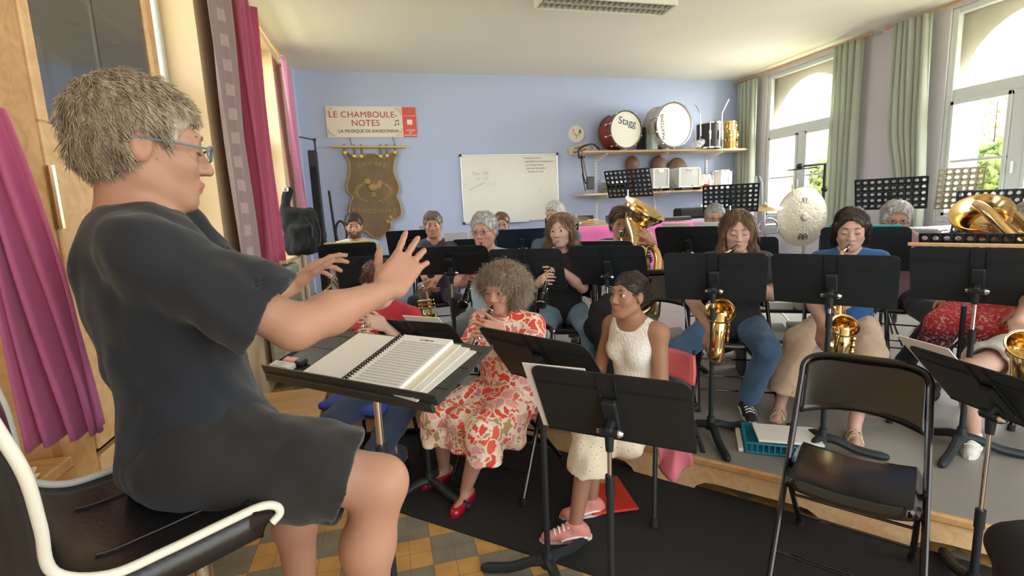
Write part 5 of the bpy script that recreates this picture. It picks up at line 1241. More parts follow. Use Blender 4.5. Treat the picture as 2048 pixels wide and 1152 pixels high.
def hand(S, Wp, D, N, T, s, curl=0.6, spread=0.12, k=0.004, thumb=0.5):
    D = nrm(D); N = nrm(N - D * (np.array(N) @ D)); T = nrm(T - D * (np.array(T) @ D) - N * (np.array(T) @ N))
    R = np.stack([T, D, N], 1)
    S.rbox(Wp + D * 0.048 * s, np.array([0.039, 0.048, 0.015]) * s, 0.013 * s, R, 0.018)
    S.ell(Wp + D * 0.03 * s + T * 0.022 * s + N * 0.006 * s, np.array([0.018, 0.03, 0.016]) * s, R, 0.012)
    for i, (o, L) in enumerate(((0.0295, 0.076), (0.010, 0.085), (-0.0095, 0.079), (-0.028, 0.062))):
        a = 0.0; p = Wp + D * (0.088 - 0.004 * abs(i - 1.2)) * s + T * o * s; sp = (1.3 - i) * spread
        c = curl if np.isscalar(curl) else curl[i]
        Df = nrm(D + T * sp)
        for j, (fr, da) in enumerate(((0.46, 0.75), (0.30, 0.95), (0.24, 0.7))):
            a += c * da; dirv = Df * math.cos(a) + N * math.sin(a); q = p + dirv * L * fr * s
            r1 = (0.0088, 0.0081, 0.0073)[j] * s * (0.9 if i == 3 else 1); S.cone(p, q, r1, r1 * 0.91, k); p = q
    a0 = Wp + D * 0.022 * s + T * 0.030 * s + N * 0.006 * s; td = nrm(D * 0.62 + T * (0.75 - 0.5 * thumb) + N * (0.15 + 0.6 * thumb))
    a1 = a0 + td * 0.036 * s; td2 = nrm(td + D * 0.35 + N * 0.1 * thumb); a2 = a1 + td2 * 0.030 * s; a3 = a2 + nrm(td2 + D * 0.15) * 0.022 * s
    S.cone(a0, a1, 0.0125 * s, 0.0105 * s, 0.01).cone(a1, a2, 0.0102 * s, 0.0092 * s, k).cone(a2, a3, 0.0092 * s, 0.0078 * s, k)
def head_prims(S, Hc, R, s, fem, open_eyes=True, jaw=1.0):
    """R columns: right, forward, up of the head"""
    def g(x, y, z): return Hc + R @ (np.array([x, y, z]) * s)
    e = lambda c, r, k=0.03, sub=False: S.ell(g(*c), np.array(r) * s, R, k * s, sub)
    e((0, -0.015, 0.035), (0.074, 0.094, 0.083), 0.03)
    e((0, 0.022, -0.028), (0.060 if fem else 0.064, 0.066, 0.078), 0.035)
    e((0, 0.045, -0.070), (0.040 * jaw, 0.040, 0.036), 0.03)
    e((0, 0.074, -0.096), (0.020, 0.016, 0.016), 0.02)
    for x in (-1, 1):
        e((x * 0.038, 0.058, -0.022), (0.022, 0.022, 0.022), 0.025)
        S.cone(g(x * 0.052, 0.0, -0.055), g(x * 0.022, 0.06, -0.092), 0.020 * s * jaw, 0.016 * s, 0.02 * s)
    S.cone(g(-0.030, 0.080, 0.034), g(0.030, 0.080, 0.034), 0.011 * s, 0.011 * s, 0.015 * s)
    for x in (-1, 1): e((x * 0.0315, 0.100, 0.010), (0.018, 0.014, 0.012), 0.012, True)
    S.cone(g(0, 0.082, 0.022), g(0, 0.106, -0.024), 0.0075 * s, 0.0105 * s, 0.014 * s)
    for x in (-1, 1): e((x * 0.0125, 0.096, -0.030), (0.0085, 0.011, 0.008), 0.006)
    e((0, 0.108, -0.028), (0.011, 0.009, 0.009), 0.006)
    S.cone(g(-0.019, 0.085, -0.060), g(0, 0.094, -0.056), 0.0045 * s, 0.006 * s, 0.007 * s).cone(g(0.019, 0.085, -0.060), g(0, 0.094, -0.056), 0.0045 * s, 0.006 * s, 0.007 * s)
    S.cone(g(-0.016, 0.084, -0.068), g(0.016, 0.084, -0.068), 0.0055 * s, 0.0055 * s, 0.006 * s).cone(g(-0.006, 0.091, -0.069), g(0.006, 0.091, -0.069), 0.006 * s, 0.006 * s, 0.006 * s)
    for x in (-1, 1):
        if open_eyes: S.cone(g(x * 0.0175, 0.0865, 0.0165), g(x * 0.044, 0.080, 0.0160), 0.0046 * s, 0.004 * s, 0.006 * s).cone(g(x * 0.019, 0.085, 0.0015), g(x * 0.043, 0.080, 0.002), 0.0035 * s, 0.0035 * s, 0.006 * s)
        else: e((x * 0.0315, 0.0785, 0.0095), (0.0165, 0.0125, 0.0120), 0.008)
        e((x * 0.078, -0.008, -0.002), (0.009, 0.019, 0.031), 0.008); e((x * 0.086, -0.004, 0.004), (0.006, 0.010, 0.017), 0.004, True)
def g_strands(V, Fq, n, L, flow, w=0.0022, seg=4, curl=0.0, jitter=0.35, lift=0.3, sel=None, rs=1, lj=0.4, fsel=None):
    rg = np.random.default_rng(rs)
    A, B, C_, Dq = V[Fq[:, 0]], V[Fq[:, 1]], V[Fq[:, 2]], V[Fq[:, 3]]
    cen = (A + B + C_ + Dq) / 4; nn = np.cross(C_ - A, Dq - B); nn /= np.linalg.norm(nn, axis=1)[:, None] + 1e-12
    idx = np.arange(len(cen))
    if fsel is not None: idx = idx[fsel(cen)]
    if sel is not None: idx = idx[sel(cen, nn)]
    if len(idx) == 0: return MB()
    pick = rg.choice(idx, n); P = cen[pick] + rg.normal(size=(n, 3)) * 0.002; Nn = nn[pick]
    d = flow(P, Nn); d = d - Nn * (d * Nn).sum(1)[:, None] * 0.8; d /= np.linalg.norm(d, axis=1)[:, None] + 1e-9
    d = d + Nn * lift + rg.normal(size=(n, 3)) * jitter; d /= np.linalg.norm(d, axis=1)[:, None]
    Ls = L * (1 + lj * rg.uniform(-1, 1, n)); ph = rg.uniform(0, 6.28, n)
    side = np.cross(d, Nn + 0.01); side /= np.linalg.norm(side, axis=1)[:, None] + 1e-9
    vs = np.zeros((n, seg + 1, 3, 3)); cur = P.copy(); grav = np.array([0, 0, -1.0])
    for i in range(seg + 1):
        t = i / seg; wd = w * (1 - t) ** 0.6 + 0.0002
        off = side * (curl * np.sin(ph + t * 9))[:, None] + Nn * (curl * np.cos(ph + t * 9))[:, None]
        for j in range(3):
            a = 2.094 * j; vs[:, i, j] = cur + off + side * wd * math.cos(a) + Nn * wd * math.sin(a)
        dd = d + (grav * 0.25 + Nn * -0.12) * t; cur = cur + dd * (Ls / seg)[:, None]
    base = np.arange(n)[:, None] * (seg + 1) * 3; f = []
    for i in range(seg):
        for j in range(3): f.append(np.stack([base[:, 0] + i * 3 + j, base[:, 0] + i * 3 + (j + 1) % 3, base[:, 0] + (i + 1) * 3 + (j + 1) % 3, base[:, 0] + (i + 1) * 3 + j], 1))
    m = MB(); m.v = vs.reshape(-1, 3); m.f = np.concatenate(f).tolist(); m.m = [0] * len(m.f); return m
def hair_mat(name, c, c2=None):
    if name in MATS: return MATS[name]
    m = mat(name, c, 0.45, spec=0.5); t, N, L, b = nodes(m)
    g = N.new('ShaderNodeTexCoord'); mp = N.new('ShaderNodeMapping'); mp.inputs['Scale'].default_value = (90, 90, 9)
    n = N.new('ShaderNodeTexNoise'); n.inputs['Scale'].default_value = 1.0; n.inputs['Detail'].default_value = 3
    r = ramp(N, [(0.3, tuple(x * 0.55 for x in c)), (0.7, c2 or tuple(min(1, x * 1.5) for x in c))])
    L.new(g.outputs['Object'], mp.inputs[0]); L.new(mp.outputs[0], n.inputs['Vector']); L.new(n.outputs['Fac'], r.inputs[0]); L.new(r.outputs[0], b.inputs['Base Color'])
    bp = N.new('ShaderNodeBump'); bp.inputs['Strength'].default_value = 0.5; bp.inputs['Distance'].default_value = 0.004; L.new(n.outputs['Fac'], bp.inputs['Height']); L.new(bp.outputs[0], b.inputs['Normal'])
    return m
def make_hair(root, style, Hc, R, s, m, h=0.006, rs=1, nst=1500):
    S = SDF(); g = lambda x, y, z: Hc + R @ (np.array([x, y, z]) * s)
    e = lambda c, r, k=0.03, sub=False: S.ell(g(*c), np.array(r) * s, R, k * s, sub)
    def fsel(c):
        L = (c - Hc) @ R / s
        if style == 'pulled': return c[:, 0] < 1e9
        if style == 'curly': return L[:, 1] < 0.075
        return ~((L[:, 1] > 0.035) & (L[:, 2] < (0.085 if style in ('long', 'wavy', 'low_tie', 'pulled') else 0.07)))
    def side(P, a=0.5): L = (P - Hc) @ R / s; return R[:, 0][None] * (np.sign(L[:, 0]) * a * (L[:, 2] > 0.02))[:, None]
    up = R[:, 2]; fw = R[:, 1]; rt = R[:, 0]; st = MB(); flow = lambda P, N: np.tile(-up, (len(P), 1)) * 0.8 + (-fw) * 0.2
    if style in ('short', 'short_full', 'crop'):
        a = 0.0 if style == 'crop' else (0.008 if style == 'short' else 0.016)
        e((0, -0.017, 0.042), (0.079 + a, 0.098 + a, 0.086 + a * 1.4)); e((0, -0.045, -0.015), (0.072 + a * .5, 0.062 + a * .5, 0.055))
        e((0, 0.115, -0.035), (0.115, 0.088, 0.110), 0.01, True); S.cut(g(0, -0.03, -0.050), R @ np.array([0, 0.55, -1.0])); 
        for x in (-1, 1): e((x * 0.085, 0.005, -0.02), (0.03, 0.030, 0.045), 0.008, True)
        S.noise(0.0025 * s, 60, rs)
        o = sdf_part('hair', S, h, m, root); V, Fq = o_last[0]
        if nst: st = g_strands(V, Fq, nst, 0.019 * s, lambda P, N: np.tile(fw * 0.5 - up * 0.6, (len(P), 1)) + N * 0.2, 0.0012, 3, 0.0, 0.28, 0.30, rs=rs, fsel=fsel)
    elif style == 'long':
        e((0, -0.018, 0.042), (0.083, 0.102, 0.090)); e((0, -0.06, -0.05), (0.078, 0.055, 0.10), 0.04)
        e((0, 0.122, -0.012), (0.066, 0.092, 0.108), 0.01, True)
        for x in (-1, 1):
            S.cone(g(x * 0.070, 0.020, 0.03), g(x * 0.086, 0.015, -0.12), 0.022 * s, 0.026 * s, 0.02).cone(g(x * 0.086, 0.015, -0.12), g(x * 0.110, 0.055, -0.27), 0.028 * s, 0.024 * s, 0.03)
        S.cone(g(0, -0.07, -0.05), g(0, -0.085, -0.26), 0.075 * s, 0.06 * s, 0.04)
        S.noise(0.003 * s, 45, rs)
        o = sdf_part('hair', S, h, m, root); V, Fq = o_last[0]
        if nst: st = g_strands(V, Fq, nst, 0.07 * s, lambda P, N: np.tile(-U3, (len(P), 1)) + side(P), 0.0012, 4, 0.002, 0.05, 0.01, rs=rs, fsel=fsel)
    elif style == 'wavy':
        e((0, -0.018, 0.042), (0.083, 0.102, 0.088)); e((0, 0.122, -0.014), (0.066, 0.092, 0.105), 0.01, True)
        for x in (-1, 1):
            S.cone(g(x * 0.070, 0.010, 0.03), g(x * 0.095, 0.0, -0.10), 0.024 * s, 0.030 * s, 0.02).cone(g(x * 0.095, 0.0, -0.10), g(x * 0.135, 0.03, -0.25), 0.034 * s, 0.028 * s, 0.03)
        S.cone(g(0, -0.07, -0.05), g(0, -0.09, -0.24), 0.078 * s, 0.07 * s, 0.04); S.noise(0.006 * s, 38, rs)
        o = sdf_part('hair', S, h, m, root); V, Fq = o_last[0]
        if nst: st = g_strands(V, Fq, nst, 0.07 * s, lambda P, N: np.tile(-U3, (len(P), 1)) + side(P), 0.0015, 6, 0.005, 0.10, 0.03, rs=rs, fsel=fsel)
    elif style == 'curly':
        rg = np.random.default_rng(rs)
        e((0, -0.03, 0.035), (0.105, 0.110, 0.095))
        for i in range(42):
            a = rg.uniform(0, 2 * PI); el = rg.uniform(-0.9, 1.4); d = np.array([math.cos(a) * math.cos(el), math.sin(a) * math.cos(el) - 0.25, math.sin(el)])
            if d[1] > 0.30 and d[2] < 0.55: continue
            S.ell(g(*(d * np.array([0.108, 0.108, 0.105]) + [0, -0.025, 0.0])), np.array([0.035, 0.035, 0.038]) * s, None, 0.02)
        e((0, 0.125, -0.045), (0.078, 0.095, 0.105), 0.01, True); S.noise(0.005 * s, 55, rs)
        o = sdf_part('hair', S, h, m, root); V, Fq = o_last[0]
        if nst: st = g_strands(V, Fq, nst, 0.040 * s, lambda P, N: np.tile(-up * 0.6, (len(P), 1)) + N * 0.8, 0.0012, 6, 0.006, 0.5, 0.4, rs=rs, fsel=fsel)
    elif style == 'pulled':
        e((0, -0.018, 0.040), (0.081, 0.100, 0.088)); e((0, -0.055, -0.01), (0.066, 0.055, 0.05), 0.03); e((0, 0.112, -0.038), (0.110, 0.080, 0.108), 0.01, True)
        for x in (-1, 1): e((x * 0.088, 0.012, -0.03), (0.03, 0.036, 0.045), 0.008, True)
        e((0, -0.125, -0.005), (0.040, 0.036, 0.044), 0.02); S.cut(g(0, -0.03, -0.065), R @ np.array([0, 0.6, -1.0])); S.noise(0.0022 * s, 70, rs)
        o = sdf_part('hair', S, h, m, root); V, Fq = o_last[0]
        if nst: st = g_strands(V, Fq, nst, 0.025 * s, lambda P, N: np.tile(-fw, (len(P), 1)), 0.0010, 4, 0.002, 0.12, 0.05, rs=rs, fsel=fsel)
    elif style == 'low_tie':
        e((0, -0.018, 0.042), (0.083, 0.102, 0.090)); e((0, -0.06, -0.04), (0.070, 0.055, 0.07), 0.04); e((0, 0.124, -0.014), (0.067, 0.092, 0.112), 0.01, True)
        for x in (-1, 1): S.cone(g(x * 0.072, 0.025, 0.04), g(x * 0.078, -0.02, -0.07), 0.016 * s, 0.018 * s, 0.02)
        S.cone(g(0.0, -0.10, -0.08), g(0.07, -0.05, -0.16), 0.03 * s, 0.018 * s, 0.03); S.noise(0.002 * s, 50, rs)
        o = sdf_part('hair', S, h, m, root); V, Fq = o_last[0]
        if nst: st = g_strands(V, Fq, nst, 0.04 * s, lambda P, N: np.tile(-up * 0.8 - fw * 0.4, (len(P), 1)) + side(P), 0.0010, 4, 0.001, 0.04, 0.005, rs=rs, fsel=fsel)
    elif style == 'wavy_short':
        e((0, -0.02, 0.042), (0.090, 0.106, 0.094)); e((0, -0.05, -0.02), (0.088, 0.065, 0.07), 0.03); e((0, 0.118, -0.045), (0.074, 0.088, 0.098), 0.01, True); S.cut(g(0, -0.03, -0.085), R @ np.array([0, 0.4, -1.0])); S.noise(0.006 * s, 55, rs)
        o = sdf_part('hair', S, h, m, root); V, Fq = o_last[0]
        if nst: st = g_strands(V, Fq, nst, 0.03 * s, lambda P, N: np.tile(-up * 0.7 - fw * 0.1, (len(P), 1)), 0.0014, 5, 0.004, 0.25, 0.12, rs=rs, fsel=fsel)
    if len(st.v):
        me = newmesh('hair_strands', np.array(st.v), st.f, None, [m], 0); q = bpy.data.objects.new('hair_strands', me); COL.objects.link(q); q.parent = o; q.matrix_parent_inverse = root_inv(o)
    return o
def glasses(root, Hc, R, s, m, thick=0.0016, w=0.022, hh=0.015, lens=True):
    g = lambda x, y, z: Hc + R @ (np.array([x, y, z]) * s)
    mb = MB()
    for x in (-1, 1):
        mb.tube([g(x * 0.0325 + w * math.copysign(abs(math.cos(a)) ** 0.6, math.cos(a)), 0.112 - 0.012 * abs((x * 0.0325 + w * math.cos(a)) / 0.055) ** 2, 0.006 + hh * math.copysign(abs(math.sin(a)) ** 0.7, math.sin(a))) for a in np.linspace(0, 2 * PI, 21)[:-1]], thick * s, 6, closed=True)
        mb.tube([g(x * 0.054, 0.104, 0.012), g(x * 0.076, 0.05, 0.012), g(x * 0.082, -0.012, 0.012), g(x * 0.082, -0.03, 0.0)], thick * 1.1 * s, 6)
    mb.tube([g(-0.011, 0.112, 0.010), g(0, 0.114, 0.013), g(0.011, 0.112, 0.010)], thick * s, 6)
    o = part('glasses', mb, m, root)
    if lens:
        for x in (-1, 1): lb = MB(); lb.lathe([(0.0001, 0.0006), (hh * s * 1.1, 0.0), (0.0001, -0.0006)], g(x * 0.0325, 0.109, 0.006), R[:, 1], 16); part('lens', lb, LENS, o)
LENS = glassy('spectacle_lens', (0.93, 0.95, 0.96), 0.12)
def person(label, head, F, zf=SZ, s=0.95, look=None, tilt=0.0, fem=False, skin_=None, hair='short', hairm=None, nst=900, top=None, topkind='tshirt', bottom=None, botkind='trousers', shoes=None, shoekind='shoe', handR=None, handL=None,
           footR=None, footL=None, kneeopen=0.16, res=0.009, rescl=None, build=1.0, eyes=True, gl=None, beard=None, pel=None, elbR=None, elbL=None, extra_top=None, group=None, hr=0.006, armr=1.0, seated=True, noleg=False, jaw=1.0, browm=None, hhair=None, handless=False, collar=None, ls=1.0, belly=0.0, bust=None, hemz=0.16, kn=None, elpos=None, shpos=None, hpos=None, wr=1.0):
    F = nrm(np.array([F[0], F[1], 0.0])); Rt = np.array([F[1], -F[0], 0.0]); Hc = np.array(head, float)
    look = F if look is None else nrm(look); hr_ = nrm(np.cross(look, U3)); hu = np.cross(hr_, look)
    hr2 = hr_ * math.cos(tilt) + hu * math.sin(tilt); hu = np.cross(hr2, look); HR = np.stack([hr2, look, hu], 1)
    Pv = np.array(pel, float) if pel is not None else np.array([Hc[0], Hc[1], 0]) - F * 0.10 + U3 * (zf + 0.50)
    Nb = Hc - U3 * 0.145 * s - F * 0.035 * s
    ax = nrm(Nb - Pv); Ls = np.linalg.norm(Nb - Pv); tf = nrm(F - ax * (F @ ax)); BR = np.stack([Rt, tf, ax], 1); k = s * build
    t = thing('person', label, 'person', (Pv[0], Pv[1], zf), 0, group)
    bp = lambda x, y, z: Pv + BR @ np.array([x * s, y * s, z * Ls])
    sw = (0.148 if fem else 0.165) * build ** 0.5; Sh = {1: bp(sw, -0.01, 0.89), -1: bp(-sw, -0.01, 0.89)}
    Hp = {1: Pv + Rt * 0.09 * s, -1: Pv - Rt * 0.09 * s}
    if shpos: Sh.update({a: np.array(b, float) for a, b in shpos.items()})
    if hpos: Hp.update({a: np.array(b, float) for a, b in hpos.items()})
    # legs
    An, Kn, Td = {}, {}, {}
    for sd, ft in ((1, footR), (-1, footL)):
        kx = Hp[sd] + F * 0.40 * s + Rt * sd * kneeopen * 0.5
        if ft is None: a = np.array([kx[0], kx[1], zf + 0.075]) + Rt * sd * 0.02; td = F
        else: a = np.array([ft[0], ft[1], ft[2] if len(ft) > 2 and ft[2] is not None else zf + 0.075]); td = nrm([ft[3], ft[4], 0 if len(ft) < 6 else ft[5]]) if len(ft) > 4 else F
        An[sd] = a; Kn[sd] = ik(Hp[sd], a, 0.41 * s * ls, 0.40 * s * ls, F * 1.0 + U3 * 0.7 + Rt * sd * 0.25); Td[sd] = td
    # arms
    El, Wr, Hd = {}, {}, {}
    for sd, hd, eh in ((1, handR, elbR), (-1, handL, elbL)):
        if hd is None: wv = Kn[sd] - F * 0.12 + U3 * 0.09 - Rt * sd * 0.02; D, N = F * 0.9 - U3 * 0.25 - Rt * sd * 0.3, -U3; cu = 0.25
        else: wv, D, N = np.array(hd[0], float), np.array(hd[1], float), np.array(hd[2], float); cu = hd[3] if len(hd) > 3 else 0.6
        Wr[sd] = wv; Hd[sd] = (nrm(D), nrm(N), cu, hd[4] if hd is not None and len(hd) > 4 else 0.08)
        El[sd] = ik(Sh[sd], wv, 0.275 * s, 0.245 * s, eh if eh is not None else (-U3 * 1.0 + Rt * sd * 0.55 - F * 0.15))
    if kn: Kn.update({a: np.array(b, float) for a, b in kn.items()})
    if elpos: El.update({a: np.array(b, float) for a, b in elpos.items()})
    # --- body: one continuous surface ---
    S = SDF()
    head_prims(S, Hc, HR, s, fem, eyes, jaw)
    nr = 0.050 if fem else 0.057
    S.cone(Hc + HR @ (np.array([0, -0.022, -0.05]) * s), Nb, nr * s, (nr + 0.004) * s, 0.03)
    tr = 1.0 if topkind == 'sleeveless' else 0.86
    S.cone(Nb, bp(0.11, -0.01, 0.93), 0.05 * s * tr, 0.045 * s * tr, 0.04 * tr).cone(Nb, bp(-0.11, -0.01, 0.93), 0.05 * s * tr, 0.045 * s * tr, 0.04 * tr)
    S.ell(bp(0, 0, 0.70), np.array([0.135, 0.085, 0.15]) * k, BR, 0.05).ell(bp(0, 0, 0.35), np.array([0.115, 0.08, 0.15]) * k, BR, 0.05).ell(bp(0, 0, 0.05), np.array([0.13, 0.10, 0.11]) * k, BR, 0.05)
    for sd in (1, -1):
        S.ell(Sh[sd], np.array([0.052, 0.050, 0.052]) * s * armr * tr, BR, 0.04 * tr)
        S.cone(Sh[sd], El[sd], 0.046 * s * armr * (0.5 + 0.5 * tr), 0.037 * s * armr, 0.03)
        md = El[sd] * 0.65 + Wr[sd] * 0.35
        S.cone(El[sd], md, 0.037 * s * armr, 0.038 * s * armr, 0.02).cone(md, Wr[sd], 0.038 * s * armr, 0.0235 * s, 0.02)
        if not handless:
            D, N, cu, spr = Hd[sd]; T = np.cross(D, N) * sd
            hand(S, Wr[sd], D, N, T, s, cu, spr, thumb=0.5 if spr < 0.2 else 0.1)
        if not noleg:
            S.cone(Hp[sd], Kn[sd], 0.075 * k, 0.052 * s, 0.04); mk = Kn[sd] * 0.7 + An[sd] * 0.3 - Td[sd] * 0.018
            S.cone(Kn[sd], mk, 0.050 * s, 0.050 * s * build ** 0.5, 0.03).cone(mk, An[sd], 0.050 * s * build ** 0.5, 0.031 * s, 0.03)
            S.cone(An[sd] - Td[sd] * 0.035 - U3 * 0.03, An[sd] + Td[sd] * 0.12 - U3 * 0.048, 0.028 * s, 0.022 * s, 0.03)
            if shoekind == 'sandal':
                for j in range(5): p0 = An[sd] + Td[sd] * (0.125 - 0.006 * abs(j - 1)) - U3 * 0.052 + np.cross(U3, Td[sd]) * (0.026 - 0.013 * j) * sd; S.cone(p0, p0 + Td[sd] * 0.03, 0.010 * s, 0.008 * s, 0.004)
    sk, lp = skin_
    HRi = HR.T
    def mf(c):
        L = (c - Hc) @ HRi.T / s
        m = np.zeros(len(c), int)
        lip = (np.abs(L[:, 0]) < 0.019) & (L[:, 2] < -0.054 + 0.004 * (np.abs(L[:, 0]) < 0.012)) & (L[:, 2] > -0.0735 + np.abs(L[:, 0]) * 0.3) & (L[:, 1] > 0.0835)
        if beard is not None:
            br = (L[:, 2] < -0.040 + 0.0 * L[:, 0]) & (L[:, 2] > -0.118) & (L[:, 1] > 0.0 + 0.0) & ((L[:, 2] < -0.044) | (L[:, 1] < 0.07)); m[br] = 2
        m[lip] = 1
        return m
    mats = [sk, lp] + ([beard] if beard is not None else [])
    sdf_part('body', S, res, mats, t, mf)
    # eyes and brows
    g = lambda x, y, z: Hc + HR @ (np.array([x, y, z]) * s)
    if eyes:
        for x in (-1, 1):
            o = part('eye', MB().ball(g(x * 0.0315, 0.0755, 0.0092), 0.0124 * s, HR, 14), EYEW, t)
            part('iris', MB().lathe([(0.0001, 0.0012), (0.0045 * s, 0.001), (0.0072 * s, -0.0012)], g(x * 0.0315, 0.0755, 0.0092) + HR[:, 1] * 0.0117 * s - HR[:, 2] * 0.0005, HR[:, 1], 14), IRIS, o)
    for x in (-1, 1) if not eyes else (): part('eyelashes', MB().tube([g(x * 0.0175, 0.0868, 0.004), g(x * 0.025, 0.0905, 0.0005), g(x * 0.034, 0.0902, -0.0005), g(x * 0.0455, 0.083, 0.003)], [0.0008 * s, 0.0014 * s, 0.0015 * s, 0.001 * s], 6), IRIS, t)
    for x in (-1, 1): mb = MB(); mb.tube([g(x * 0.014, 0.0925, 0.033), g(x * 0.028, 0.091, 0.0385), g(x * 0.046, 0.080, 0.034)], [0.0028 * s, 0.0032 * s, 0.0014 * s], 6, flat=0.8); part('eyebrow', mb, browm or hairm, t)
    if hair: make_hair(t, hair, Hc, HR, s, hairm, hr, rs=int(abs(Hc[0] * 100)) % 97, nst=nst)
    if gl: glasses(t, Hc, HR, s, gl[0], *gl[1:])
    # --- top ---
    rc = rescl or res * 1.25; ko = k
    if top is not None:
        S = SDF(); S.ell(bp(0, 0.0, 0.72), np.array([0.158, 0.108, 0.165]) * ko, BR, 0.05).ell(bp(0, 0.01 + belly * 0.3, 0.34), np.array([0.138 + belly * .4, 0.105 + belly, 0.17]) * ko, BR, 0.05).ell(bp(0, 0.0, 0.02), np.array([0.165, 0.130, 0.115]) * ko, BR, 0.06)
        if bust or (fem and bust is None):
            for x in (-1, 1): S.ell(bp(x * 0.068, 0.085, 0.66), np.array([0.058, 0.05, 0.055]) * k, BR, 0.045)
        if topkind == 'sleeveless':
            for sd in (1, -1): S.cone(bp(sd * 0.02, -0.01, 0.93), bp(sd * 0.115, -0.01, 0.95), 0.050 * s, 0.036 * s, 0.04)
            for sd in (1, -1): S.ell(Sh[sd] + Rt * sd * 0.035 * s - ax * 0.03, np.array([0.062, 0.085, 0.105]) * s, BR, 0.006, True)
            S.ell(Nb + F * 0.03 * s + U3 * 0.01, np.array([0.072, 0.075, 0.055]) * s, BR, 0.01, True)
        else:
            S.cone(bp(0.03, -0.01, 0.955), Sh[1], 0.056 * s, 0.060 * s * armr, 0.035).cone(bp(-0.03, -0.01, 0.955), Sh[-1], 0.056 * s, 0.060 * s * armr, 0.035)
            fr = {'tshirt': 0.68, 'polo': 0.72, 'blouse': 0.95, 'long': 1.0, 'loose': 0.8}[topkind]
            for sd in (1, -1):
                rr0 = 0.057 * s * armr; rr1 = (0.058 if topkind != 'loose' else 0.074) * s * armr
                e = Sh[sd] + (El[sd] - Sh[sd]) * fr
                if topkind == 'long': S.cone(Sh[sd], El[sd], rr0, 0.052 * s, 0.03); S.flat(El[sd], El[sd] + (Wr[sd] - El[sd]) * 0.92, 0.050 * s, 0.036 * s, 0.02)
                else:
                    S.flat(Sh[sd], e, rr0, rr1, 0.03); S.hole(e - nrm(El[sd] - Sh[sd]) * 0.03, e + nrm(El[sd] - Sh[sd]) * 0.03, rr1 - (0.013 if topkind != 'loose' else 0.019), rr1 - (0.012 if topkind != 'loose' else 0.017))
            if collar is None: S.ell(Nb + F * 0.03 * s + U3 * 0.035 * s, np.array([0.066, 0.066, 0.035]) * s, BR, 0.008, True)
            else:
                S.ell(Nb + tf * 0.05 * s + U3 * 0.02 * s, np.array([0.034, 0.05, 0.055]) * s, BR, 0.006, True)
                rg_ = [Nb + Rt * 0.062 * s * math.sin(a) - tf * 0.058 * s * math.cos(a) + tf * 0.004 + ax * (0.014 - 0.02 * (1 - math.cos(a)) / 2) * s for a in np.linspace(-2.6, 2.6, 13)]
                for a, c in zip(rg_[:-1], rg_[1:]): S.cone(a, c, 0.0115, 0.0115, 0.006)
        S.noise(0.0032 * wr, 17, 2.0); S.noise(0.0012 * wr, 46, 5.0)
        if botkind in ('skirt',): S.cut(bp(0, 0, 0.0), -ax)
        sdf_part('top' if topkind != 'dress' else 'dress', S, rc, top, t)
    # --- bottom ---
    if bottom is not None and not noleg:
        S = SDF()
        S.ell(bp(0, 0, 0.02), np.array([0.158, 0.122, 0.10]) * ko, BR, 0.05)
        if botkind == 'skirt':
            for sd in (1, -1): S.cone(Hp[sd], Kn[sd] + F * 0.01 - U3 * 0.005, 0.105 * k, 0.078 * s, 0.05)
            mid = (Kn[1] + Kn[-1]) / 2; S.cone((Hp[1] + Hp[-1]) / 2, mid - F * 0.03, 0.10 * k, 0.062 * s, 0.06)
            zb = mid[2] - hemz
            for sd in (1, -1): q = Kn[sd] + (Kn[sd] - mid) * 0.12; S.cone(Kn[sd] - F * 0.0, np.array([q[0], q[1], zb - 0.06]) - F * 0.0, 0.070 * s, 0.108 * s, 0.05); b_ = Hp[sd] * 0.45 + Kn[sd] * 0.55; S.cone(b_, np.array([b_[0] + Rt[0] * sd * .05, b_[1] + Rt[1] * sd * .05, zb + 0.06]), 0.08 * s, 0.075 * s, 0.07)
            S.cone(mid - F * 0.02, np.array([mid[0], mid[1], zb - 0.05]) - F * 0.02, 0.06 * s, 0.075 * s, 0.06)
            S.cut((0, 0, zb), (0, 0, -1)); S.noise(0.006, 26, 1.0)
        elif botkind == 'shorts':
            for sd in (1, -1): e = Hp[sd] + (Kn[sd] - Hp[sd]) * 0.82; S.flat(Hp[sd], e, 0.098 * k, 0.104 * s, 0.04); S.hole(e - nrm(Kn[sd] - Hp[sd]) * 0.015, e + nrm(Kn[sd] - Hp[sd]) * 0.05, 0.078 * s, 0.078 * s)
            S.noise(0.0055, 20, 1.0); S.noise(0.002, 42, 2.0)
        else:
            wd = {'trousers': (0.066, 0.058), 'jeans': (0.067, 0.062), 'wide': (0.078, 0.100)}[botkind]
            for sd in (1, -1):
                S.cone(Hp[sd], Kn[sd], 0.092 * k, (wd[0] + 0.004) * s, 0.04); dn = nrm(An[sd] - Kn[sd]); lf = 0.93 if botkind != 'wide' else 0.80
                e = Kn[sd] + (An[sd] - Kn[sd]) * lf; S.flat(Kn[sd], e, wd[0] * s, wd[1] * s, 0.025); S.hole(e - dn * 0.015, e + dn * 0.04, (wd[1] - 0.015) * s, (wd[1] - 0.013) * s)
            S.noise(0.0042, 21, 3.0); S.noise(0.0015, 60, 1.0)
        sdf_part({'skirt': 'skirt', 'shorts': 'shorts', 'jeans': 'jeans'}.get(botkind, 'trousers'), S, rc, bottom, t)
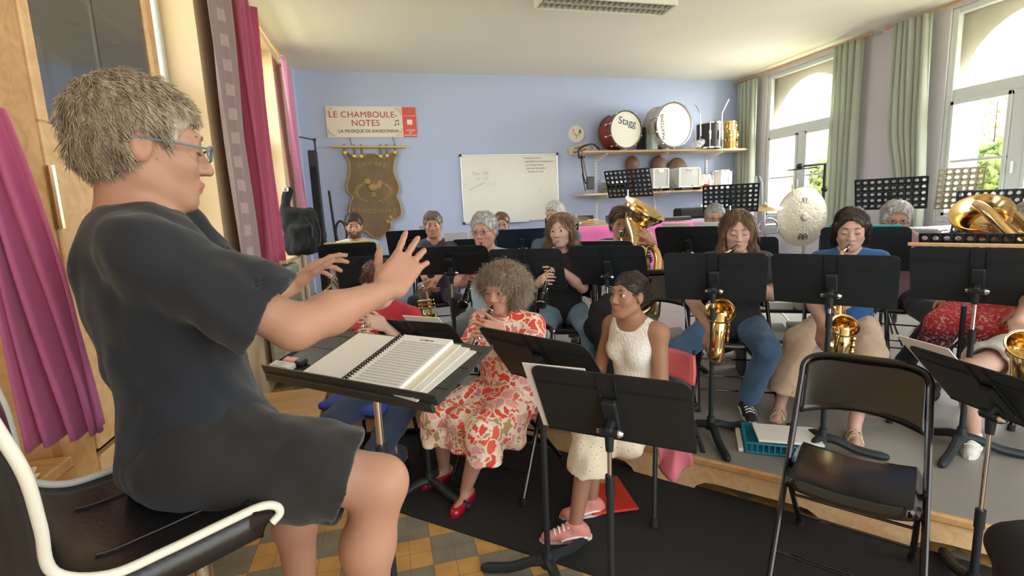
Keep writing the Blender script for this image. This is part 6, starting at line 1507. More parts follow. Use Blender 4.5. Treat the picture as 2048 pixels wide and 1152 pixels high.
    # --- shoes ---
    if shoes is not None and not noleg:
        for sd in (1, -1):
            td = Td[sd]; sidev = np.cross(U3, td); a = An[sd]; zg = a[2] - 0.075
            if shoekind == 'sandal':
                o = part('sandal', MB().tube([a - td * 0.06 - U3 * 0.068, a + td * 0.04 - U3 * 0.066, a + td * 0.12 - U3 * 0.066, a + td * 0.165 - U3 * 0.066], [0.030, 0.034, 0.042, 0.03], 12, flat=0.25) if False else slab(a, td, sidev, 0.115, 0.15, 0.040, -0.062, 0.022), shoes, t)
                mb = MB()
                for x0, x1 in ((0.10, 0.055), (0.06, 0.10), (0.075, 0.03), (0.03, 0.075), (-0.01, 0.02)):
                    mb.tube(spline([a + td * x0 + sidev * 0.036 - U3 * 0.058, a + td * (x0 * 0.6 + x1 * 0.4) + sidev * 0.018 - U3 * (0.026 - 0.02 * (x0 < 0.05)), a + td * (x0 * 0.4 + x1 * 0.6) - sidev * 0.018 - U3 * (0.026 - 0.02 * (x1 < 0.05)), a + td * x1 - sidev * 0.036 - U3 * 0.058], 4), 0.005, 6)
                part('strap', mb, shoes, o)
                continue
            S = SDF(); S.cone(a - td * 0.038 - U3 * 0.040, a + td * 0.055 - U3 * 0.045, 0.034 * s, 0.036 * s, 0.02).cone(a + td * 0.05 - U3 * 0.047, a + td * 0.130 - U3 * 0.053, 0.036 * s, 0.030 * s, 0.02)
            if shoekind in ('sneaker', 'shoe'): S.cone(a - td * 0.02 - U3 * 0.02, a - U3 * 0.005, 0.037 * s, 0.038 * s, 0.02)
            if shoekind == 'sneaker': S.cone(a + td * 0.03 - U3 * 0.01, a + td * 0.015 + U3 * 0.025, 0.026 * s, 0.018 * s, 0.01)
            if shoekind == 'ballet': S.cut(a - U3 * 0.030, U3); S.ell(a + td * 0.02 - U3 * 0.02, np.array([0.028, 0.075, 0.03]) * s, np.stack([sidev, td, U3], 1), 0.008, True)
            else: S.cut(a + U3 * 0.018, U3 + td * 0.1)
            S.cut(a - U3 * 0.068, -U3)
            o = sdf_part('shoe', S, 0.006 if res < 0.0075 else 0.010, shoes, t)
            part('sole', slab(a, td, sidev, 0.078, 0.165, 0.039 * s, -0.066, 0.020 if shoekind == 'sneaker' else 0.009), mat('sole_white', (0.74, 0.70, 0.62), 0.6) if shoekind == 'sneaker' else RUBBER if shoekind == 'shoe' else shoes, o)
            if shoekind == 'sneaker':
                mb = MB()
                for j in range(4): p = a + td * (0.035 + 0.02 * j) - U3 * (0.000 + 0.009 * j); mb.tube([p + sidev * 0.024, p + U3 * 0.012, p - sidev * 0.024], 0.0045, 6)
                part('lace', mb, PAPER, o)
                mb = MB()
                for x in (-1, 1): mb.tube(spline([a - td * 0.05 + sidev * x * 0.034 - U3 * 0.045, a + td * 0.0 + sidev * x * 0.040 - U3 * 0.035, a + td * 0.05 + sidev * x * 0.039 - U3 * 0.042, a + td * 0.07 + sidev * x * 0.036 - U3 * 0.052], 4), 0.0055, 6)
                part('side_stripe', mb, PAPER, o)
    return dict(t=t, Hc=Hc, HR=HR, F=F, Rt=Rt, Sh=Sh, El=El, Wr=Wr, Kn=Kn, An=An, Pv=Pv, bp=bp, s=s, Nb=Nb, BR=BR)
def slab(a, td, sd, back, frontL, hw, z, th):
    pts = []
    for i in range(16):
        an = 2 * PI * i / 16; c_, s_ = math.cos(an), math.sin(an); L = frontL if c_ > 0 else back
        pts.append((c_ * L * (1 if abs(c_) < .99 else 1), hw * s_ * (1.0 if c_ > 0 else 0.85) * (abs(s_) ** -0.35 if abs(s_) > 0.05 else 1)))
    return MB().prism(pts, th, a + U3 * (z + th - 0.008), td, sd)
def on_tube(M, E, t): return M + (E - M) * t
def play(M, E, F, tr=0.66, tl=0.40, curl=0.75):
    """hands for an instrument held between mouth M and end E; returns (handR, handL)"""
    F = nrm([F[0], F[1], 0]); Rt = np.array([F[1], -F[0], 0.0]); ax = nrm(E - M); out = []
    for sd, tt in ((1, tr), (-1, tl)):
        Q = on_tube(M, E, tt); D = nrm(F * 0.62 - Rt * sd * 0.45 + U3 * 0.30); N = nrm(-Rt * sd * 0.9 - F * 0.35 - U3 * 0.1)
        Wp = Q + Rt * sd * 0.022 - D * 0.075 - F * 0.0
        out.append((Wp, D, N, curl))
    return out
# ---------------- instruments ----------------
EBON = mat('ebony_black', (0.012, 0.011, 0.012), 0.25, coat=0.3)
def clarinet(label, M, E):
    M, E = np.array(M, float), np.array(E, float); ax = nrm(E - M); L = np.linalg.norm(E - M); x, y = perp(ax)
    t = thing('clarinet', label, 'clarinet', E, 0, 'clarinets being played'); pt = lambda d: M + ax * d * L
    part('mouthpiece', MB().tube([pt(-0.02), pt(0.0), pt(0.05), pt(0.09)], [0.003, 0.006, 0.0105, 0.0115], 12), EBON, t)
    part('joint', MB().tube([pt(0.10), pt(0.12), pt(0.185), pt(0.19)], [0.0135, 0.0150, 0.0135, 0.012], 14), EBON, t); part('joint', MB().tube([pt(0.20), pt(0.50)], [0.0125, 0.0132], 14), EBON, t); part('joint', MB().tube([pt(0.52), pt(0.84)], [0.0135, 0.0145], 14), EBON, t)
    part('bell', MB().tube([pt(0.85), pt(0.90), pt(0.96), pt(1.0)], [0.016, 0.018, 0.024, 0.034], 18), EBON, t)
    for d in (0.095, 0.195, 0.51, 0.845, 0.998): part('ring', MB().tube([pt(d - 0.006), pt(d + 0.006)], [0.0150 if d < 0.99 else 0.0345] * 2, 16), CHROME, t)
    mb = MB()
    for i in range(13): d = 0.24 + i * 0.046; a = 0.5 * math.sin(i * 2.1); q = pt(d) + (x * math.cos(a) + y * math.sin(a)) * 0.016; mb.lathe([(0.0001, 0.004), (0.007, 0.003), (0.007, -0.001)], q, x * math.cos(a) + y * math.sin(a), 10)
    for sg in (-1, 1): mb.cyl(pt(0.23) + y * sg * 0.016 + x * .006, pt(0.78) + y * sg * 0.017 + x * .006, 0.0022, n=6)
    part('key', mb, CHROME, t); return t
def saxophone(label, mouth, crook, bow, bell_c, bell_dir, r_bell=0.066, sc=1.0):
    mouth, crook, bow, bell_c = [np.array(q, float) for q in (mouth, crook, bow, bell_c)]; bell_dir = nrm(bell_dir)
    t = thing('saxophone', label, 'saxophone', bow, 0, 'saxophones being played')
    dm = nrm(crook - mouth); part('mouthpiece', MB().tube([mouth - dm * 0.01, mouth + dm * 0.05, mouth + dm * 0.075], [0.005, 0.0125, 0.013], 12), EBON, t)
    ax = nrm(bow - crook)
    neck = spline([mouth + dm * 0.06, mouth + dm * 0.12 + U3 * 0.012, crook + U3 * 0.012, crook - U3 * 0.02 + ax * 0.01, crook + ax * 0.05], 6)
    part('neck', MB().tube(neck, np.linspace(0.008, 0.0125, len(neck)), 14), BRASS, t)
    part('body_tube', MB().tube([crook + ax * 0.05, crook + ax * 0.06, crook * 0.5 + bow * 0.5, bow], [0.016, 0.0135, 0.022 * sc, 0.030 * sc], 18), BRASS, t)
    out = nrm((bell_c - bow) - ax * ((bell_c - bow) @ ax)); w_ = 0.075 * sc
    bowp = [bow + out * w_ * (1 - math.cos(a)) / 1.0 * 0.5 * 2 * 0.5 + ax * 0.055 * sc * math.sin(a) for a in np.linspace(0, PI, 9)]
    part('bow', MB().tube(bowp, np.linspace(0.030, 0.036, 9) * sc, 18), BRASS, t)
    b1 = bowp[-1]; bp_ = spline([b1, b1 + (bell_c - b1) * 0.5 + out * 0.012, bell_c - bell_dir * 0.03, bell_c], 6)
    rr = [0.036 * sc + (r_bell - 0.036 * sc) * (i / (len(bp_) - 1)) ** 3 for i in range(len(bp_))]
    mb = MB().tube(bp_, rr, 28, cap=False); n0 = len(bp_)
    mb.lathe([(r_bell, 0), (r_bell + 0.006, 0.002), (r_bell + 0.004, 0.006), (r_bell - 0.004, 0.002), (r_bell * 0.8, -0.02), (0.035, -0.09), (0.0001, -0.11)], bell_c, bell_dir, 32)
    part('bell', mb, BRASS, t)
    x = nrm(np.cross(ax, out)); km = MB(); rm = MB()
    for i in range(9):
        q = crook + (bow - crook) * (0.16 + 0.088 * i); rdir = nrm(out * 0.8 + x * 0.5 * (-1) ** i); r0 = 0.015 + 0.012 * i / 8; rk = 0.010 + 0.008 * i / 8
        km.lathe([(0.0001, 0.010), (rk, 0.009), (rk, 0.004), (0.0001, 0.004)], q + rdir * r0, rdir, 12)
        km.ball(q + x * 0.03, 0.0065, n=8)
    for sg in (-1, 1): rm.tube([crook + ax * 0.08 + x * sg * 0.022 + out * 0.008, bow + x * sg * 0.036 - ax * 0.02], 0.003, 6)
    for i in range(3): q = b1 + (bell_c - b1) * (0.25 + 0.2 * i); km.lathe([(0.0001, 0.014), (0.022, 0.013), (0.022, 0.004)], q - x * 0.04 * sc, -x, 14)
    rm.tube([b1 + x * 0.03 + out * .02, bell_c * 0.8 + b1 * 0.2 + x * 0.03 + out * 0.02], 0.003, 6)
    part('key', km, BRASS, t); part('key_rod', rm, BRASS, t); part('thumb_hook', MB().ball(crook * 0.5 + bow * 0.5 - out * 0.03, 0.008), BRASS, t)
    return t
def trumpet(label, M, d, L=0.48):
    M = np.array(M, float); d = nrm(d); s_ = nrm(np.cross(d, U3)); dn = np.cross(s_, d) * -1; t = thing('trumpet', label, 'trumpet', M + d * L * 0.5, 0, None)
    dn = -nrm(np.cross(s_, d)); p = lambda a, b: M + d * a + dn * b
    part('mouthpiece', MB().tube([p(0, 0), p(0.01, 0), p(0.05, 0)], [0.013, 0.009, 0.005], 12), CHROME, t)
    tb = spline([p(0.05, 0), p(0.34, 0), p(0.38, 0.02), p(0.38, 0.07), p(0.34, 0.09), p(0.10, 0.09), p(0.07, 0.06), p(0.10, 0.0), p(0.3, 0.0)], 5)
    part('tubing', MB().tube([p(0.05, 0), p(0.34, 0), p(0.372, 0.018), p(0.384, 0.045), p(0.372, 0.075), p(0.34, 0.09), p(0.10, 0.09)], 0.0062, 10), BRASS, t)
    part('tubing', MB().tube([p(0.10, 0.10), p(0.07, 0.095), p(0.055, 0.06), p(0.07, 0.025), p(0.10, 0.015)], 0.0062, 10), BRASS, t)
    part('bell', MB().tube([p(0.10, 0.012), p(0.30, 0.012), p(0.38, 0.012), p(0.43, 0.012), p(0.46, 0.012), p(L, 0.012)], [0.0065, 0.009, 0.015, 0.026, 0.040, 0.060], 24, cap=False), BRASS, t)
    for k in range(3): v = MB().cyl(p(0.19 + 0.03 * k, -0.02), p(0.19 + 0.03 * k, 0.12), 0.0115, n=12); v.cyl(p(0.19 + 0.03 * k, -0.05), p(0.19 + 0.03 * k, -0.02), 0.003, n=8); v.lathe([(0.0001, 0.004), (0.009, 0.003), (0.009, 0)], p(0.19 + 0.03 * k, -0.05), -dn, 12); part('valve', v, BRASS, t)
    return t
def tuba(label, bellc, bdir, bottom, side, mouth, r_bell=0.19):
    bellc, bottom, side, mouth = [np.array(q, float) for q in (bellc, bottom, side, mouth)]; bdir = nrm(bdir); t = thing('tuba', label, 'tuba', bottom, 0, 'tubas')
    ax = nrm(bellc - bottom); pts = [bellc, bellc - bdir * 0.04, bellc - bdir * 0.12, bellc * 0.6 + bottom * 0.4, bottom + ax * 0.08]
    sp = spline(pts, 6); n = len(sp); rr = [r_bell * (1 - i / (n - 1)) ** 5 + 0.118 * (1 - i / (n - 1)) + 0.05 * (i / (n - 1)) for i in range(n)]; rr = [min(r_bell, q) for q in rr]
    mb = MB().tube(sp, rr, 40, cap=False); mb.lathe([(r_bell, 0), (r_bell + 0.007, 0.0), (r_bell + 0.005, 0.008), (r_bell - 0.006, 0.002), (r_bell * 0.72, -0.035), (r_bell * 0.5, -0.085), (0.05, -0.25), (0.0001, -0.3)], bellc, bdir, 44)
    part('bell', mb, BRASS, t)
    s_ = nrm(side - ax * (side @ ax)); w = 0.10
    loop = spline([bottom + ax * 0.08, bottom - ax * 0.01 + s_ * 0.03, bottom - ax * 0.06 + s_ * w * 0.5, bottom + s_ * (w + .02), bottom + s_ * (w + .05) + ax * 0.15, bottom + s_ * (w + .05) + ax * 0.38, bottom + s_ * (w - .01) + ax * 0.47, bottom + s_ * 0.06 + ax * 0.46], 6)
    part('outer_branch', MB().tube(loop, np.linspace(0.05, 0.022, len(loop)), 18), BRASS, t)
    fr = nrm(np.cross(ax, s_)); fr = fr if fr @ (mouth - bottom) > 0 else -fr
    for k in range(4):
        b0 = bottom + s_ * (0.05 + 0.045 * k) + fr * 0.085 + ax * 0.15; v = MB().cyl(b0, b0 + ax * 0.15, 0.015, n=14); v.cyl(b0 + ax * 0.15, b0 + ax * 0.19, 0.0035, n=8); v.lathe([(0.0001, 0.005), (0.011, 0.004), (0.011, 0)], b0 + ax * 0.19, ax, 12); part('valve', v, BRASSD, t)
        part('valve_slide', MB().tube(spline([b0 + ax * 0.02, b0 + ax * -0.02 + fr * 0.03, b0 - ax * (0.10 + 0.02 * k) + fr * 0.02, b0 - ax * (0.12 + 0.02 * k) + s_ * 0.018, b0 - ax * (0.10 + 0.02 * k) - fr * 0.0 + s_ * 0.03, b0 + ax * 0.05 + s_ * 0.02], 5), 0.009, 8), BRASSD, t)
    mp = spline([mouth, mouth + (bottom - mouth) * 0.12 + fr * 0.03, bottom + ax * 0.36 + fr * 0.09, bottom + ax * 0.25 + fr * 0.10 + s_ * 0.02], 6)
    part('leadpipe', MB().tube(mp, np.linspace(0.007, 0.011, len(mp)), 10), BRASS, t); dm = nrm(mp[1] - mouth)
    part('mouthpiece', MB().tube([mouth - dm * 0.005, mouth, mouth + dm * 0.02, mouth + dm * 0.06], [0.020, 0.021, 0.014, 0.007], 14), CHROME, t)
    return t
# ---------------- the cast ----------------
SK1 = skin('fair', (0.47, 0.255, 0.18)); SK2 = skin('rosy', (0.52, 0.275, 0.20)); SK3 = skin('warm', (0.36, 0.185, 0.115), (0.38, 0.13, 0.10)); SK4 = skin('pale', (0.58, 0.365, 0.29)); SK5 = skin('tan', (0.45, 0.25, 0.18))
TEE = cloth('black_tee', (0.013, 0.016, 0.024), bump=0.06, bs=500); SHORTS = cloth('black_shorts', (0.016, 0.015, 0.017), bump=0.06, bs=500); DENIM = cloth('blue_denim', (0.055, 0.125, 0.235), 0.35); DENIML = cloth('light_denim', (0.20, 0.30, 0.42), 0.3); DENIMD = cloth('dark_denim', (0.025, 0.045, 0.09), 0.3)
GREYT = cloth('grey_trousers', (0.17, 0.18, 0.19)); BEIGE = cloth('beige_trousers', (0.55, 0.41, 0.29), 0.06); NAVYT = cloth('navy_trousers', (0.02, 0.028, 0.045))
HB = hair_mat('hair_light_brown', (0.34, 0.25, 0.17), (0.62, 0.50, 0.38)); HBR = hair_mat('hair_brown', (0.12, 0.065, 0.04), (0.26, 0.15, 0.09)); HDK = hair_mat('hair_dark', (0.025, 0.018, 0.015), (0.075, 0.05, 0.038)); HGR = hair_mat('hair_grey', (0.40, 0.40, 0.40), (0.68, 0.68, 0.68)); HWH = hair_mat('hair_white', (0.68, 0.66, 0.62), (0.88, 0.87, 0.84))
HCU = hair_mat('hair_ash_blond', (0.26, 0.18, 0.12), (0.58, 0.46, 0.34)); HRED = hair_mat('hair_auburn', (0.06, 0.02, 0.018), (0.16, 0.06, 0.045)); HSG = hair_mat('hair_steel', (0.20, 0.19, 0.18), (0.42, 0.40, 0.38))
GBLUE = mat('blue_grey_acetate', (0.16, 0.24, 0.30), 0.35); GTHIN = mat('thin_metal_frame', (0.25, 0.20, 0.18), 0.3, 0.8); GDARK = mat('dark_frame', (0.03, 0.02, 0.02), 0.3)
FLORAL = mat('floral_dress', (0.8, 0.6, 0.5), 0.75, sheen=0.2); t_, N, L, b = nodes(FLORAL)
g_ = N.new('ShaderNodeTexCoord'); v1 = N.new('ShaderNodeTexVoronoi'); v1.inputs['Scale'].default_value = 19; v1.inputs['Randomness'].default_value = 1.0; ns = N.new('ShaderNodeTexNoise'); ns.inputs['Scale'].default_value = 14; ns.inputs['Detail'].default_value = 2
vm = N.new('ShaderNodeVectorMath'); vm.operation = 'MULTIPLY_ADD'; vm.inputs[1].default_value = (0.13, 0.13, 0.13); L.new(g_.outputs['Object'], ns.inputs['Vector']); L.new(ns.outputs['Color'], vm.inputs[0]); L.new(g_.outputs['Object'], vm.inputs[2]); L.new(vm.outputs[0], v1.inputs['Vector'])
sc_ = N.new('ShaderNodeSeparateColor'); L.new(v1.outputs['Color'], sc_.inputs[0]); r1 = ramp(N, [(0.0, (0.72, 0.06, 0.035)), (0.30, (0.80, 0.12, 0.06)), (0.42, (0.62, 0.22, 0.22)), (0.58, (0.78, 0.38, 0.36)), (0.72, (0.82, 0.66, 0.50)), (0.88, (0.45, 0.28, 0.14))], 'CONSTANT'); L.new(sc_.outputs[0], r1.inputs[0])
r2 = ramp(N, [(0.40, (0, 0, 0)), (0.50, (1, 1, 1))]); v2 = N.new('ShaderNodeTexVoronoi'); v2.feature = 'DISTANCE_TO_EDGE'; v2.inputs['Scale'].default_value = 19; L.new(vm.outputs[0], v2.inputs['Vector'])
r2.color_ramp.elements[0].position = 0.06; r2.color_ramp.elements[1].position = 0.10; L.new(v2.outputs['Distance'], r2.inputs[0]); mx_ = N.new('ShaderNodeMix'); mx_.data_type = 'RGBA'; mx_.inputs[6].default_value = (0.85, 0.74, 0.60, 1); L.new(r2.outputs[0], mx_.inputs[0]); L.new(r1.outputs[0], mx_.inputs[7]); L.new(mx_.outputs[2], b.inputs['Base Color'])
LACE = mat('white_lace', (0.80, 0.78, 0.73), 0.85); t_, N, L, b = nodes(LACE); g_ = N.new('ShaderNodeTexCoord'); v1 = N.new('ShaderNodeTexVoronoi'); v1.inputs['Scale'].default_value = 75; L.new(g_.outputs['Object'], v1.inputs['Vector']); bp_ = N.new('ShaderNodeBump'); bp_.inputs['Strength'].default_value = 0.6; bp_.inputs['Distance'].default_value = 0.006; L.new(v1.outputs['Distance'], bp_.inputs['Height']); L.new(bp_.outputs[0], b.inputs['Normal'])
CROCHET = mat('cream_crochet', (0.74, 0.64, 0.49), 0.9); t_, N, L, b = nodes(CROCHET); g_ = N.new('ShaderNodeTexCoord'); w_ = N.new('ShaderNodeTexVoronoi'); w_.inputs['Scale'].default_value = 70; L.new(g_.outputs['Object'], w_.inputs['Vector'])
r2 = ramp(N, [(0.10, (0.14, 0.09, 0.06)), (0.24, (0.78, 0.69, 0.54))]); L.new(w_.outputs['Distance'], r2.inputs[0]); n_ = N.new('ShaderNodeTexNoise'); n_.inputs['Scale'].default_value = 9; L.new(g_.outputs['Object'], n_.inputs['Vector']); r3 = ramp(N, [(0.40, (0, 0, 0)), (0.45, (1, 1, 1))]); L.new(n_.outputs['Fac'], r3.inputs[0])
mx_ = N.new('ShaderNodeMix'); mx_.data_type = 'RGBA'; L.new(r3.outputs[0], mx_.inputs[0]); mx_.inputs[6].default_value = (0.76, 0.66, 0.51, 1); L.new(r2.outputs[0], mx_.inputs[7]); L.new(mx_.outputs[2], b.inputs['Base Color'])
STRIPE = mat('striped_knit', (0.5, 0.5, 0.5), 0.85); t_, N, L, b = nodes(STRIPE); g_ = N.new('ShaderNodeTexCoord'); sp_ = N.new('ShaderNodeSeparateXYZ'); L.new(g_.outputs['Object'], sp_.inputs[0]); a_ = N.new('ShaderNodeMath'); a_.operation = 'MULTIPLY'; a_.inputs[1].default_value = 55; L.new(sp_.outputs[2], a_.inputs[0]); f2 = N.new('ShaderNodeMath'); f2.operation = 'FRACT'; L.new(a_.outputs[0], f2.inputs[0]); r2 = ramp(N, [(0.0, (0.03, 0.035, 0.045)), (0.62, (0.55, 0.56, 0.55))], 'CONSTANT'); L.new(f2.outputs[0], r2.inputs[0]); L.new(r2.outputs[0], b.inputs['Base Color'])
PAIS = mat('red_paisley', (0.5, 0.05, 0.05), 0.75); t_, N, L, b = nodes(PAIS); g_ = N.new('ShaderNodeTexCoord'); sp_ = N.new('ShaderNodeSeparateXYZ'); L.new(g_.outputs['Object'], sp_.inputs[0]); n_ = N.new('ShaderNodeTexNoise'); n_.inputs['Scale'].default_value = 30; n_.inputs['Detail'].default_value = 2; n_.inputs['Distortion'].default_value = 2.5; L.new(g_.outputs['Object'], n_.inputs['Vector']); r3 = ramp(N, [(0.56, (0, 0, 0)), (0.60, (1, 1, 1))]); L.new(n_.outputs['Fac'], r3.inputs[0]); r2 = ramp(N, [(0.0, (0.12, 0.02, 0.05)), (0.66, (0.62, 0.035, 0.045))], 'LINEAR'); L.new(sp_.outputs[2], r2.inputs[0]); r2.color_ramp.elements[0].position = 0.60; mx_ = N.new('ShaderNodeMix'); mx_.data_type = 'RGBA'; L.new(r3.outputs[0], mx_.inputs[0]); L.new(r2.outputs[0], mx_.inputs[6]); mx_.inputs[7].default_value = (0.72, 0.42, 0.42, 1); L.new(mx_.outputs[2], b.inputs['Base Color'])
GOLDS = mat('gold_leather', (0.62, 0.50, 0.34), 0.45, 0.2); REDP = mat('red_patent', (0.42, 0.008, 0.03), 0.18, coat=0.6); PINKS = mat('dusty_pink_suede', (0.66, 0.26, 0.22), 0.8); BLK = mat('black_canvas', (0.02, 0.02, 0.024), 0.8)

ONLY = None
def want(n): return ONLY is None or n in ONLY.split(',')
# ---- the conductor ----
if want('cond'):
    hc = W(290, 300, 0.955); pv = W(392, 925, 1.04)
    pv = W(400, 892, 1.04); shr = W(292, 505, 0.84); shl = W(345, 470, 1.12)
    elr = W(590, 655, 0.93); wrr = W(775, 580, 1.10); ell_ = W(490, 600, 1.17); wrl = W(585, 572, 1.27)
    p = person('conductor in black T-shirt and shorts, hands raised, on the high leather seat', hc, (0.82, 0.57), zf=0.45, s=0.98, look=(0.92, 0.38, -0.13), skin_=SK1, hair='short', hairm=HB, nst=9000, top=TEE, topkind='loose', bottom=SHORTS, botkind='shorts',
        pel=pv, shpos={1: shr, -1: shl}, elpos={1: elr, -1: ell_}, hpos={1: W(415, 905, 0.97), -1: W(435, 880, 1.15)}, kn={1: W(762, 965, 1.03), -1: W(600, 955, 1.33)},
        footR=tuple(W(735, 1345, 1.10)) + (0.9, 0.1), footL=tuple(W(610, 1230, 1.40)) + (0.7, 0.6),
        handR=(wrr, W(848, 478, 1.17) - wrr, np.array([-0.35, 0.75, -0.55]), (0.2, 0.25, 0.35, 0.45), 0.16), handL=(wrl, W(660, 512, 1.36) - wrl, np.array([0.3, -0.3, -0.8]), (0.3, 0.4, 0.5, 0.55), 0.22),
        res=0.0055, rescl=0.007, gl=(GBLUE, 0.0022, 0.024, 0.013), hr=0.005, shoes=BLK, armr=1.1, build=1.12, jaw=1.05, wr=1.9, eyes=False)
    mb = MB().ball(p['Hc'] + p['HR'] @ np.array([0.052, 0.0, -0.13]), 0.002, n=6); part('mole', mb, mat('mole', (0.15, 0.06, 0.04), 0.6), p['t'])
# ---- woman in red, floor row ----
if want('red'):
    hc = W(758, 566, 2.72); M = W(738, 600, 2.58); E = W(722, 715, 2.30); F = np.array([-0.55, -0.83])
    hR, hL = play(M, E, F)
    person('woman in a red T-shirt with dark wavy hair, partly behind the raised hand', hc, F, zf=0, s=0.95, look=(-0.66, -0.62, -0.42), fem=True, skin_=SK4, hair='wavy_short', hairm=HRED, nst=2500, top=cloth('red_tee', (0.46, 0.025, 0.045)), bottom=DENIMD, botkind='jeans', handR=hR, handL=hL, shoes=BLK, shoekind='ballet', res=0.008, build=1.15, footL=tuple(W(800, 905, 2.98)[:2]) + (None, -0.5, -0.86), footR=tuple(W(712, 905, 2.75)[:2]) + (None, -0.6, -0.8), eyes=False)
    clarinet('clarinet of the woman in the red T-shirt', M, E)
# ---- woman in the floral dress ----
if want('floral'):
    hc = W(1000, 582, 2.60); M = W(985, 612, 2.49); E = W(925, 742, 2.14); F = np.array([-0.72, -0.69]); hR, hL = play(M, E, F, 0.55, 0.36)
    p = person('woman in red and cream floral dress with frizzy hair playing the clarinet', hc, F, zf=0, s=0.96, look=(-0.60, -0.79, -0.10), fem=True, skin_=SK2, hair='curly', hairm=HCU, nst=9000, top=FLORAL, topkind='loose', bottom=FLORAL, botkind='skirt', handR=hR, handL=hL, shoes=REDP, shoekind='ballet', res=0.0065, build=1.22, armr=1.15,
        footR=(0.225, 2.66, None, -0.87, -0.5), footL=(0.31, 2.40, None, -0.58, -0.81), hemz=0.14, belly=0.02, kneeopen=0.2)
    clarinet('clarinet of the woman in the floral dress', M, E)
    mb = MB(); g = lambda x, y, z: p['Hc'] + p['HR'] @ np.array([x, y, z])
    for x in (-1, 1): mb.tube([g(x * 0.080, -0.005 + 0.016 * math.cos(a), -0.052 + 0.020 * math.sin(a)) for a in np.linspace(0, 2 * PI, 15)[:-1]], 0.0028, 6, closed=True)
    part('earring', mb, BRASS, p['t']); nb = p['Nb']; part('necklace', MB().tube([nb + p['Rt'] * 0.062 * math.cos(a) + np.array([*p['F'][:2], 0]) * (0.062 * math.sin(a) + 0.022) + U3 * (0.0 - 0.022 * math.sin(a)) for a in np.linspace(-0.3, PI + 0.3, 16)], 0.003, 6), BRASSD, p['t'])
# ---- girl in white ----
if want('white'):
    hc = W(1256, 592, 2.50); F = np.array([-0.90, -0.44])
    p = person('girl in a white sleeveless lace top and cream crochet skirt looking up', hc, F, zf=0, s=0.96, look=(-0.93, -0.36, 0.10), tilt=0.03, fem=True, skin_=SK3, hair='pulled', hairm=HDK, nst=5000, top=LACE, topkind='sleeveless', bottom=CROCHET, botkind='skirt', shoes=PINKS, shoekind='sneaker', res=0.0058, rescl=0.008,
        footR=(0.88, 2.10, None, -1.0, 0.05), footL=(0.735, 1.945, None, -0.97, 0.18), hemz=0.24, pel=(1.26, 2.28, 0.51), kneeopen=0.14, ls=1.0,
        kn={1: (0.93, 2.16, 0.54), -1: (0.83, 2.00, 0.55)})
    mb = MB(); g = lambda x, y, z: p['Hc'] + p['HR'] @ np.array([x, y, z]) * 0.96
    mb.tube([g(0.042 * math.cos(a), -0.088, -0.012 + 0.046 * math.sin(a)) for a in np.linspace(0, 2 * PI, 17)[:-1]], 0.008, 8, closed=True); part('hair_tie', mb, mat('coral_cloth', (0.70, 0.12, 0.10), 0.8), p['t'])
PW0 = W
def W(px, py, z): return PW0(px, py, z * 1.05)
_person = person
def person(*a, **k): k['s'] = k.get('s', 0.95) * 1.045; return _person(*a, **k)
# ---- saxophonist in black ----
if want('sax7'):
    hc = W(1475, 462, 2.92); F = np.array([-0.50, -0.87]); M = W(1473, 491, 2.82)
    p = person('young woman with long brown hair in a black T-shirt and jeans playing the saxophone', hc, F, s=0.96, look=(-0.52, -0.82, -0.24), fem=True, skin_=SK4, hair='long', hairm=HBR, nst=6000, top=cloth('black_tee2', (0.02, 0.021, 0.024)), topkind='loose', bottom=DENIM, botkind='jeans', shoes=BLK, shoekind='sneaker', res=0.0062, build=1.12, eyes=False,
        handR=(W(1425, 665, 2.64), np.array([-0.1, 0.35, -1.0]) * 1.0, np.array([0.8, 0.2, 0.1]), 0.45), handL=(W(1475, 560, 2.74), np.array([-0.8, -0.1, 0.3]), np.array([-0.3, -0.8, 0]), 0.6),
        footL=(2.06, 2.46, None, -0.45, -0.89), footR=(1.80, 2.86, None, -0.3, -0.95), kneeopen=0.24, elpos={-1: W(1545, 590, 2.85), 1: W(1385, 600, 2.80)})
    saxophone('saxophone of the woman with long brown hair in black', M, W(1452, 512, 2.74), W(1434, 700, 2.62), W(1440, 622, 2.55), (-0.42, -0.62, 0.70), 0.074, 1.05)
# ---- saxophonist in blue ----
if want('blue8'):
    hc = W(1702, 459, 2.82); F = np.array([-0.70, -0.71]); M = W(1699, 490, 2.72)
    p = person('young woman in a blue polo shirt and wide beige trousers playing the saxophone', hc, F, s=0.96, look=(-0.70, -0.66, -0.26), fem=True, skin_=SK4, hair='low_tie', hairm=HDK, nst=5000, top=cloth('blue_polo', (0.022, 0.10, 0.30)), topkind='polo', collar=1, bottom=BEIGE, botkind='wide', shoes=GOLDS, shoekind='sandal', res=0.0062, eyes=False,
        handR=(W(1648, 655, 2.52), np.array([0.05, 0.2, -1.0]), np.array([0.8, -0.1, 0.1]), 0.4), handL=(W(1700, 605, 2.56), np.array([-0.8, 0.1, 0.3]), np.array([-0.3, -0.8, 0]), 0.6),
        footR=(2.21, 2.36, None, -0.75, -0.66), footL=(2.36, 2.00, None, -0.70, -0.71), kneeopen=0.30, elpos={1: W(1622, 590, 2.75)})
    saxophone('saxophone of the woman in the blue polo shirt', M, W(1683, 512, 2.62), W(1672, 722, 2.46), W(1689, 652, 2.38), (-0.40, -0.62, 0.68), 0.060, 0.95)
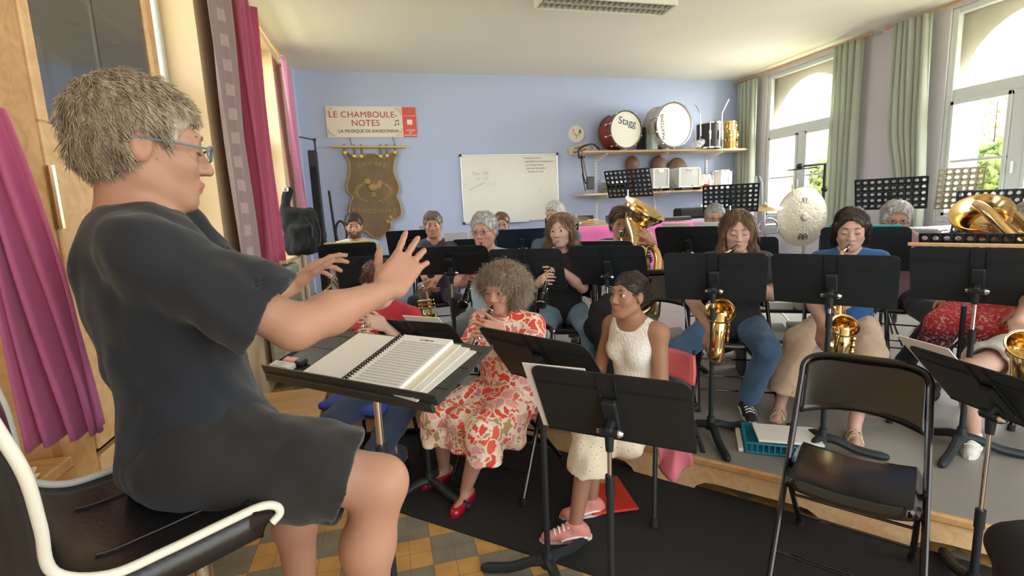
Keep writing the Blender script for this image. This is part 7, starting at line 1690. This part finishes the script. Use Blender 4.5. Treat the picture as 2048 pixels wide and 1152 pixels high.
# ---- saxophonist cut by the right edge ----
if want('sax9'):
    hc = W(2215, 455, 2.35); F = np.array([-0.92, -0.39]); M = W(2190, 490, 2.28)
    person('saxophonist cut off by the right edge, pale bare leg and white shoe showing', hc, F, s=0.96, look=(-0.9, -0.4, -0.25), fem=True, skin_=SK4, hair='long', hairm=HBR, nst=0, top=cloth('grey_top', (0.3, 0.3, 0.32)), bottom=cloth('white_shorts', (0.6, 0.58, 0.56)), botkind='shorts', shoes=cloth('white_canvas', (0.66, 0.64, 0.58)), shoekind='sneaker', res=0.009, eyes=False,
        handR=(W(2040, 640, 2.05), np.array([0.1, -0.1, -1.0]), np.array([0.7, 0.3, 0]), 0.4), handL=(W(2110, 600, 2.1), np.array([-0.9, 0, 0.2]), np.array([0, -1, 0]), 0.5), footR=tuple(Wz(1945, 868, 0.275)[:2]) + (None, -0.85, -0.5), kn={1: W(1935, 740, 2.32)})
    saxophone('saxophone cut off by the right edge of the picture', M, W(2120, 520, 2.15), W(2045, 782, 1.98), W(2050, 690, 1.90), (-0.55, -0.6, 0.6), 0.06)
# ---- second row ----
if want('blueman'):
    hc = W(968, 462, 3.40); F = np.array([-0.42, -0.90]); M = W(963, 487, 3.27); E = W(925, 610, 2.85); hR, hL = play(M, E, F, 0.62, 0.40)
    person('grey-haired man with thin glasses in a pale blue shirt playing the clarinet', hc, F, s=0.97, look=(-0.50, -0.85, -0.12), skin_=SK2, hair='short', hairm=HGR, nst=2500, top=cloth('pale_blue_shirt', (0.42, 0.54, 0.58), 0.05), topkind='polo', collar=1, bottom=GREYT, handR=hR, handL=hL, shoes=BLK, res=0.0075, gl=(GTHIN, 0.0014), kneeopen=0.34)
    clarinet('clarinet of the grey-haired man in pale blue', M, E)
if want('longhair'):
    hc = W(1122, 462, 3.45); F = np.array([-0.45, -0.89]); M = W(1110, 488, 3.33); E = W(1082, 610, 2.95); hR, hL = play(M, E, F, 0.62, 0.40)
    person('young woman with long wavy hair, black top and light jeans playing the clarinet', hc, F, s=0.96, look=(-0.62, -0.78, -0.05), tilt=-0.05, fem=True, skin_=SK4, hair='wavy', hairm=hair_mat('hair_chestnut', (0.17, 0.09, 0.05), (0.36, 0.22, 0.13)), nst=4000, top=cloth('black_vneck', (0.016, 0.017, 0.02)), topkind='tshirt', bottom=DENIML, botkind='jeans', handR=hR, handL=hL, shoes=BLK, res=0.0075, kneeopen=0.26, footR=(0.98, 3.07, None, -0.5, -0.86))
    clarinet('clarinet of the young woman with long wavy hair', M, E)
if want('tuba11'):
    hc = W(1243, 446, 3.85); F = np.array([-0.40, -0.92]); mo = W(1243, 463, 3.73)
    person('man with tousled dark hair and glasses in a striped shirt playing the tuba', hc, F, s=0.97, look=(-0.35, -0.92, -0.16), skin_=SK2, hair='wavy_short', hairm=hair_mat('hair_dark_brown', (0.07, 0.04, 0.03), (0.19, 0.12, 0.09)), nst=2500, top=STRIPE, topkind='polo', collar=1, bottom=cloth('cream_trousers', (0.55, 0.50, 0.40)), handR=(W(1305, 485, 3.5), np.array([-0.5, -0.2, 0.5]), np.array([-0.3, 0.9, 0]), 0.6), handL=(W(1270, 520, 3.5), np.array([-0.4, -0.2, 0.6]), np.array([0.4, 0.9, 0]), 0.5), shoes=BLK, res=0.0085, gl=(GTHIN, 0.0014))
    tuba('tuba with its bell pointing up before the man in stripes', W(1289, 418, 3.62), (0.38, -0.42, 0.82), W(1262, 610, 3.45), (0.8, -0.3, 0), mo, 0.165)
if want('w12'):
    hc = W(1430, 437, 4.10); F = np.array([-0.55, -0.83])
    person('grey-haired woman with dark glasses half hidden behind a saxophonist', hc, F, s=0.97, look=(-0.50, -0.86, -0.10), fem=True, skin_=SK2, hair='pulled', hairm=HSG, nst=1500, top=cloth('plum_top', (0.12, 0.05, 0.09)), bottom=NAVYT, shoes=cloth('pink_canvas', (0.6, 0.42, 0.38)), shoekind='sneaker', res=0.009, gl=(GDARK, 0.002), footR=(2.62, 3.47, None, -0.5, -0.85))
if want('mauve'):
    hc = W(1792, 441, 3.55); F = np.array([-0.75, -0.66])
    person('grey-haired woman with glasses in a mauve shirt behind the turquoise folder stand', hc, F, s=0.97, look=(-0.70, -0.70, -0.12), fem=True, skin_=SK2, hair='short_full', hairm=HGR, nst=2500, top=cloth('mauve_top', (0.36, 0.20, 0.25), 0.06), topkind='blouse', bottom=NAVYT, shoes=BLK, res=0.0085, gl=(GDARK, 0.0016), build=1.3, armr=1.2, footL=(3.47, 2.62, None, -0.7, -0.7), pel=(3.88, 3.02, SZ + 0.50),
        handL=(W(1880, 600, 3.3), np.array([-0.3, -0.6, -0.6]), np.array([-0.5, 0.3, -0.6]), 0.3), elpos={-1: W(1868, 545, 3.45)}, kn={-1: W(1872, 640, 3.25)})
if want('t13'):
    hc = W(2056, 445, 3.05); F = np.array([-0.85, -0.50])
    person('person in a red paisley dress at the right edge, holding a tuba', hc, F, s=0.95, look=(-0.8, -0.55, -0.1), fem=True, skin_=SK5, hair='short', hairm=HSG, nst=0, top=PAIS, topkind='loose', bottom=PAIS, botkind='skirt', shoes=BLK, res=0.010, handR=(W(2010, 475, 2.85), np.array([-0.6, 0, 0.4]), np.array([0, 0.9, 0]), 0.5), hemz=0.20, pel=(3.80, 2.36, SZ + 0.5), build=0.85)
    tuba('second tuba leaning to the left near the right edge', W(1962, 425, 2.95), (-0.62, -0.30, 0.72), W(2075, 540, 2.75), (-0.6, -0.4, 0.2), W(2040, 462, 2.9), 0.15)
# ---- back row ----
if want('beard'):
    hc = W(708, 453, 4.90); F = np.array([-0.05, -1.0])
    person('smiling bearded man with dark hair in a cream polo shirt in the back row', hc, F, s=0.97, look=(0.02, -0.99, -0.10), skin_=SK2, hair='short', hairm=HDK, nst=1500, top=cloth('cream_polo', (0.60, 0.60, 0.52), 0.05), topkind='polo', collar=1, bottom=DENIMD, shoes=BLK, res=0.0095, beard=hair_mat('beard_dark', (0.09, 0.055, 0.045)), eyes=True, handR=(W(672, 545, 4.55), np.array([0.5, -0.5, -0.2]), np.array([0.5, 0.5, 0]), 0.6), handL=(W(712, 535, 4.5), np.array([-0.6, -0.5, 0]), np.array([-0.3, 0.8, 0]), 0.6))
    trumpet('trumpet resting on the knee of the bearded man', W(705, 528, 4.45), np.array([-0.55, -0.35, -0.45]), 0.44)
if want('m15'):
    hc = W(866, 451, 4.60); F = np.array([-0.15, -0.99])
    person('clean-shaven man with short brown hair looking out beside a white sheet', hc, F, s=0.97, look=(-0.15, -0.98, -0.08), skin_=SK2, hair='short', hairm=hair_mat('hair_mid_brown', (0.12, 0.085, 0.06), (0.30, 0.24, 0.19)), nst=1500, top=cloth('dark_open_shirt', (0.05, 0.05, 0.09)), topkind='polo', collar=1, bottom=NAVYT, shoes=BLK, res=0.0095, handR=(W(850, 560, 4.0), np.array([0.3, -0.3, -0.5]), np.array([0.8, 0.3, 0]), 0.6), handL=(W(872, 560, 4.0), np.array([-0.4, -0.3, -0.5]), np.array([-0.8, 0.3, 0]), 0.6), elpos={})
    trumpet('trumpet pointing down below the raised hand of the conductor', W(850, 556, 3.95), np.array([0.10, -0.1, -0.99]), 0.30)
if want('y16'):
    hc = W(1003, 449, 5.25); F = np.array([-0.2, -0.98])
    person('young person with brown hair and glasses behind the navy stand', hc, F, s=0.96, look=(-0.2, -0.97, -0.1), fem=True, skin_=SK4, hair='short', hairm=hair_mat('hair_auburn_brown', (0.14, 0.06, 0.035), (0.30, 0.15, 0.09)), nst=1200, top=cloth('dark_top', (0.03, 0.03, 0.035)), bottom=NAVYT, shoes=BLK, res=0.011, gl=(GTHIN, 0.002), )
if want('w17'):
    hc = W(1110, 431, 4.55); F = np.array([-0.45, -0.89])
    person('white-haired man in a grey blue shirt behind the long-haired clarinettist', hc, F, s=0.97, look=(-0.75, -0.65, -0.12), skin_=SK2, hair='short', hairm=HWH, nst=1500, top=cloth('slate_shirt', (0.12, 0.17, 0.22)), topkind='long', bottom=NAVYT, shoes=BLK, res=0.010, build=1.1)
W = PW0
# ---------------- seats ----------------
def chair_at(label, p, F, dz=0.0): 
    a = math.atan2(F[1], F[0]) - PI / 2; return dup(FC, (p[0], p[1], dz), a, label)
FC = folding_chair('empty black folding chair standing on the carpet in the foreground at the right', (1.66, 1.40, 0.018), math.atan2(-0.6, -0.8) - PI / 2)
FC.scale = (1.06, 1.06, 1.04)
def under(hx, hy, hz_, F, label, zf=SZ):
    F = nrm([F[0], F[1], 0]); h = W(hx, hy, hz_ * 1.05); p = h - F * 0.10 + F * 0.04; return chair_at(label, p, F, zf + 0.001)
under(968, 462, 3.40, (-0.42, -0.90), 'black folding chair under the grey-haired clarinettist in pale blue')
under(1122, 462, 3.45, (-0.45, -0.89), 'black folding chair under the young woman with long wavy hair')
under(1475, 462, 2.92, (-0.50, -0.87), 'black folding chair under the saxophonist in black')
under(1702, 459, 2.82, (-0.70, -0.71), 'black folding chair under the saxophonist in the blue polo')
under(1243, 446, 3.85, (-0.40, -0.92), 'black folding chair under the tuba player in stripes')
under(1430, 437, 4.10, (-0.55, -0.83), 'black folding chair under the woman with dark glasses')
under(2215, 455, 2.35, (-0.92, -0.39), 'black folding chair under the saxophonist at the right edge')
under(708, 453, 4.90, (-0.05, -1.0), 'black folding chair under the bearded man')
under(866, 451, 4.60, (-0.15, -0.99), 'black folding chair under the man beside the white sheet')
under(1003, 449, 5.25, (-0.2, -0.98), 'black folding chair under the young person with glasses')
under(1110, 431, 4.55, (-0.45, -0.89), 'black folding chair under the white-haired man')
chair_at('black folding chair under the woman in the mauve shirt', (3.85, 3.0), (-0.75, -0.66), SZ + 0.001); chair_at('black folding chair under the person in the red paisley dress', (3.70, 2.26), (-0.85, -0.50), SZ + 0.001)
p_ = W(1310, 600, 3.3); chair_at('empty black folding chair with a shiny back behind the girl in white', (p_[0], p_[1]), (-0.4, -0.92), SZ + 0.001)
chair_at('black folding chair under the woman in the floral dress', (0.60, 2.60), (-0.72, -0.69), 0.018)
# blue upholstered chair of the woman in red
def shell_chair(name, label, c, F, seat_m, back_m, leg_m, zf, splay=0.06, back_h=0.82):
    F = nrm([F[0], F[1], 0]); Rt = np.array([F[1], -F[0], 0.0]); c = np.array([c[0], c[1], zf]); R = np.stack([Rt, F, U3], 1)
    t = thing(name, label, 'chair', c)
    S = SDF().rbox(c + U3 * 0.44, (0.205, 0.20, 0.024), 0.022, R); sdf_part('seat', S, 0.01, seat_m, t)
    mb = MB(); mb.grid(lambda u, v: c + Rt * (0.40 * (u - 0.5)) * (1 - 0.15 * v * v) - F * (0.20 + 0.05 * v - 0.05 * (2 * u - 1) ** 2 * 1.0) + U3 * (0.56 + (back_h - 0.56) * v + 0.0), 12, 8)
    o = part('backrest', mb, back_m, t, ang=0); o.modifiers.new('t', 'SOLIDIFY').thickness = 0.018
    for sx in (-1, 1):
        for sy in (-1, 1):
            a = c + Rt * sx * 0.17 + F * sy * 0.15 + U3 * 0.42; b_ = c + Rt * sx * (0.17 + splay * 0.6) + F * sy * (0.15 + splay) + U3 * 0.012
            part('leg', MB().tube([a, b_], 0.0115, 10), leg_m, t); part('rubber_foot', MB().tube([b_ + (a - b_) * 0.08, b_ - U3 * 0.008], [0.015, 0.018], 10), RUBBER, t)
        part('back_post', MB().tube([c + Rt * sx * 0.16 - F * 0.15 + U3 * 0.42, c + Rt * sx * 0.16 - F * 0.21 + U3 * 0.50, c + Rt * sx * 0.15 - F * 0.225 + U3 * 0.72], 0.010, 8), leg_m, t)
    part('frame', MB().box(c + U3 * 0.405, (0.36, 0.34, 0.03), R, bev=0.008), leg_m, t)
    return t
shell_chair('chair', 'chair with a blue upholstered seat and black legs under the woman in red', (-0.16, 2.90), (-0.55, -0.83), cloth('royal_blue_fabric', (0.02, 0.055, 0.36)), cloth('royal_blue_fabric', (0.02, 0.055, 0.36)), BLACKM, 0.018)
CORAL = mat('coral_plastic', (0.62, 0.12, 0.13), 0.4)
shell_chair('chair', 'chair with a coral backrest, dark seat and slanting legs under the girl in white', (1.24, 2.23), (-0.90, -0.44), BLACKG, CORAL, BLACKM, 0.018, 0.12, 0.70)
# pink cloth over the side of that chair
PK = cloth('pink_cotton', (0.68, 0.18, 0.25), 0.06)
q0, q1 = Wy(1312, 903, 1.98), Wy(1382, 908, 1.86)
mb = MB().grid(lambda u, v: q0 * (1 - u) + q1 * u + U3 * (-(0.10 + 0.06 * (1 - abs(2 * u - 1))) * v + 0.03) + np.array([0.02 * math.sin(6 * u + 2 * v), 0.03 * math.sin(9 * u) * v, 0]), 20, 10)
mb.grid(lambda u, v: q0 * (1 - u) + q1 * u + U3 * 0.03 + np.array([0.10 * v, 0.12 * v, 0.004]) , 10, 6)
o = single('pink_cloth', mb, PK, 'pink cloth hanging over the side of the chair of the girl in white', 'cloth', ang=0); o.modifiers.new('t', 'SOLIDIFY').thickness = 0.004
# ---- conductor's high seat: black leather with white piping ----
SOFF = -1.0
LEATHER = mat('black_leather', (0.018, 0.017, 0.020), 0.33, spec=0.6, var=0.2, vscale=4, bump=0.10, bscale=120); PIPING = mat('cream_piping', (0.80, 0.80, 0.72), 0.5)
def high_seat():
    t = thing('high_seat', 'high black leather seat with cream piping under the conductor', 'chair', (-0.62, 1.22, 0.0))
    # near side profile, from the top of the back to the rolled front edge (surveyed on the near edge plane)
    near = [Wy(-260, 560, 0.68), Wy(-90, 740, 0.69), Wy(0, 872, 0.70), Wy(52, 960, 0.715), Wy(82, 1060, 0.74), Wy(108, 1150, 0.765), Wy(215, 1156, 0.79), Wy(330, 1108, 0.83), Wy(450, 1050, 0.875), Wy(520, 1018, 0.90), Wy(552, 1016, 0.91), Wy(560, 1030, 0.91), Wy(545, 1048, 0.905)]
    w = np.array([-0.22, 0.36, 0.0]); w = np.array([-0.225, 0.335, 0.0])
    sp = spline(near, 6); n = len(sp)
    mb = MB()
    def fn(i, j): 
        k = min(int(round(i * (n - 1))), n - 1); p = sp[k]; dip = -0.018 * math.sin(PI * j) * (1 if 30 < k < 66 else 0.4)
        return p + w * j + U3 * dip
    mb.grid(fn, n, 12); o = part('cushion', mb, LEATHER, t, ang=0)
    md = o.modifiers.new('t', 'SOLIDIFY'); md.thickness = 0.05; md.offset = SOFF
    for k, off in enumerate((0.0, 1.0)): part('piping', MB().tube([p + w * off + U3 * 0.004 for p in sp], 0.0075, 14), PIPING, t)
    for j in (0.25, 0.75): part('seam', MB().tube([sp[k] + w * j + U3 * (0.003 - 0.018 * math.sin(PI * j)) for k in range(36, 64)], 0.0022, 6), BLACKP, t)
    c = np.array([-0.50, 1.27, 0]); part('gas_lift', MB().tube([c + U3 * 0.88, c + U3 * 0.45, c + U3 * 0.45, c + U3 * 0.05], [0.025, 0.025, 0.032, 0.036], 16), CHROME, t)
    part('base', MB().lathe([(0.0001, 0.05), (0.05, 0.045), (0.22, 0.015), (0.225, 0.0), (0.0001, 0)], c, n=36), CHROME, t)
    r = []
    for i in range(28): a = 2 * PI * i / 28; r.append(c + np.array([0.22 * math.cos(a), 0.22 * math.sin(a), 0.36]))
    fr = MB().tube(r, 0.011, 10, closed=True); fr.cyl(c + [0.0, 0, 0.36], c + [0.22, 0, 0.36], 0.009); fr.cyl(c + [0, 0, 0.36], c + [-0.22, 0, 0.36], 0.009); part('foot_ring', fr, CHROME, t)
    part('mount', MB().box(c + U3 * 0.895, (0.2, 0.2, 0.03), bev=0.006), BLACKM, t)
high_seat()
# ---- things on the floor and platform ----
t = thing('paper_tray', 'blue plastic tray with sheets lying on the platform by the sneaker', 'tray', Wz(1540, 890, SZ)); BT = mat('teal_plastic', (0.02, 0.22, 0.33), 0.4)
a = Wz(1488, 905, SZ); b_ = Wz(1482, 860, SZ); c_ = Wz(1600, 918, SZ); u = nrm(c_ - a); v = np.cross(U3, u); R = np.stack([u, v, U3], 1); o0 = a + u * 0.02
part('base', MB().box(o0 + u * 0.16 + v * 0.12 + U3 * 0.008, (0.35, 0.25, 0.012), R, bev=0.003), BT, t)
mb = MB()
for k in range(14): mb.box(o0 + u * (-0.01 + 0.0265 * k) - v * 0.004 + U3 * 0.035, (0.006, 0.006, 0.05), R)
mb.box(o0 + u * 0.16 - v * 0.004 + U3 * 0.06, (0.35, 0.01, 0.008), R); mb.box(o0 + u * 0.16 + v * 0.245 + U3 * 0.035, (0.35, 0.006, 0.055), R)
for k in range(9): mb.box(o0 - u * 0.012 + v * (0.01 + 0.028 * k) + U3 * 0.035, (0.006, 0.006, 0.05), R)
mb.box(o0 - u * 0.012 + v * 0.12 + U3 * 0.06, (0.01, 0.25, 0.008), R); part('rim', mb, BT, t)
single('sheet_music', MB().box(o0 + u * 0.19 + v * 0.12 + U3 * 0.070, (0.30, 0.21, 0.012), R @ rz(0.06), bev=0.002), PAPER, 'white music sheets piled on the blue tray', 'sheet music'); single('sheet_music', MB().box(o0 - u * 0.035 + v * 0.13 + U3 * 0.012, (0.025, 0.26, 0.02), R, bev=0.003), PAPER, 'white sheets sticking out left of the blue tray', 'sheet music')
a = Wz(1172, 968, 0.02); c_ = Wz(1250, 1010, 0.02); t = thing('songbook', 'red songbook lying on the carpet under the chair of the girl in white', 'book', Wz(1215, 985, 0.02)); u = nrm(np.array([0.9, -0.1, 0])); v = np.cross(U3, u); R = np.stack([u, v, U3], 1); o0 = Wz(1212, 990, 0.03)
part('cover', MB().box(o0 + U3 * 0.002, (0.23, 0.30, 0.012), R, bev=0.002), mat('scarlet_cover', (0.66, 0.05, 0.03), 0.4), t)
for k in range(4): part('cover_picture', MB().box(o0 + u * (-0.08 + 0.05 * k) + v * 0.115 + U3 * 0.009, (0.03, 0.035, 0.001), R), mat(('amber_print', 'olive_print')[k % 2], ((0.62, 0.36, 0.08), (0.30, 0.26, 0.12))[k % 2], 0.6), t)
# black shelf trolley with stacks of printed music behind the saxophonists
sp0 = W(1575, 625, 3.6); u = nrm(np.array([0.85, -0.5, 0])); v = np.cross(U3, u); R = np.stack([u, v, U3], 1); b0 = np.array([sp0[0], sp0[1], SZ])
t = thing('music_shelf', 'low black shelf with paper stacks between the two saxophonists', 'shelf', b0)
mb = MB()
for z in (0.04, 0.30, 0.52): mb.box(b0 + U3 * z, (0.60, 0.34, 0.02), R)
for sx_ in (-1, 1): mb.box(b0 + u * sx_ * 0.30 + U3 * 0.27, (0.02, 0.34, 0.54), R)
part('frame', mb, BLACKM, t)
for k, (z, du, hh) in enumerate(((0.31, -0.12, 0.06), (0.31, 0.13, 0.07), (0.53, -0.11, 0.05), (0.53, 0.13, 0.06), (0.05, 0.0, 0.08))):
    single('paper_stack', MB().box(b0 + u * du + U3 * (z + hh / 2), (0.22, 0.30, hh), R @ rz(0.05 * (k - 2)), bev=0.002), PAPER, ['left paper stack on the middle level of the low black shelf', 'right paper stack on the middle level of the low black shelf', 'left paper stack on top of the low black shelf', 'right paper stack on top of the low black shelf', 'paper stack on the bottom level of the low black shelf'][k], 'paper stack', 'paper stacks on the black shelf')
# dark jacket hung over the empty chair behind the girl in white
p_ = W(1240, 640, 3.15); S = SDF().ell((p_[0], p_[1] + 0.15, 0.72), (0.17, 0.10, 0.20)).cone((p_[0] - 0.05, p_[1] + 0.12, 0.72), (p_[0] - 0.09, p_[1] + 0.03, 0.38), 0.07, 0.05, 0.05).cone((p_[0] + 0.07, p_[1] + 0.14, 0.72), (p_[0] + 0.07, p_[1] + 0.07, 0.40), 0.07, 0.04, 0.05).noise(0.01, 24)
o = sdf_part('jacket', S, 0.012, BLACKF, None, label='black jacket hung over a chair behind the girl in white'); o['category'] = 'jacket'
# dark trousered leg and bag in the lower right corner
S = SDF().cone(W(2075, 1120, 1.3), W(2085, 1250, 1.35), 0.10, 0.08).noise(0.006, 20); o = sdf_part('black_bag', S, 0.012, BLACKF, None, label='black bag cut off by the lower right corner of the picture'); o['category'] = 'bag'
